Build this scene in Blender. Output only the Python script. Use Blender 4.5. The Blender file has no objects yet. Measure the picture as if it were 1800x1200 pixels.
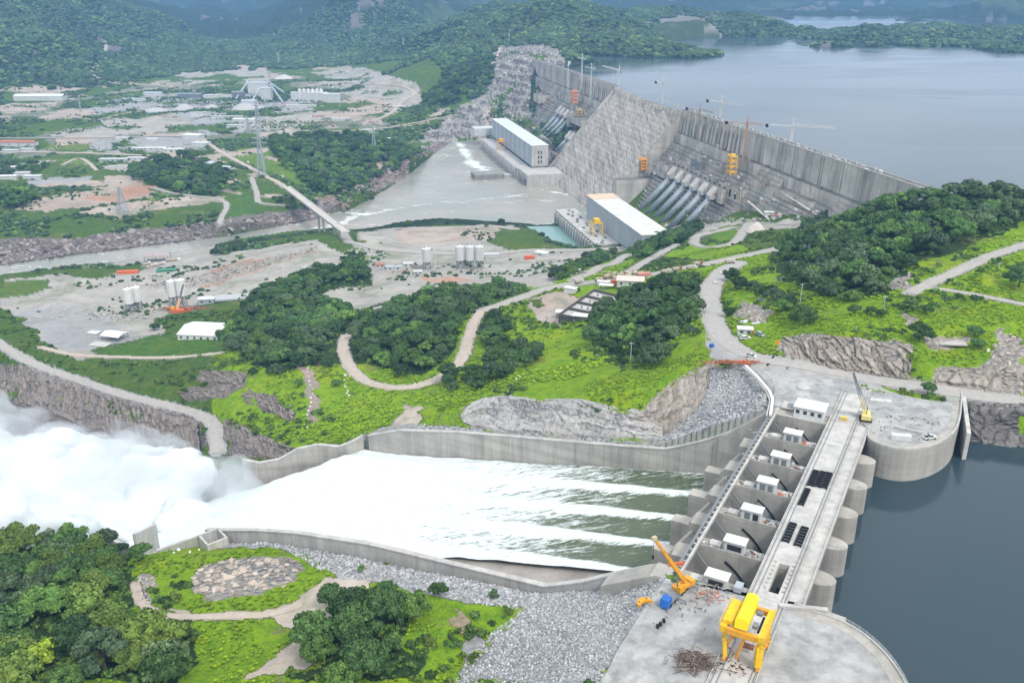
import bpy, math, random
import numpy as np
from mathutils import Vector, Matrix
from mathutils.geometry import delaunay_2d_cdt
random.seed(5); RNG = np.random.default_rng(7)
SC = bpy.context.scene
ROOTC = SC.collection
# ------------------------------------------------------------------ camera, sky, sun, exposure
FPX, HY, CZ = 1600.0, -40.0, 150.0
PITCH = math.atan((600 - HY) / FPX)
cam = bpy.data.cameras.new('camera'); camo = bpy.data.objects.new('camera', cam); ROOTC.objects.link(camo)
cam.sensor_width = 36; cam.lens = 36 * FPX / 1800; cam.clip_start = 1; cam.clip_end = 30000
camo.location = (0, 0, CZ); camo.rotation_euler = (math.pi / 2 - PITCH, 0, 0)
SC.camera = camo
SUN_EL, SUN_AZ = math.radians(52), math.radians(146)      # azimuth clockwise from +Y
w = bpy.data.worlds.new('World'); SC.world = w; w.use_nodes = True
nt = w.node_tree; bg = nt.nodes['Background']
sky = nt.nodes.new('ShaderNodeTexSky'); sky.sky_type = 'NISHITA'; sky.sun_disc = False
sky.sun_elevation = SUN_EL; sky.sun_rotation = SUN_AZ; sky.dust_density = 4.0; sky.air_density = 1.0
tc = nt.nodes.new('ShaderNodeTexCoord'); nz = nt.nodes.new('ShaderNodeTexNoise'); nz.inputs['Scale'].default_value = 2.2
nz.inputs['Detail'].default_value = 6
rmp = nt.nodes.new('ShaderNodeMapRange'); rmp.inputs[1].default_value = .3; rmp.inputs[2].default_value = .7
rmp.inputs[3].default_value = .62; rmp.inputs[4].default_value = .95
mx = nt.nodes.new('ShaderNodeMixRGB'); mx.inputs[2].default_value = (10.3, 10.9, 11.3, 1)
nt.links.new(tc.outputs['Generated'], nz.inputs['Vector']); nt.links.new(nz.outputs['Fac'], rmp.inputs[0])
nt.links.new(rmp.outputs[0], mx.inputs[0]); nt.links.new(sky.outputs[0], mx.inputs[1]); sxy = nt.nodes.new('ShaderNodeSeparateXYZ'); nt.links.new(tc.outputs['Generated'], sxy.inputs[0]); mz = nt.nodes.new('ShaderNodeMapRange'); mz.inputs[1].default_value = 0; mz.inputs[2].default_value = 1; mz.inputs[3].default_value = .86; mz.inputs[4].default_value = 1.2
m3 = nt.nodes.new('ShaderNodeMixRGB'); m3.blend_type = 'MULTIPLY'; m3.inputs[0].default_value = 1; nt.links.new(sxy.outputs[2], mz.inputs[0]); nt.links.new(mx.outputs[0], m3.inputs[1]); nt.links.new(mz.outputs[0], m3.inputs[2]); nt.links.new(m3.outputs[0], bg.inputs[0])
bg.inputs[1].default_value = 0.09
sl = bpy.data.lights.new('sun', 'SUN'); sl.energy = 1.5; sl.angle = math.radians(10); sl.color = (1, .96, .9)
so = bpy.data.objects.new('sun', sl); ROOTC.objects.link(so)
sd = Vector((math.sin(SUN_AZ) * math.cos(SUN_EL), math.cos(SUN_AZ) * math.cos(SUN_EL), math.sin(SUN_EL)))
so.rotation_euler = (-sd).to_track_quat('-Z', 'Y').to_euler()
SC.view_settings.view_transform = 'Standard'; SC.view_settings.look = 'None'
SC.view_settings.exposure = 0.62; SC.view_settings.gamma = 1; SC.view_settings.use_curve_mapping = False
cy = SC.cycles; cy.max_bounces = 8; cy.diffuse_bounces = 3; cy.glossy_bounces = 2; cy.transmission_bounces = 2; cy.volume_bounces = 3
cy.transparent_max_bounces = 6; cy.use_denoising = True; cy.volume_step_rate = 3; cy.volume_preview_step_rate = 3; cy.volume_max_steps = 96

# ------------------------------------------------------------------ geometry of the place
ct, sn = math.cos(PITCH), math.sin(PITCH)
def P(px, py, z=0.0):
    "point of the photograph -> where its sight line meets height z"
    u = (px - 900) / FPX; v = (py - 600) / FPX
    d = sn + v * ct; wv = ct - v * sn; H = CZ - z
    return np.array([u / d * H, wv / d * H, z], float)
def PY(px, py, Y):
    u = (px - 900) / FPX; v = (py - 600) / FPX
    d = sn + v * ct; wv = ct - v * sn
    return np.array([u / wv * Y, Y, CZ - Y * d / wv], float)
def proj(p):
    p = np.asarray(p, float); x, y, z = p[..., 0], p[..., 1], p[..., 2] - CZ
    F = y * ct - z * sn; D = -y * sn - z * ct
    F = np.where(F < 1, 1, F)
    return 900 + FPX * x / F, 600 + FPX * D / F, F
DV = np.array([.4711, .8821, 0]); WV = np.array([-.8821, .4711, 0])        # along the spillway deck / downstream
def SP(s, t, z=0.0): return s * DV + t * WV + np.array([0, 0, z])
DR = P(1605, 325, 0); DL = P(940, 105, 0)
DE = (DL - DR) / np.linalg.norm(DL - DR); DN = np.array([-DE[1], DE[0], 0])
def DM(e, n, z): return DR + e * DE + n * DN + np.array([0, 0, z])          # along the main dam / downstream
def en(p): q = np.asarray(p) - DR; return float(q @ DE), float(q @ DN)

def hsh(ix, iy, sd=0):
    h = (ix.astype(np.int64) * 374761393 + iy.astype(np.int64) * 668265263 + sd * 982451653) & 0x7fffffff
    h = ((h ^ (h >> 13)) * 1274126177) & 0x7fffffff
    return ((h ^ (h >> 16)) & 0xffff) / 65535.0
def vnoise(x, y, sd=0):
    ix = np.floor(x); iy = np.floor(y); fx = x - ix; fy = y - iy
    fx = fx * fx * (3 - 2 * fx); fy = fy * fy * (3 - 2 * fy)
    a = hsh(ix, iy, sd); b = hsh(ix + 1, iy, sd); c = hsh(ix, iy + 1, sd); d = hsh(ix + 1, iy + 1, sd)
    return (a * (1 - fx) + b * fx) * (1 - fy) + (c * (1 - fx) + d * fx) * fy
def fbm(x, y, sc, oc=4, sd=0):
    s = 0; a = 1; t = 0
    for k in range(oc):
        s = s + a * (vnoise(x / sc + 31 * k, y / sc - 17 * k, sd + k) - .5); t += a; a *= .5; sc /= 2.03
    return s / t * 2
def inpoly(px, py, poly):
    px = np.asarray(px, float); py = np.asarray(py, float); r = np.zeros(px.shape, bool)
    n = len(poly)
    for i in range(n):
        x1, y1 = poly[i][0], poly[i][1]; x2, y2 = poly[(i + 1) % n][0], poly[(i + 1) % n][1]
        if y1 == y2: continue
        c = ((y1 > py) != (y2 > py)) & (px < (x2 - x1) * (py - y1) / (y2 - y1) + x1)
        r ^= c
    return r

# ------------------------------------------------------------------ terrain heights
CPZ = """1240 1195 -1;1050 1200 -.3;1110 1120 -.3;1170 1012 -.3;1420 1190 -1;800 1200 -17;920 1080 -16;960 1045 -20;850 1062 -17;760 1050 -20;700 1130 -17
760 1180 -16;640 1180 -17;600 1040 -28;430 965 -40;300 985 -42;430 1010 -32;500 1045 -33;560 1020 -33;250 1045 -37;225 975 -47;450 1130 -29;480 1190 -24;300 1170 -29
150 1050 -36;0 1100 -40;0 965 -56;100 950 -57;150 1190 -30;420 790 -74;380 780 -80;370 722 -82;400 650 -68;500 640 -64;560 700 -62;540 780 -66;450 760 -75;420 700 -74
0 600 -88;60 640 -88;200 690 -87;385 760 -80;100 560 -96;0 480 -100;100 490 -100;250 545 -100;400 470 -100;600 450 -98;600 415 -100;330 575 -92;370 600 -88;200 590 -94;40 570 -98;180 630 -90
0 486 -126;200 464 -126;400 427 -126;560 407 -126;0 465 -136;300 437 -136;550 400 -136;0 468 -130;150 446 -130;150 395 -112;380 417 -130;380 388 -112;540 388 -130;550 355 -114;0 435 -114
600 380 -130;700 322 -130;770 255 -130;850 243 -130;700 360 -142;850 330 -142;950 350 -142;800 275 -142;850 290 -140;620 402 -127;700 398 -122;800 388 -122;900 393 -122;1000 391 -130
700 412 -108;800 412 -106;880 417 -108;960 402 -128;1000 425 -130;1040 425 -130;925 405 -112;1000 440 -110;1090 434 -106;750 440 -104;870 440 -106;700 500 -96;850 470 -100;950 460 -100;900 490 -92
700 455 -100;620 520 -92;560 520 -90;640 545 -82;750 530 -76;850 515 -70;560 600 -76;450 560 -86;480 620 -74;420 620 -78;600 480 -93;850 545 -60;820 620 -58;760 672 -58;690 682 -60;630 665 -64
595 600 -70;700 600 -61;750 570 -62;600 700 -64;650 760 -58;700 742 -55;740 720 -54;830 700 -42;900 696 -34;1000 700 -23;1100 690 -16;1180 640 -12;1230 636 -4;830 752 -47.5;900 764 -43;1000 771 -37;1100 778 -31;1150 775 -29
900 650 -44;1000 640 -32;1100 620 -28;1100 560 -36;1180 560 -24;1180 500 -28;960 600 -48;1000 590 -46;1040 545 -48;1090 510 -48;980 550 -50;920 525 -54;900 560 -54;1250 560 -10;1235 600 -6
1300 625 -1;1245 500 -18;1270 475 -24;1350 445 -28;1100 492 -44;1010 500 -50;1180 475 -38;1250 463 -34;1060 470 -62;1110 450 -78;1060 440 -100;1180 440 -60;1150 455 -64;1200 410 -75;1240 420 -60
1300 400 -56;1300 425 -45;1360 400 -52;1400 392 -54;1230 395 -80;1400 440 -18;1450 500 2;1380 560 0;1330 540 -8;1300 500 -18;1385 598 6;1450 590 9;1520 595 10;1600 610 10;1650 645 7;1800 640 9
1385 618 0;1450 646 0;1550 661 0;1650 673 0;1800 693 0;1500 560 12;1600 560 12;1700 560 14;1800 560 15;1620 512 14;1700 475 15;1800 430 16;1800 530 14;1550 520 10;1700 520 13;1600 480 12;1500 480 4
1600 420 14;1700 400 18;1700 345 17;1800 360 18;1590 344 8;1630 334 14;1680 327 18;1540 385 0;1500 410 -12;1430 425 -24;1420 470 -8;1300 645 -1;1400 660 -.3;1340 700 -.3;1340 660 -1;1600 690 -.3;1750 702 -.3;1700 788 -14;1800 796 -14
770 240 -118;720 290 -112;640 338 -112;605 358 -118;0 250 -100;200 250 -100;400 250 -100;600 220 -100;700 200 -98;0 350 -104;200 350 -104;400 330 -104;500 300 -102;600 290 -104;700 270 -106
400 180 -98;600 160 -95;200 190 -99;650 140 -92;0 168 -98;150 157 -98;250 150 -98;300 115 -98;560 104 -93;760 178 -95;1050 104 -16;1100 112 -16;1220 103 -16;1250 76 -16;1300 72 -16;1380 70 -16;1500 77 -16;1650 80 -16;1800 82 -16
1235 640 -5;1250 690 -10;1250 740 -17;1200 765 -25;1320 650 -1;1350 690 -2;1338 725 -3"""
CPY = """0 690 542;0 740 520;200 740 480;300 780 455;870 240 1651;870 200 1740;880 150 1850;890 120 1900;900 100 1930;935 80 2000;820 160 1900;800 200 1750;830 125 2000;790 145 2040;985 92 2060
1000 50 2280;1000 0 2500;1000 -14 2600;900 60 2300;870 50 2600;1100 60 2250;1150 72 2200;1200 87 2150;1060 10 2480;930 20 2480;850 34 3900;760 60 2900;700 110 2500;740 80 2650;660 60 3100;660 0 3500;660 -55 4000;560 40 3300;480 80 3200;500 10 3900
760 10 3300;760 -30 3900;420 110 3000;400 70 3600;430 30 5000;350 -10 6500;500 -30 7000;300 40 4000;200 0 3200;250 20 3300;250 60 2900;170 105 2450;0 0 2700;0 -40 3000;100 40 2560;0 60 2400;80 105 2330;0 120 2250;200 122 2700
230 85 3000;330 60 3300;1200 25 2900;1150 40 2800;1262 45 2850;1340 20 4600;1500 0 5600;1650 20 4500;1800 10 4700;1800 -30 6500;1500 -40 8500;1200 -30 8000;1000 -60 7500;1600 45 2900;1420 40 3200;1100 -20 7000;900 -30 7500;150 -40 3800;1780 40 2900;850 0 7600"""
pts = []
for q in CPZ.replace('\n', ';').split(';'):
    a, b, c = map(float, q.split()); pts.append(P(a, b, c))
for q in CPY.replace('\n', ';').split(';'):
    a, b, c = map(float, q.split()); pts.append(PY(a, b, c))
for px, py in ((1150, 150), (1300, 120), (1500, 200), (1700, 150), (1700, 250), (1500, 100), (1750, 850), (1650, 1000), (1800, 1100), (1330, 100), (1600, 820), (1800, 900)):
    q = P(px, py, -12); q[2] = -42; pts.append(q)
for s, t, z in ((203, 98, -23), (203, 130, -27), (203, 170, -31), (203, 205, -37), (203, 238, -47), (212, 275, -90), (320, 120, -32), (320, 160, -38.5), (320, 200, -46), (320, 230, -52.5),
                (318, 262, -66), (300, 290, -72), (205, 60, -2), (205, 76, -12), (203, 84, -16), (260, 340, -122), (240, 420, -124), (300, 380, -118), (200, 400, -124), (210, 320, -120), (170, 380, -110)):
    pts.append(SP(s, t, z))
for e, n, z in ((-100, 60, -20), (20, 70, -42), (107, 80, -58), (180, 90, -80), (220, 85, -105), (380, 90, -105), (380, 170, -112), (200, 175, -108), (400, 95, -142), (640, 95, -142), (680, 95, -110), (680, 140, -112),
                (990, 95, -108), (1050, 70, -70), (1120, 40, -35), (1190, 10, -2), (1200, -20, 0), (0, -12, -42), (400, -12, -42), (800, -12, -42), (1150, -12, -40), (500, 140, -142), (600, 170, -142),
                (0, -60, -42), (250, -60, -42), (600, -60, -42), (1000, -60, -42), (-60, -10, -10), (-60, -60, -16), (-120, -40, -10)):
    pts.append(DM(e, n, z))
for q in ((-400, 60, -40), (0, 60, 0), (250, 60, -42), (-600, 150, -60), (-900, 500, -90), (-1600, 1300, -95), (-2600, 2200, 60), (-4000, 3500, 200), (700, 100, -42), (1200, 600, -42), (2500, 2300, -20), (3400, 3000, 120), (4600, 4500, 200),
          (-7000, 7000, 260), (0, 9500, 300), (7000, 8000, 260), (3000, 9000, 280), (-3000, 9000, 280), (-1300, 40, -60), (1300, 40, -42), (3000, 1000, -42), (-4000, 1500, 100), (-2000, 200, -60), (520, 520, -16), (450, 600, -16), (600, 700, -42), (380, 690, -16), (620, 430, 10), (760, 330, -16), (420, 300, -2), (700, 220, -42),
          (150, 2900, 70), (250, 3100, 0), (-300, 6000, 120), (-9000, 2000, 200), (9000, 2000, -42), (-9000, 9500, 300), (9000, 9500, 300), (-9000, 20, -60), (9000, 20, -42)):
    pts.append(np.array(q, float))
# the tableland grid: columns by bearing, rows by distance
aa = np.concatenate([np.linspace(-3.0, -1.0, 40, endpoint=False), np.linspace(-1.0, -.66, 80, endpoint=False), np.linspace(-.66, .66, 860), np.linspace(.66, 1.0, 60)[1:], np.linspace(1.0, 3.0, 40)[1:]])
pyr = np.concatenate([np.linspace(1900, 1240, 60, endpoint=False), np.linspace(1240, 600, 290, endpoint=False), np.linspace(600, 250, 180, endpoint=False), np.linspace(250, 62, 215, endpoint=False), np.linspace(62, -8, 60)])
vv = (pyr - 600) / FPX; YY = CZ * (ct - vv * sn) / (sn + vv * ct)
YY = np.concatenate([YY * 1.0, [YY[-1] * 1.12, YY[-1] * 1.3]])
GY, GA = np.meshgrid(YY, aa, indexing='ij'); GX = GA * GY
def build_tin():
    V = [Vector((q[0], q[1])) for q in pts]
    vs, ed, fc, ov, _, _ = delaunay_2d_cdt(V, [], [], 0, 1e-3)
    Z = np.full(GX.shape, -42.0)
    zz = [pts[o[0]][2] for o in ov]
    for f in fc:
        (ax, ay), (bx, by), (cx, cyy) = [vs[i][:2] for i in f]; za, zb, zc = [zz[i] for i in f]
        y0, y1 = min(ay, by, cyy), max(ay, by, cyy)
        r0, r1 = np.searchsorted(YY, y0), np.searchsorted(YY, y1)
        if r1 <= r0: continue
        ys = YY[r0:r1]; ylo = max(ys[0], 1)
        amin = min(min(ax, bx, cx) / ylo, min(ax, bx, cx) / ys[-1]); amax = max(max(ax, bx, cx) / ylo, max(ax, bx, cx) / ys[-1])
        c0, c1 = np.searchsorted(aa, amin), np.searchsorted(aa, amax)
        if c1 <= c0: continue
        X = GX[r0:r1, c0:c1]; Y = GY[r0:r1, c0:c1]
        dt = (by - cyy) * (ax - cx) + (cx - bx) * (ay - cyy)
        if abs(dt) < 1e-9: continue
        l1 = ((by - cyy) * (X - cx) + (cx - bx) * (Y - cyy)) / dt; l2 = ((cyy - ay) * (X - cx) + (ax - cx) * (Y - cyy)) / dt; l3 = 1 - l1 - l2
        m = (l1 >= -1e-6) & (l2 >= -1e-6) & (l3 >= -1e-6)
        sub = Z[r0:r1, c0:c1]; sub[m] = (l1 * za + l2 * zb + l3 * zc)[m]
    return Z
def blur(Z, n):
    for _ in range(n):
        Q = Z.copy(); Q[1:-1] = (Z[:-2] + 2 * Z[1:-1] + Z[2:]) / 4; R = Q.copy()
        R[:, 1:-1] = (Q[:, :-2] + 2 * Q[:, 1:-1] + Q[:, 2:]) / 4; Z = R
    return Z
GZ = build_tin()
Zs = blur(GZ, 14); GPX, GPY, _ = proj(np.stack([GX, GY, GZ], -1))
GZ = Zs
GS = GX * DV[0] + GY * DV[1]; GT = GX * WV[0] + GY * WV[1]
gE = (GX - DR[0]) * DE[0] + (GY - DR[1]) * DE[1]; gN = (GX - DR[0]) * DN[0] + (GY - DR[1]) * DN[1]
far = np.clip((GY - 1900) / 700, 0, 1)
hi = np.clip((GZ + 80) / 60, 0, 1) * far
GZ = GZ + fbm(GX, GY, 520, 5, 3) * 80 * hi * np.clip((150 - GZ + 60) / 120, .2, 1) - np.abs(fbm(GX, GY, 330, 4, 9)) * 85 * hi
slope_m = np.clip((GZ + 125) / 20, 0, 1) * (1 - far)
GZ = GZ + fbm(GX, GY, 45, 4, 11) * 2.2 * slope_m + fbm(GX, GY, 14, 3, 12) * .8 * slope_m
# flat yards, shelves and beds
def flat(mask, z, k=1.0): GZ[mask] = GZ[mask] * (1 - k) + (z[mask] if isinstance(z, np.ndarray) else z) * k
PLAZA_FAR = [(1235, 600), (1300, 618), (1385, 622), (1550, 664), (1800, 697), (1800, 720), (1690, 700), (1690, 760), (1640, 790), (1515, 770), (1350, 735), (1360, 690), (1310, 645), (1245, 630)]
PLAZA_NEAR = [(1170, 1010), (1120, 1090), (1050, 1215), (1640, 1215), (1600, 1190), (1500, 1090), (1380, 1065)]
flat(inpoly(GPX, GPY, PLAZA_FAR) & (GZ > -6) & (GY < 345), -.25)
flat(inpoly(GPX, GPY, PLAZA_NEAR) & (GZ > -6), -.25)
terr = inpoly(GPX, GPY, [(690, 262), (760, 215), (800, 190), (860, 165), (880, 130), (875, 85), (930, 76), (985, 76), (1000, 105), (935, 125), (930, 190), (1000, 290), (860, 245)]) & (GY < 2080)
q = (GZ + 3) / 11.0; fq = q - np.floor(q); GZ[terr] = (np.floor(q) * 11 - 3 + 11 * np.clip((fq - .62) / .3, 0, 1))[terr] + (fbm(GX, GY, 9, 3, 5) * 2.6)[terr]
def zc(t): return -33 - .2 * (np.asarray(t, float) - 80) if np.ndim(t) else -33 - .2 * (t - 80)
GZ[(GS > 203) & (GS < 318) & (GT > 0) & (GT < 268)] = np.minimum(GZ, np.minimum(-39, zc(GT) - 8))[(GS > 203) & (GS < 318) & (GT > 0) & (GT < 268)]
q = [SP(206, 240), SP(314, 240), SP(316.6, 252), P(620, 776, -61), P(595, 785, -64), P(560, 796, -68), P(525, 805, -70), P(490, 812, -71), P(430, 812, -71), P(395, 812, -75), SP(290, 345), SP(215, 345), SP(212, 262)]
mm = inpoly(GX, GY, [(r[0], r[1]) for r in q]); GZ[mm] = np.minimum(GZ, -96)[mm]
GZ[(GS > 150) & (GS < 400) & (GT < -45) & (GX > 60)] = np.minimum(GZ, -20)[(GS > 150) & (GS < 400) & (GT < -45) & (GX > 60)]
RIVPX = [[(-60, 470), (0, 467), (130, 449), (250, 434), (380, 418), (480, 400), (545, 388), (600, 370), (612, 400), (560, 403), (480, 417), (400, 428), (300, 446), (240, 455), (200, 463), (110, 476), (0, 487), (-60, 490)],
 [(598, 376), (640, 356), (700, 321), (745, 285), (775, 262), (795, 250), (860, 244), (885, 290), (1000, 296), (1045, 352), (1030, 392), (940, 397), (880, 392), (800, 389), (700, 400), (630, 407), (600, 402)]]
wet = np.zeros(GX.shape, bool)
for pl in RIVPX:
    q = [P(a, b, -128) for a, b in pl]; wet |= inpoly(GX, GY, [(r[0], r[1]) for r in q])
wet |= (gE > 400) & (gE < 1000) & (gN > 80) & (gN < 175) & (gE < 700)
reg = (GY > 640) & (GY < 1720) & (GX < 200) & ~((gE > -100) & (gN < 60))
GZ[reg & ~wet & (GZ < -126.6)] = -126.6; GZ[wet] = np.minimum(GZ, -134)[wet]
q = [P(a, b, -121) for a, b in ((925, 398), (1030, 396), (1045, 432), (1062, 441), (985, 439), (945, 415))]; mm = inpoly(GX, GY, [(r[0], r[1]) for r in q]); GZ[mm] = -126
# pads that end in walls (built further down) stand over lowered ground
BAST = [(1515, 771), (1560, 790), (1605, 794), (1645, 785), (1675, 768), (1690, 745), (1692, 700)]
NEARE = [(1378, 1062), (1450, 1076), (1500, 1097), (1550, 1135), (1585, 1180), (1610, 1230), (1620, 1300)]
bw = [P(a, b, 0) for a, b in BAST]; nw = [P(a, b, 0) for a, b in NEARE]
m = (GS < 206) & inpoly(GX, GY, [(q[0], q[1]) for q in nw] + [(nw[-1][0] + 200, nw[-1][1]), (nw[-1][0] + 300, 240), (nw[0][0] + 5, nw[0][1] + 10)])
GZ[m] = -30
m = inpoly(GX, GY, [(q[0], q[1]) for q in bw] + [(bw[-1][0] + 3, bw[-1][1] + 1), (bw[-2][0] + 3, bw[-2][1] - 3), (bw[-1][0] + 60, 280), (260, 200), (130, 260)]) & (GX < bw[-1][0] + 2)
GZ[m] = -30
def ground(x, y):
    x = np.asarray(x, float); y = np.asarray(y, float); a = x / y
    i = np.clip(np.searchsorted(YY, y) - 1, 0, len(YY) - 2); j = np.clip(np.searchsorted(aa, a) - 1, 0, len(aa) - 2)
    fy = np.clip((y - YY[i]) / (YY[i + 1] - YY[i]), 0, 1); fa = np.clip((a - aa[j]) / (aa[j + 1] - aa[j]), 0, 1)
    return (GZ[i, j] * (1 - fa) + GZ[i, j + 1] * fa) * (1 - fy) + (GZ[i + 1, j] * (1 - fa) + GZ[i + 1, j + 1] * fa) * fy
def hit(px, py, y0=130):
    "first ground point on the sight line through a pixel"
    u = (px - 900) / FPX; v = (py - 600) / FPX; d = sn + v * ct; wv = ct - v * sn
    Y = np.geomspace(y0, 9000, 3000); X = u / wv * Y; Z = CZ - Y * d / wv
    g = ground(X, Y); b = np.nonzero(Z <= g)[0]
    if not len(b): return np.array([X[-1], Y[-1], Z[-1]])
    k = b[0]
    if k == 0: return np.array([X[0], Y[0], g[0]])
    f = (Z[k - 1] - g[k - 1]) / max(1e-6, (Z[k - 1] - g[k - 1]) - (Z[k] - g[k]))
    yy = Y[k - 1] + f * (Y[k] - Y[k - 1]); xx = u / wv * yy
    return np.array([xx, yy, float(ground(xx, yy))])
# ------------------------------------------------------------------ materials
def newmat(name):
    m = bpy.data.materials.new(name); m.use_nodes = True; n = m.node_tree
    return m, n, n.nodes['Principled BSDF']
class NB:
    def __init__(s, n): s.n = n
    def a(s, typ, **kw):
        x = s.n.nodes.new('ShaderNode' + typ)
        for k, v in kw.items():
            if k.startswith('i'): x.inputs[int(k[1:])].default_value = v
            else: setattr(x, k, v)
        return x
    def l(s, a, b, i=0): s.n.links.new(a if not hasattr(a, 'outputs') else a.outputs[0], b.inputs[i] if not isinstance(i, str) else b.inputs[i])
    def noise(s, vec, scale, detail=4, rough=.55, dist=0):
        x = s.a('TexNoise'); x.inputs['Scale'].default_value = scale; x.inputs['Detail'].default_value = detail
        x.inputs['Roughness'].default_value = rough; x.inputs['Distortion'].default_value = dist; s.l(vec, x, 'Vector'); return x.outputs['Fac']
    def mr(s, f, a, b, c, d):
        x = s.a('MapRange', i1=a, i2=b, i3=c, i4=d); s.l(f, x, 0); return x.outputs[0]
    def m(s, op, a, b=None, c=None):
        x = s.a('Math', operation=op)
        for k, q in enumerate((a, b, c)):
            if q is None: continue
            if isinstance(q, (int, float)): x.inputs[k].default_value = q
            else: s.l(q, x, k)
        return x.outputs[0]
    def mix(s, f, a, b, bt='MIX'):
        x = s.a('MixRGB', blend_type=bt)
        for k, q in enumerate((f, a, b)):
            if isinstance(q, (int, float)): x.inputs[k].default_value = q
            elif isinstance(q, tuple): x.inputs[k].default_value = (*q, 1)
            else: s.l(q, x, k)
        return x.outputs[0]
    def mapv(s, scale, src='Object'):
        t = s.a('TexCoord'); x = s.a('Mapping'); s.l(t.outputs[src], x, 0); x.inputs[3].default_value = scale; return x.outputs[0]
    def bump(s, h, dist, st=1.0):
        x = s.a('Bump'); x.inputs['Strength'].default_value = st; x.inputs['Distance'].default_value = dist; s.l(h, x, 'Height'); return x.outputs[0]
MATS = {}
def M(name, col=(.5, .5, .5), rough=.8, var=.12, sc=.4, streak=0, metal=0, bump=.0, spec=.3, stain=None, rand=0, lifts=0, top_=1.1):
    if name in MATS: return MATS[name]
    m, n, p = newmat(name); b = NB(n)
    g = b.a('NewGeometry').outputs['Position']
    f = b.noise(g, sc, 6, .62); k = b.mr(f, .3, .7, 1 - var, 1 + var * .7)
    c = b.mix(1.0, col, k, 'MULTIPLY')
    if streak:
        mp = b.a('Mapping'); b.l(g, mp, 0); mp.inputs[3].default_value = (1, 1, .07)
        f2 = b.noise(mp.outputs[0], sc * 2.2, 5, .65); k2 = b.mr(f2, .45, .72, 0, streak)
        c = b.mix(k2, c, tuple(x * .42 for x in col))
        f3 = b.noise(g, sc * .25, 3); k3 = b.mr(f3, .5, .75, 0, streak * .5); c = b.mix(k3, c, stain or (.36, .30, .24))
    if lifts:
        sx = b.a('SeparateXYZ'); b.l(g, sx, 0); fr = b.m('FRACT', b.m('ADD', b.m('DIVIDE', sx.outputs[2], lifts), b.m('MULTIPLY', f, .05))); ln = b.mr(b.m('ABSOLUTE', b.m('SUBTRACT', fr, .5)), 0, .035, .5, 0); c = b.mix(ln, c, tuple(x * .45 for x in col))
        sn_ = b.a('SeparateXYZ'); b.l(b.a('NewGeometry').outputs['Normal'], sn_, 0); c = b.mix(1.0, c, b.mr(sn_.outputs[2], .2, .8, 1.12, top_), 'MULTIPLY')  # step shadow lines put into the colour: level faces darkened, upright ones lightened
        f4 = b.noise(g, sc * .6, 6, .75, 1.2); c = b.mix(b.mr(f4, .55, .7, 0, .45), c, tuple(x * .6 for x in col)); cell = b.a('TexWhiteNoise', noise_dimensions='1D'); b.l(b.m('FLOOR', b.m('DIVIDE', sx.outputs[2], lifts)), cell, 'W'); c = b.mix(1.0, c, b.mr(cell.outputs[0], 0, 1, .9, 1.08), 'MULTIPLY')
    if rand:
        r = b.a('ObjectInfo').outputs['Random']; c = b.mix(1.0, c, b.mr(r, 0, 1, 1 - rand, 1 + rand), 'MULTIPLY')
    b.l(c, p, 'Base Color'); p.inputs['Roughness'].default_value = rough; p.inputs['Metallic'].default_value = metal
    p.inputs['Specular IOR Level'].default_value = spec
    if bump: b.l(b.bump(b.noise(g, sc * 6, 5), bump), p, 'Normal')
    MATS[name] = m; return m
concrete = M('concrete', (.385, .365, .33), .9, .18, .09, .6, bump=.1, lifts=2.6)
conc_light = M('pale_concrete', (.48, .465, .44), .9, .2, .14, .5, bump=.05)
conc_dark = M('damp_concrete', (.26, .255, .24), .85, .22, .1, .5, bump=.1)
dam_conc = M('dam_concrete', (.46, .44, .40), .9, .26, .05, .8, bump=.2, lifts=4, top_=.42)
rollcrete = M('rolled_concrete', (.31, .285, .265), .95, .4, .05, .6, bump=.8)
white_p = M('white_paint', (.68, .68, .66), .55, .1, .3, .3)
off_white = M('off_white_cladding', (.55, .56, .55), .6, .1, .15, .3)
grey_clad = M('grey_cladding', (.36, .40, .43), .5, .08, .1, .2)
steel = M('grey_steel', (.22, .24, .26), .45, .12, .3, .3, metal=.3)
black = M('black_steel', (.018, .018, .02), .6, .2, .8)
rubber = M('rubber', (.015, .015, .015), .85, .2, 2)
darkhole = M('dark_interior', (.03, .03, .03), .95, .1)
yellow = M('yellow_paint', (.80, .50, .01), .5, .14, .5, .35)
orange = M('orange_paint', (.70, .32, .02), .5, .16, .5, .35)
redorange = M('red_orange_paint', (.62, .14, .05), .55, .1, .4, .15)
blue_p = M('blue_paint', (.02, .12, .42), .4, .05)
glass = M('window_glass', (.05, .07, .08), .12, .05, spec=.6)
rustm = M('rust', (.26, .13, .08), .9, .3, 1.5)
palet = M('pale_timber', (.5, .42, .28), .8, .15, 1)
redroof = M('red_roof', (.38, .14, .09), .8, .15, .3)
greenp = M('green_paint', (.06, .22, .14), .6, .1)
pipe_m = M('penstock_steel', (.27, .31, .34), .5, .14, .15, .35, metal=.2)
brownpl = M('dead_wood', (.13, .09, .07), .95, .3, 2)
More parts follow.
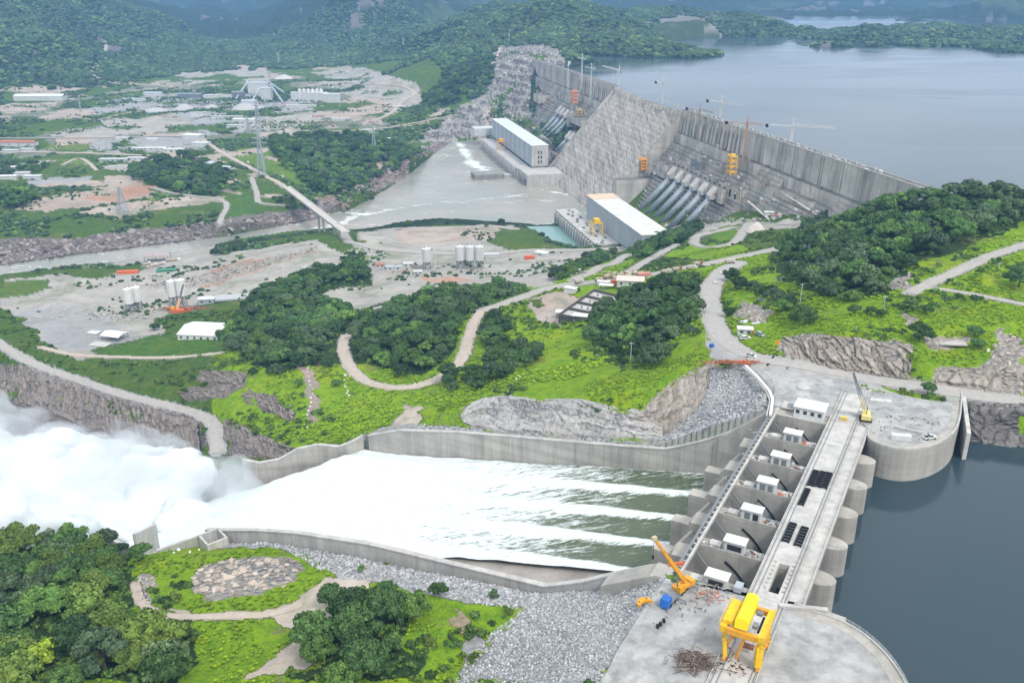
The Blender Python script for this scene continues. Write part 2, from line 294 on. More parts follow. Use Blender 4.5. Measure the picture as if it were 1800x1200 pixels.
# terrain material from vertex colours
def terrain_mat():
    m, n, p = newmat('ground_cover'); b = NB(n)
    col = b.a('Attribute', attribute_name='Col').outputs['Color']; mk = b.a('Attribute', attribute_name='Mask').outputs['Color']
    sp = b.a('SeparateColor'); b.l(mk, sp, 0); veg, rock, grav = sp.outputs[0], sp.outputs[1], sp.outputs[2]
    g = b.a('NewGeometry').outputs['Position']
    n1 = b.noise(g, .03, 6, .6); n2 = b.noise(g, .25, 6, .62); n3 = b.noise(g, 1.3, 4, .6)
    c = b.mix(1.0, col, b.mr(n1, .3, .7, .84, 1.14), 'MULTIPLY'); c = b.mix(1.0, c, b.mr(n2, .3, .7, .86, 1.13), 'MULTIPLY')
    # grass: darker and lighter clumps
    vk = b.m('MULTIPLY', veg, b.mr(n2, .42, .62, 0, .8)); c = b.mix(vk, c, b.mix(1.0, c, (.42, .55, .9), 'MULTIPLY'))
    vk = b.m('MULTIPLY', veg, b.mr(n3, .5, .68, 0, .55)); c = b.mix(vk, c, b.mix(1.0, c, (.5, .55, .5), 'MULTIPLY'))
    vd = b.m('MULTIPLY', veg, b.mr(b.noise(g, .055, 7, .72, .8), .56, .66, 0, .8)); c = b.mix(vd, c, (.20, .19, .09))
    vy = b.m('MULTIPLY', veg, b.mr(n1, .5, .66, 0, .55)); c = b.mix(vy, c, b.mix(1.0, c, (1.35, .92, .7), 'MULTIPLY'))
    # rock: joints and shelves
    mp = b.a('Mapping'); b.l(g, mp, 0); mp.inputs[3].default_value = (.22, .35, .6); mp.inputs[2].default_value = (.3, .2, .4)
    vo = b.a('TexVoronoi', feature='DISTANCE_TO_EDGE'); vo.inputs['Scale'].default_value = 1; 
    wv = b.noise(g, .12, 4); 
    b.l(mp.outputs[0], vo, 'Vector'); rk = b.m('MULTIPLY', b.mr(vo.outputs['Distance'], 0, .10, 1, 0), b.mr(wv, .45, .6, 0, .8)); rk = b.m('MULTIPLY', rk, rock)
    c = b.mix(rk, c, b.mix(1.0, c, (.3, .27, .26), 'MULTIPLY'))
    rn = b.m('MULTIPLY', rock, b.mr(b.noise(mp.outputs[0], 2.2, 6, .7), .45, .62, 0, .7)); c = b.mix(rn, c, b.mix(1.0, c, (.5, .46, .45), 'MULTIPLY'))
    # yards: tyre tracks, puddles, drifts
    mp2 = b.a('Mapping'); b.l(g, mp2, 0); mp2.inputs[2].default_value = (0, 0, .5); mp2.inputs[3].default_value = (.05, .3, .1)
    gk = b.m('MULTIPLY', grav, b.mr(b.noise(mp2.outputs[0], 1, 6, .7, 1.5), .5, .68, 0, .42)); c = b.mix(gk, c, b.mix(1.0, c, (.6, .6, .6), 'MULTIPLY'))
    gk = b.m('MULTIPLY', grav, b.mr(b.noise(g, .09, 6, .7, 2), .52, .64, 0, .5)); c = b.mix(gk, c, b.mix(1.0, c, (1.2, 1.16, 1.1), 'MULTIPLY'))
    gk = b.m('MULTIPLY', grav, b.mr(b.noise(g, .016, 7, .75, 1.2), .5, .62, 0, .75)); c = b.mix(gk, c, (.20, .21, .15))
    gk = b.m('MULTIPLY', grav, b.mr(b.noise(g, .028, 6, .7, .6), .54, .62, 0, .5)); c = b.mix(gk, c, (.44, .40, .36))
    gk = b.m('MULTIPLY', grav, b.mr(n3, .62, .72, 0, .5)); c = b.mix(gk, c, b.mix(1.0, c, (.45, .45, .45), 'MULTIPLY'))
    b.l(c, p, 'Base Color'); p.inputs['Roughness'].default_value = .95; p.inputs['Specular IOR Level'].default_value = .1
    h = b.m('ADD', b.m('MULTIPLY', veg, b.m('ADD', b.m('MULTIPLY', n3, 1.2), b.m('MULTIPLY', n2, 2.6))), b.m('MULTIPLY', rock, b.m('ADD', b.m('MULTIPLY', b.mr(vo.outputs['Distance'], 0, .3, 0, 1), 1.6), b.noise(g, .6, 6, .7))))
    h = b.m('ADD', h, b.m('MULTIPLY', n3, .25))
    b.l(b.bump(h, 1.2, .9), p, 'Normal')
    return m
# ------------------------------------------------------------------ mesh building
class MB:
    def __init__(s): s.v = []; s.f = []; s.mi = []; s.cur = 0
    def add(s, vs, fs):
        k = len(s.v); s.v += [tuple(map(float, q)) for q in vs]; s.f += [tuple(i + k for i in f) for f in fs]; s.mi += [s.cur] * len(fs)
    def box(s, c, d, rz=0.0, ax=None):
        "box: centre of its base c, size d; ax = two horizontal unit vectors instead of an angle"
        c = np.asarray(c, float)
        if ax is None: ax = (np.array([math.cos(rz), math.sin(rz), 0]), np.array([-math.sin(rz), math.cos(rz), 0]))
        x, y = ax[0] * d[0] / 2, ax[1] * d[1] / 2; z = np.array([0, 0, d[2]])
        s.add([c - x - y, c + x - y, c + x + y, c - x + y, c - x - y + z, c + x - y + z, c + x + y + z, c - x + y + z],
              [(0, 3, 2, 1), (4, 5, 6, 7), (0, 1, 5, 4), (1, 2, 6, 5), (2, 3, 7, 6), (3, 0, 4, 7)]); return s
    def hexa(s, b4, t4):
        s.add(list(b4) + list(t4), [(0, 3, 2, 1), (4, 5, 6, 7), (0, 1, 5, 4), (1, 2, 6, 5), (2, 3, 7, 6), (3, 0, 4, 7)]); return s
    def bar(s, p, q, wd, hd=None):
        p = np.asarray(p, float); q = np.asarray(q, float); hd = hd or wd; d = q - p; L = np.linalg.norm(d)
        if L < 1e-6: return s
        d = d / L; up = np.array([0, 0, 1.0]) if abs(d[2]) < .95 else np.array([1.0, 0, 0])
        x = np.cross(d, up); x /= np.linalg.norm(x); y = np.cross(x, d); x = x * wd / 2; y = y * hd / 2
        s.hexa([p - x - y, p + x - y, p + x + y, p - x + y], [q - x - y, q + x - y, q + x + y, q - x + y]); return s
    def tube(s, p, q, r, n=12, r2=None, cap=True):
        p = np.asarray(p, float); q = np.asarray(q, float); d = q - p; L = np.linalg.norm(d); d = d / L; r2 = r if r2 is None else r2
        up = np.array([0, 0, 1.0]) if abs(d[2]) < .95 else np.array([1.0, 0, 0]); x = np.cross(d, up); x /= np.linalg.norm(x); y = np.cross(d, x)
        A = [p + (x * math.cos(a) + y * math.sin(a)) * r for a in np.linspace(0, 2 * math.pi, n, endpoint=False)]
        B = [q + (x * math.cos(a) + y * math.sin(a)) * r2 for a in np.linspace(0, 2 * math.pi, n, endpoint=False)]
        fs = [(i, (i + 1) % n, n + (i + 1) % n, n + i) for i in range(n)]
        if cap: fs += [tuple(range(n))[::-1], tuple(range(n, 2 * n))]
        s.add(A + B, fs); return s
    def prism(s, poly, z0, z1):
        n = len(poly); z0 = [z0] * n if np.isscalar(z0) else z0; z1 = [z1] * n if np.isscalar(z1) else z1
        s.add([(q[0], q[1], z) for q, z in zip(poly, z0)] + [(q[0], q[1], z) for q, z in zip(poly, z1)],
              [tuple(range(n))[::-1], tuple(range(n, 2 * n))] + [(i, (i + 1) % n, n + (i + 1) % n, n + i) for i in range(n)]); return s
    def profile(s, pr, fn, a0, a1):
        "extrude the closed profile [(u, z)] along fn(a, u, z) from a0 to a1"
        n = len(pr); s.add([fn(a0, u, z) for u, z in pr] + [fn(a1, u, z) for u, z in pr],
                           [tuple(range(n)), tuple(range(n, 2 * n))[::-1]] + [(i, n + i, n + (i + 1) % n, (i + 1) % n) for i in range(n)]); return s
    def strip(s, A, B):
        n = len(A); s.add(list(A) + list(B), [(i, i + 1, n + i + 1, n + i) for i in range(n - 1)]); return s
    def loft(s, rows, close=False):
        r = len(rows); c = len(rows[0]); fs = []
        for i in range(r - 1):
            for j in range(c - (0 if close else 1)):
                k = (j + 1) % c; fs.append((i * c + j, i * c + k, (i + 1) * c + k, (i + 1) * c + j))
        s.add([q for row in rows for q in row], fs); return s
    def mesh(s, name, mats, smooth=False):
        me = bpy.data.meshes.new(name); me.from_pydata(s.v, [], s.f); 
        for m in (mats if isinstance(mats, (list, tuple)) else [mats]): me.materials.append(m)
        me.polygons.foreach_set('material_index', s.mi)
        if smooth: me.polygons.foreach_set('use_smooth', [True] * len(me.polygons))
        me.update(); return me
    def build(s, name, mats, parent=None, smooth=False, loc=None):
        if loc is not None:
            L = np.asarray(loc, float); s.v = [tuple(np.asarray(q) - L) for q in s.v]
        elif parent is not None:
            L = np.array(parent['_o']) if '_o' in parent else np.zeros(3); s.v = [tuple(np.asarray(q) - L) for q in s.v]; loc = None
        me = s.mesh(name, mats, smooth)
        # consistent outward normals
        o = bpy.data.objects.new(name, me); ROOTC.objects.link(o)
        if parent is not None: o.parent = parent
        elif loc is not None: o.location = loc
        return o
def npmesh(name, v, f, mats, smooth=False, parent=None):
    me = bpy.data.meshes.new(name); v = np.asarray(v, np.float32); f = np.asarray(f, np.int32); k = f.shape[1]
    me.vertices.add(len(v)); me.vertices.foreach_set('co', v.ravel()); me.loops.add(f.size); me.loops.foreach_set('vertex_index', f.ravel())
    me.polygons.add(len(f)); me.polygons.foreach_set('loop_start', np.arange(0, f.size, k, dtype=np.int32)); me.polygons.foreach_set('loop_total', np.full(len(f), k, np.int32))
    if smooth: me.polygons.foreach_set('use_smooth', np.ones(len(f), bool))
    for m in (mats if isinstance(mats, (list, tuple)) else [mats]): me.materials.append(m)
    me.update(calc_edges=True); return me
def link(name, me, parent=None, loc=None):
    o = bpy.data.objects.new(name, me); ROOTC.objects.link(o)
    if parent: o.parent = parent
    if loc is not None: o.location = loc
    return o
def tag(o, label, cat, group=None, kind=None):
    if kind: o['kind'] = kind
    o['label'] = label
    if cat: o['category'] = cat
    if group: o['group'] = group
    return o
def struct(o, label=None):
    o['kind'] = 'structure'
    if label: o['label'] = label
    return o
def thing(name, label, cat, loc=(0, 0, 0), group=None, kind=None, rz=0):
    o = bpy.data.objects.new(name, None); ROOTC.objects.link(o); o.location = tuple(map(float, loc)); o.empty_display_size = .1
    if rz: o.rotation_euler = (0, 0, rz)
    tag(o, label, cat, group, kind); return o
def world_thing(name, label, cat, loc, group=None):
    "an Empty at loc whose parts are given in world coordinates"
    o = thing(name, label, cat, loc, group); o['_o'] = [float(q) for q in loc]; return o
def copy_tree(o, parent=None):
    c = o.copy(); ROOTC.objects.link(c); c.parent = parent
    for ch in list(o.children): copy_tree(ch, c)
    return c
# ------------------------------------------------------------------ ground zones (albedo, vegetation, rock, yard)
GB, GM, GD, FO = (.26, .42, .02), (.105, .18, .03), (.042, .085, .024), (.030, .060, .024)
DU, DP, TA, GR = (.35, .33, .30), (.385, .315, .265), (.42, .36, .30), (.30, .30, .30)
RC, RP, RE, PL = (.46, .42, .37), (.27, .235, .22), (.42, .25, .18), (.34, .335, .33)
ZONES = [
 (GM, 1, 0, 0, '0 150;400 130;760 100;880 230;760 270;600 400;0 480'),
 ((.2, .22, .15), .6, 0, .7, '0 200;250 150;480 120;740 150;740 200;640 240;350 260;0 280'),
 (DU, 0, 0, 1, '270 143;320 128;420 122;470 125;475 142;400 146;330 150'), (DU, 0, 0, 1, '540 128;640 118;740 150;735 185;680 215;640 180;560 145'), (DP, 0, 0, 1, '590 180;660 170;700 190;620 215'),
 (GR, 0, 0, 1, '150 190;230 165;300 162;430 150;570 158;590 180;560 192;470 205;430 232;360 240;330 215;300 200;230 198;170 215'),
 (DP, 0, 0, 1, '30 220;120 190;170 195;160 205;90 222'), (DU, 0, 0, 1, '90 240;140 215;300 205;320 215;315 228;180 240'), (DU, 0, 0, 1, '470 205;520 200;560 195;570 205;545 230;450 235'),
 (GR, 0, 0, 1, '140 268;170 245;330 240;380 245;400 262;330 268'), ((.2, .27, .05), 1, 0, 0, '75 262;110 247;165 248;150 262'), ((.2, .3, .05), 1, 0, 0, '85 285;130 278;160 290;120 293'),
 ((.17, .28, .04), 1, 0, 0, '400 275;440 250;500 245;510 280;540 330;470 300'), (GM, 1, 0, 0, '420 235;500 235;500 262;430 262'),
 (DP, 0, 0, 1, '300 280;370 275;440 292;500 325;470 320;400 305;320 300'), (DU, 0, 0, 1, '170 282;300 275;360 285;300 296;180 300'),
 (GR, 0, 0, 1, '40 325;65 303;120 300;160 310;158 318;100 322'), (DU, 0, 0, 1, '0 295;80 280;150 290;120 303;0 315'),
 (DP, 0, .2, 1, '10 365;60 350;140 335;250 315;275 330;270 345;190 360;80 372'), (RE, 0, .3, .6, '140 350;200 338;250 318;272 328;268 342;200 356'),
 (DP, 0, 0, 1, '140 370;210 358;330 345;395 345;392 356;320 362;230 378;160 390'), ((.1, .2, .035), 1, 0, 0, '390 350;430 340;460 360;445 385;400 380'),
 (GM, 1, 0, 0, '0 375;140 372;220 385;390 365;400 380;200 405;0 415'),
 (RP, 0, 1, 0, '0 420;60 415;130 420;200 408;400 385;530 365;560 350;660 315;740 262;800 238;790 260;720 305;640 345;600 372;560 385;380 422;150 450;0 470'),
 ((.36, .28, .24), 0, 1, 0, '560 350;660 312;740 262;790 235;790 250;720 300;600 366'),
 (DU, 0, 0, 1, '0 490;130 480;260 440;400 432;560 412;620 410;700 400;900 395;1000 440;1100 435;1010 480;960 505;800 510;640 540;540 545;470 500;400 540;330 560;260 610;80 640;0 590'),
 (DP, 0, 0, 1, '700 402;880 398;890 420;700 430'), (RE, 0, 0, .6, '740 490;800 484;830 492;780 502'), (GM, 1, 0, 0, '560 408;620 400;640 425;600 445;560 425'), (GM, 1, 0, 0, '880 402;960 405;1000 437;900 440;860 425'),
 (GM, 1, 0, 0, '110 480;240 462;260 470;150 492'), ((.13, .22, .04), 1, 0, 0, '0 495;80 492;92 508;40 520;0 525'), (GM, 1, 0, 0, '370 440;560 408;590 415;480 432;380 448'), (RE, 0, .5, .5, '300 495;440 455;560 440;470 470;360 505'),
 (RC, 0, .8, .3, '250 500;340 485;480 450;560 432;540 445;400 490;300 515'), (GM, 1, 0, 0, '270 560;400 525;470 500;480 530;400 560;300 590'), ((.1, .2, .03), 1, 0, 0, '170 610;280 585;400 590;400 618;250 628;150 625'),
 (GR, 0, 0, 1, '20 545;100 535;150 545;200 570;250 590;170 610;90 615;70 580;20 575'),
 (GM, 1, 0, 0, '0 580;80 600;120 630;380 622;420 690;380 725;200 690;60 640;0 600'), (GM, 1, 0, 0, '0 540;20 548;60 580;75 605;30 600;0 575'),
 (GB, 1, 0, 0, '380 625;600 560;640 540;760 520;850 510;930 520;1060 480;1250 470;1260 620;1240 640;1150 680;1000 700;830 700;730 750;540 800;400 790;380 720'),
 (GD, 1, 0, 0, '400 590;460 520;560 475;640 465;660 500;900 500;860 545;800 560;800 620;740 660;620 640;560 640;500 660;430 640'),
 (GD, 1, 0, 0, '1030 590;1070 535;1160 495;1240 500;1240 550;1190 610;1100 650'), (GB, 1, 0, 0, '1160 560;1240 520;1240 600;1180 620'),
 (DU, 0, 0, 1, '540 530;600 505;700 498;820 505;700 530;640 545'), (DP, .2, 0, 1, '925 540;945 520;1000 510;1040 545;985 555;1000 572;960 565'), (GM, 1, 0, 0, '940 525;965 522;960 540;945 540'),
 (RP, .2, 1, 0, '310 690;370 680;440 660;400 700;330 700'), (RP, .3, 1, 0, '440 680;520 720;520 740;450 710'), (RP, .2, 1, 0, '395 735;440 760;520 790;480 800;400 800'), (RP, .3, 1, 0, '350 650;430 655;420 675;350 672'),
 (DP, .3, .5, .5, '535 640;560 650;560 740;550 750;540 700'), (TA, 0, 0, 1, '680 745;720 712;745 715;730 745'),
 ((.36, .355, .35), 0, .5, 1, '540 810;560 785;700 742;810 748;840 760;1140 776;1250 755;1270 775;1170 800;700 762;600 780'),
 ((.42, .405, .40), 0, .8, 0, '812 715;850 697;930 698;1150 725;1160 770;1000 772;830 756;812 735'), (RC, .15, 1, 0, '1130 730;1160 690;1230 640;1262 632;1245 700;1200 745;1150 775'),
 (GR, 0, 0, .3, '1245 645;1310 645;1360 695;1345 735;1200 770;1150 778;1235 700'),
 (RP, .15, 1, 0, '0 640;80 655;200 690;350 730;370 760;370 800;0 800'), (GM, 1, 0, 0, '0 668;80 690;200 712;300 745;200 728;0 690'),
 (GB, 1, 0, 0, '1250 480;1340 440;1420 480;1600 470;1800 410;1800 640;1600 620;1520 595;1380 600;1330 590;1270 560'), (GD, 1, 0, 0, '1350 450;1440 380;1700 320;1800 330;1800 400;1600 470;1560 520;1440 520;1370 490'),
 (GM, 1, 0, 0, '1100 470;1200 400;1420 385;1400 440;1300 450;1150 480'), (DU, 0, 0, 1, '1170 395;1420 385;1430 400;1330 405;1180 410'), (GB, 1, 0, 0, '1150 450;1230 425;1330 440;1250 460'), ((.15, .28, .03), 1, 0, 0, '1250 405;1300 395;1290 420;1260 425'),
 (RC, .2, 1, 0, '1375 590;1450 588;1520 592;1600 605;1600 655;1450 640;1380 625'), ((.2, .19, .14), .6, .4, 0, '1450 588;1520 590;1580 605;1520 625;1450 615'), (RC, .1, 1, 0, '1640 650;1800 640;1800 690;1650 672'),
 (RC, .3, 1, 0, '1740 600;1760 570;1790 590;1790 640;1720 650'), (RC, .3, 1, 0, '1640 590;1690 590;1690 610;1650 610'), (RC, .4, 1, 0, '1580 550;1610 560;1600 575;1580 570'), (RC, .4, 1, 0, '1550 490;1600 480;1590 505;1560 510'), (RC, .4, 1, 0, '1300 530;1340 540;1345 570;1310 560'),
 (PL, 0, 0, 1, '1235 600;1262 600;1300 618;1385 622;1550 664;1800 697;1800 706;1690 702;1700 790;1500 790;1345 740;1360 690;1310 645;1245 630'), (GB, 1, 0, 0, '1530 675;1560 680;1650 690;1650 705;1560 700;1530 690'),
 ((.2, .19, .18), .1, 1, 0, '1695 705;1800 705;1800 800;1690 800'), (GB, 1, 0, 0, '1360 615;1450 645;1550 661;1680 678;1800 690;1800 700;1640 682;1500 664;1380 635'),
 (GB, 1, 0, 0, '200 975;330 958;560 960;720 1000;900 1060;800 1200;0 1200;0 1000'), (GD, 1, 0, 0, '0 900;220 960;230 1100;330 1110;330 1200;0 1200'), (GD, 1, 0, 0, '545 1060;650 1040;740 1080;700 1130;730 1200;520 1200'),
 (GR, 0, 0, .4, '350 925;520 930;700 980;960 1035;1180 1000;1180 1020;1050 1200;800 1200;910 1075;780 1050;640 1020;560 1000;500 965;380 955'),
 (TA, 0, 0, 1, '560 1015;600 1010;650 1022;610 1050;560 1075;540 1120;515 1200;435 1200;490 1150;500 1105;480 1085;330 1082;270 1065;350 1070;480 1072;540 1050'), (RC, .45, 1, .2, '330 1000;400 975;500 985;530 1005;520 1025;440 1045;350 1050;330 1030'),
 (RC, .5, .8, 0, '240 1010;270 1015;260 1050;275 1075;240 1050'), ((.38, .30, .2), .3, .5, 0, '805 1090;820 1070;845 1090;840 1110;815 1120'), (GR, 0, .3, .5, '790 1180;840 1120;850 1110;850 1125;800 1190'),
 (PL, 0, 0, 1, '1170 1012;1120 1085;1050 1215;1700 1215;1600 1170;1380 1050;1250 1020'),
 ((.36, .35, .31), .1, .9, .2, '795 200;850 165;870 130;865 95;880 80;960 76;990 90;985 110;930 125;930 200;900 245;760 240;700 262;760 222'), ((.33, .33, .29), .3, .8, .2, '1130 40;1200 25;1240 30;1290 70;1250 74;1190 70'),
]
RDS = [('dirt_road', 7, TA, '355 245;380 262;400 275;430 290;460 306;490 322;515 338'), ('gravel_road', 9, DU, '602 407;615 422;650 436;700 442;760 446;870 446;930 440;1000 441;1090 436'),
 ('dirt_road', 6, (.40, .35, .30), '850 545;835 560;822 600;815 630;790 655;760 672;725 681;690 682;650 675;625 660;608 630;600 605;609 590'),
 ('gravel_road', 8, DU, '850 545;905 528;950 510;1000 500;1100 491;1180 476;1250 463;1310 450;1362 438'), ('gravel_road', 9, (.36, .34, .32), '1300 462;1268 478;1250 500;1248 530;1254 560;1266 590;1290 613;1325 630;1400 640;1470 652;1560 672;1660 686;1740 699;1800 706'),
 ('gravel_road', 6, DU, '1810 428;1740 450;1680 478;1640 496;1600 515'), ('gravel_road', 4.5, DU, '1640 506;1700 515;1760 527;1810 537'), ('gravel_road', 7, DU, '1400 395;1320 392;1305 410;1290 428;1245 436;1215 428;1225 415;1290 400'),
 ('gravel_road', 7, GR, '-20 590;10 612;40 630;80 648;150 672;220 695;300 714;355 728;378 744;384 795'), ('dirt_road', 4, TA, '70 610;130 625;250 629;320 628;390 620'),
 ('dirt_road', 9, TA, '-10 268;60 268;160 270;260 274;360 285;410 298'), ('paved_road', 7, DU, '-10 243;170 243;300 240;350 241'), ('dirt_road', 8, TA, '800 203;740 215;680 226;600 231;520 234'), ('dirt_road', 7, TA, '190 76;182 86;192 100;178 112;158 124;165 136;190 143;215 146'),
 ('dirt_road', 6, TA, '335 137;350 128;385 104'), ('gravel_road', 6, DU, '386 395;388 380;402 366;396 352;370 348;300 340;270 330'), ('gravel_road', 6, DU, '442 312;450 335;456 350;446 356;475 360;505 362'),
 ('gravel_road', 7, GR, '1008 492;1060 468;1110 450;1160 442'), ('gravel_road', 6, GR, '1100 480;1150 452;1190 430'), ('dirt_road', 8, TA, '655 214;690 200;705 180;732 168;722 155;690 150;600 148'), ('dirt_road', 2.6, TA, '238 1025;240 1050;262 1075;300 1085;400 1082;480 1082;530 1062'),
 ('dirt_road', 6, TA, '120 205;170 212;220 200;300 190'), ('dirt_road', 5, TA, '110 290;140 276;155 285;170 300'), ('dirt_road', 5, TA, '880 85;868 112;850 128'), ('gravel_road', 5, DU, '1090 436;1060 444')]
def poly(sx): return [tuple(map(float, q.split())) for q in sx.split(';')]
COL = np.zeros(GX.shape + (3,)); MSK = np.zeros(GX.shape + (3,))
COL[:] = FO; MSK[..., 0] = 1
mm = (GY < 1150) & (GZ > -118); COL[mm] = GM
mm = (GY < 760) & (GZ > -74); COL[mm] = GB
GPX, GPY, _ = proj(np.stack([GX, GY, GZ], -1))
jx = fbm(GX, GY, 16, 4, 21); jy = fbm(GX, GY, 16, 4, 22); sc_ = 1600 / np.maximum(GY, 150) * 5
QX = GPX + jx * sc_ * 1.6; QY = GPY + jy * sc_ * .55
nw_ = fbm(GX, GY, 55, 4, 91)
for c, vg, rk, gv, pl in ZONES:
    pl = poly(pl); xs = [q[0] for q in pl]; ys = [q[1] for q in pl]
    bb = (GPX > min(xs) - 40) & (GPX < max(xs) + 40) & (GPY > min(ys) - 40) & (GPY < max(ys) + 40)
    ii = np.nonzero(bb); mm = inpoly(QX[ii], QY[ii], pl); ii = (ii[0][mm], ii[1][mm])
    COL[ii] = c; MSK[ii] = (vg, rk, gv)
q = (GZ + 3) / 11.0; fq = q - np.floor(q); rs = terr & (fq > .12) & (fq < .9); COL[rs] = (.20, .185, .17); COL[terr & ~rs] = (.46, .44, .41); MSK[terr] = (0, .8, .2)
mm = terr & (fbm(GX, GY, 30, 4, 92) > .3); COL[mm] = GM; MSK[mm] = (1, 0, 0)
# pale clearings and green lanes in the tableland beyond the river, cut scars on the hills
k = (GY > 1150) & (GY < 2900) & (GZ < -85) & (GX < 60); nn = fbm(GX * 1.15 + fbm(GX, GY, 60, 3, 39) * 30, GY, 75, 5, 40)
mm = k & (nn > .2) & (MSK[..., 0] > .5); COL[mm] = DP; MSK[mm] = (0, 0, 1)
mm = k & (nn < -.06) & (MSK[..., 0] < .9); COL[mm] = GM; MSK[mm] = (1, 0, 0)
mm = (GY > 2000) & (fbm(GX, GY, 260, 5, 44) > .27) & (GZ > -90); COL[mm] = (.075, .12, .045)
mm = (GY > 2300) & (fbm(GX, GY, 150, 4, 45) > .5) & (GZ > -50); COL[mm] = (.2, .19, .17); MSK[mm] = (.2, .6, 0)
for q in ((640, 20, 30), (655, 5, 25)):
    mm = (GY > 2500) & (np.hypot(QX - q[0], (QY - q[1]) * 1.3 + (QX - q[0]) * .9) < q[2]) & (fbm(GX, GY, 40, 3, 46) > -.15); COL[mm] = (.24, .22, .2); MSK[mm] = (.1, .8, 0)
# roads: bed the ground to them, then lay each as its own ribbon
def smooth1(a, n):
    for _ in range(n):
        b = a.copy(); b[1:-1] = (a[:-2] + 2 * a[1:-1] + a[2:]) / 4; a = b
    return a
ROADS = []
for nm, wd, c, pl in RDS:
    q = np.array(poly(pl)); seg = []
    for i in range(len(q) - 1):
        n = max(2, int(np.hypot(*(q[i + 1] - q[i])) / 7) + 1)
        for k in range(n): seg.append(q[i] + (q[i + 1] - q[i]) * k / n)
    seg.append(q[-1]); seg = np.array(seg); W = np.array([hit(a, b) for a, b in seg])
    for _ in range(3): W[1:-1, :2] = (W[:-2, :2] + 2 * W[1:-1, :2] + W[2:, :2]) / 4
    W[:, 2] = smooth1(ground(W[:, 0], W[:, 1]), 8)
    # resample evenly
    d = np.concatenate([[0], np.cumsum(np.hypot(*np.diff(W[:, :2], axis=0).T))]); n = max(6, int(d[-1] / max(2.5, wd * .5)))
    t = np.linspace(0, d[-1], n); W = np.stack([np.interp(t, d, W[:, k]) for k in range(3)], 1)
    for _ in range(6): W[1:-1] = (W[:-2] + 2 * W[1:-1] + W[2:]) / 4
    lo = W.min(0) - wd * 3; hi_ = W.max(0) + wd * 3
    ii = np.nonzero((GX > lo[0]) & (GX < hi_[0]) & (GY > lo[1]) & (GY < hi_[1])); X = GX[ii]; Y = GY[ii]
    best = np.full(X.shape, 1e9); bz = np.zeros(X.shape)
    for i in range(len(W) - 1):
        a, b2 = W[i], W[i + 1]; dx, dy = b2[0] - a[0], b2[1] - a[1]; L2 = dx * dx + dy * dy + 1e-9
        tt = np.clip(((X - a[0]) * dx + (Y - a[1]) * dy) / L2, 0, 1); dd = np.hypot(X - a[0] - tt * dx, Y - a[1] - tt * dy)
        mm = dd < best; best[mm] = dd[mm]; bz[mm] = (a[2] + tt * (b2[2] - a[2]))[mm]
    lim = wd * .62 + np.maximum(.8, Y / 700); k = np.clip((lim * 1.9 - best) / (lim * .9), 0, 1)
    GZ[ii] = GZ[ii] * (1 - k) + bz * k
    mm = best < wd * .62 + np.abs(fbm(X, Y, 5, 2, 50)) * wd * .3
    COL[ii[0][mm], ii[1][mm]] = c; MSK[ii[0][mm], ii[1][mm]] = (0, 0, .8)
    ROADS.append((nm, wd, c, W))
GPX, GPY, _ = proj(np.stack([GX, GY, GZ], -1))
nr, nc = GX.shape
V = np.stack([GX, GY, GZ], -1).reshape(-1, 3); idx = np.arange(nr * nc).reshape(nr, nc)
F = np.stack([idx[:-1, :-1], idx[1:, :-1], idx[1:, 1:], idx[:-1, 1:]], -1).reshape(-1, 4)[:, ::-1]
if GX[0, 0] < 0: pass
me = npmesh('ground', V, F, terrain_mat(), True)
at = me.color_attributes.new('Col', 'FLOAT_COLOR', 'POINT'); at.data.foreach_set('color', np.concatenate([COL.reshape(-1, 3), np.ones((nr * nc, 1))], 1).astype(np.float32).ravel())
at = me.color_attributes.new('Mask', 'FLOAT_COLOR', 'POINT'); at.data.foreach_set('color', np.concatenate([MSK.reshape(-1, 3), np.ones((nr * nc, 1))], 1).astype(np.float32).ravel())
GROUND = struct(link('ground', me), 'hilly ground around the dam with green slopes, yards and rock')
def road_mat(nm, c): return M('road_' + nm + '_%d' % int(c[2] * 1000), c, .95, .16, .35, 0)
for k, (nm, wd, c, W) in enumerate(ROADS):
    T = np.gradient(W[:, :2], axis=0); T /= np.linalg.norm(T, axis=1)[:, None] + 1e-9; Nn = np.stack([-T[:, 1], T[:, 0]], 1)
    lift = .12 + np.clip(W[:, 1] - 400, 0, 3000) * .0006
    rows = []
    for o in (-.5, -.2, .2, .5):
        jit = np.array([fbm(np.array([i * 3.1]), np.array([k * 7. + o * 50]), 9, 2, 60)[0] for i in range(len(W))]) * wd * .1 * (abs(o) > .4)
        q = W.copy(); q[:, :2] += Nn * (o * wd + jit)[:, None]; q[:, 2] += lift + (.0 if abs(o) > .4 else .05); rows.append([tuple(z) for z in q])
    b = MB(); b.loft(rows); o = b.build(nm, road_mat(nm, c)); struct(o, '%s winding over the ground' % nm.replace('_', ' '))
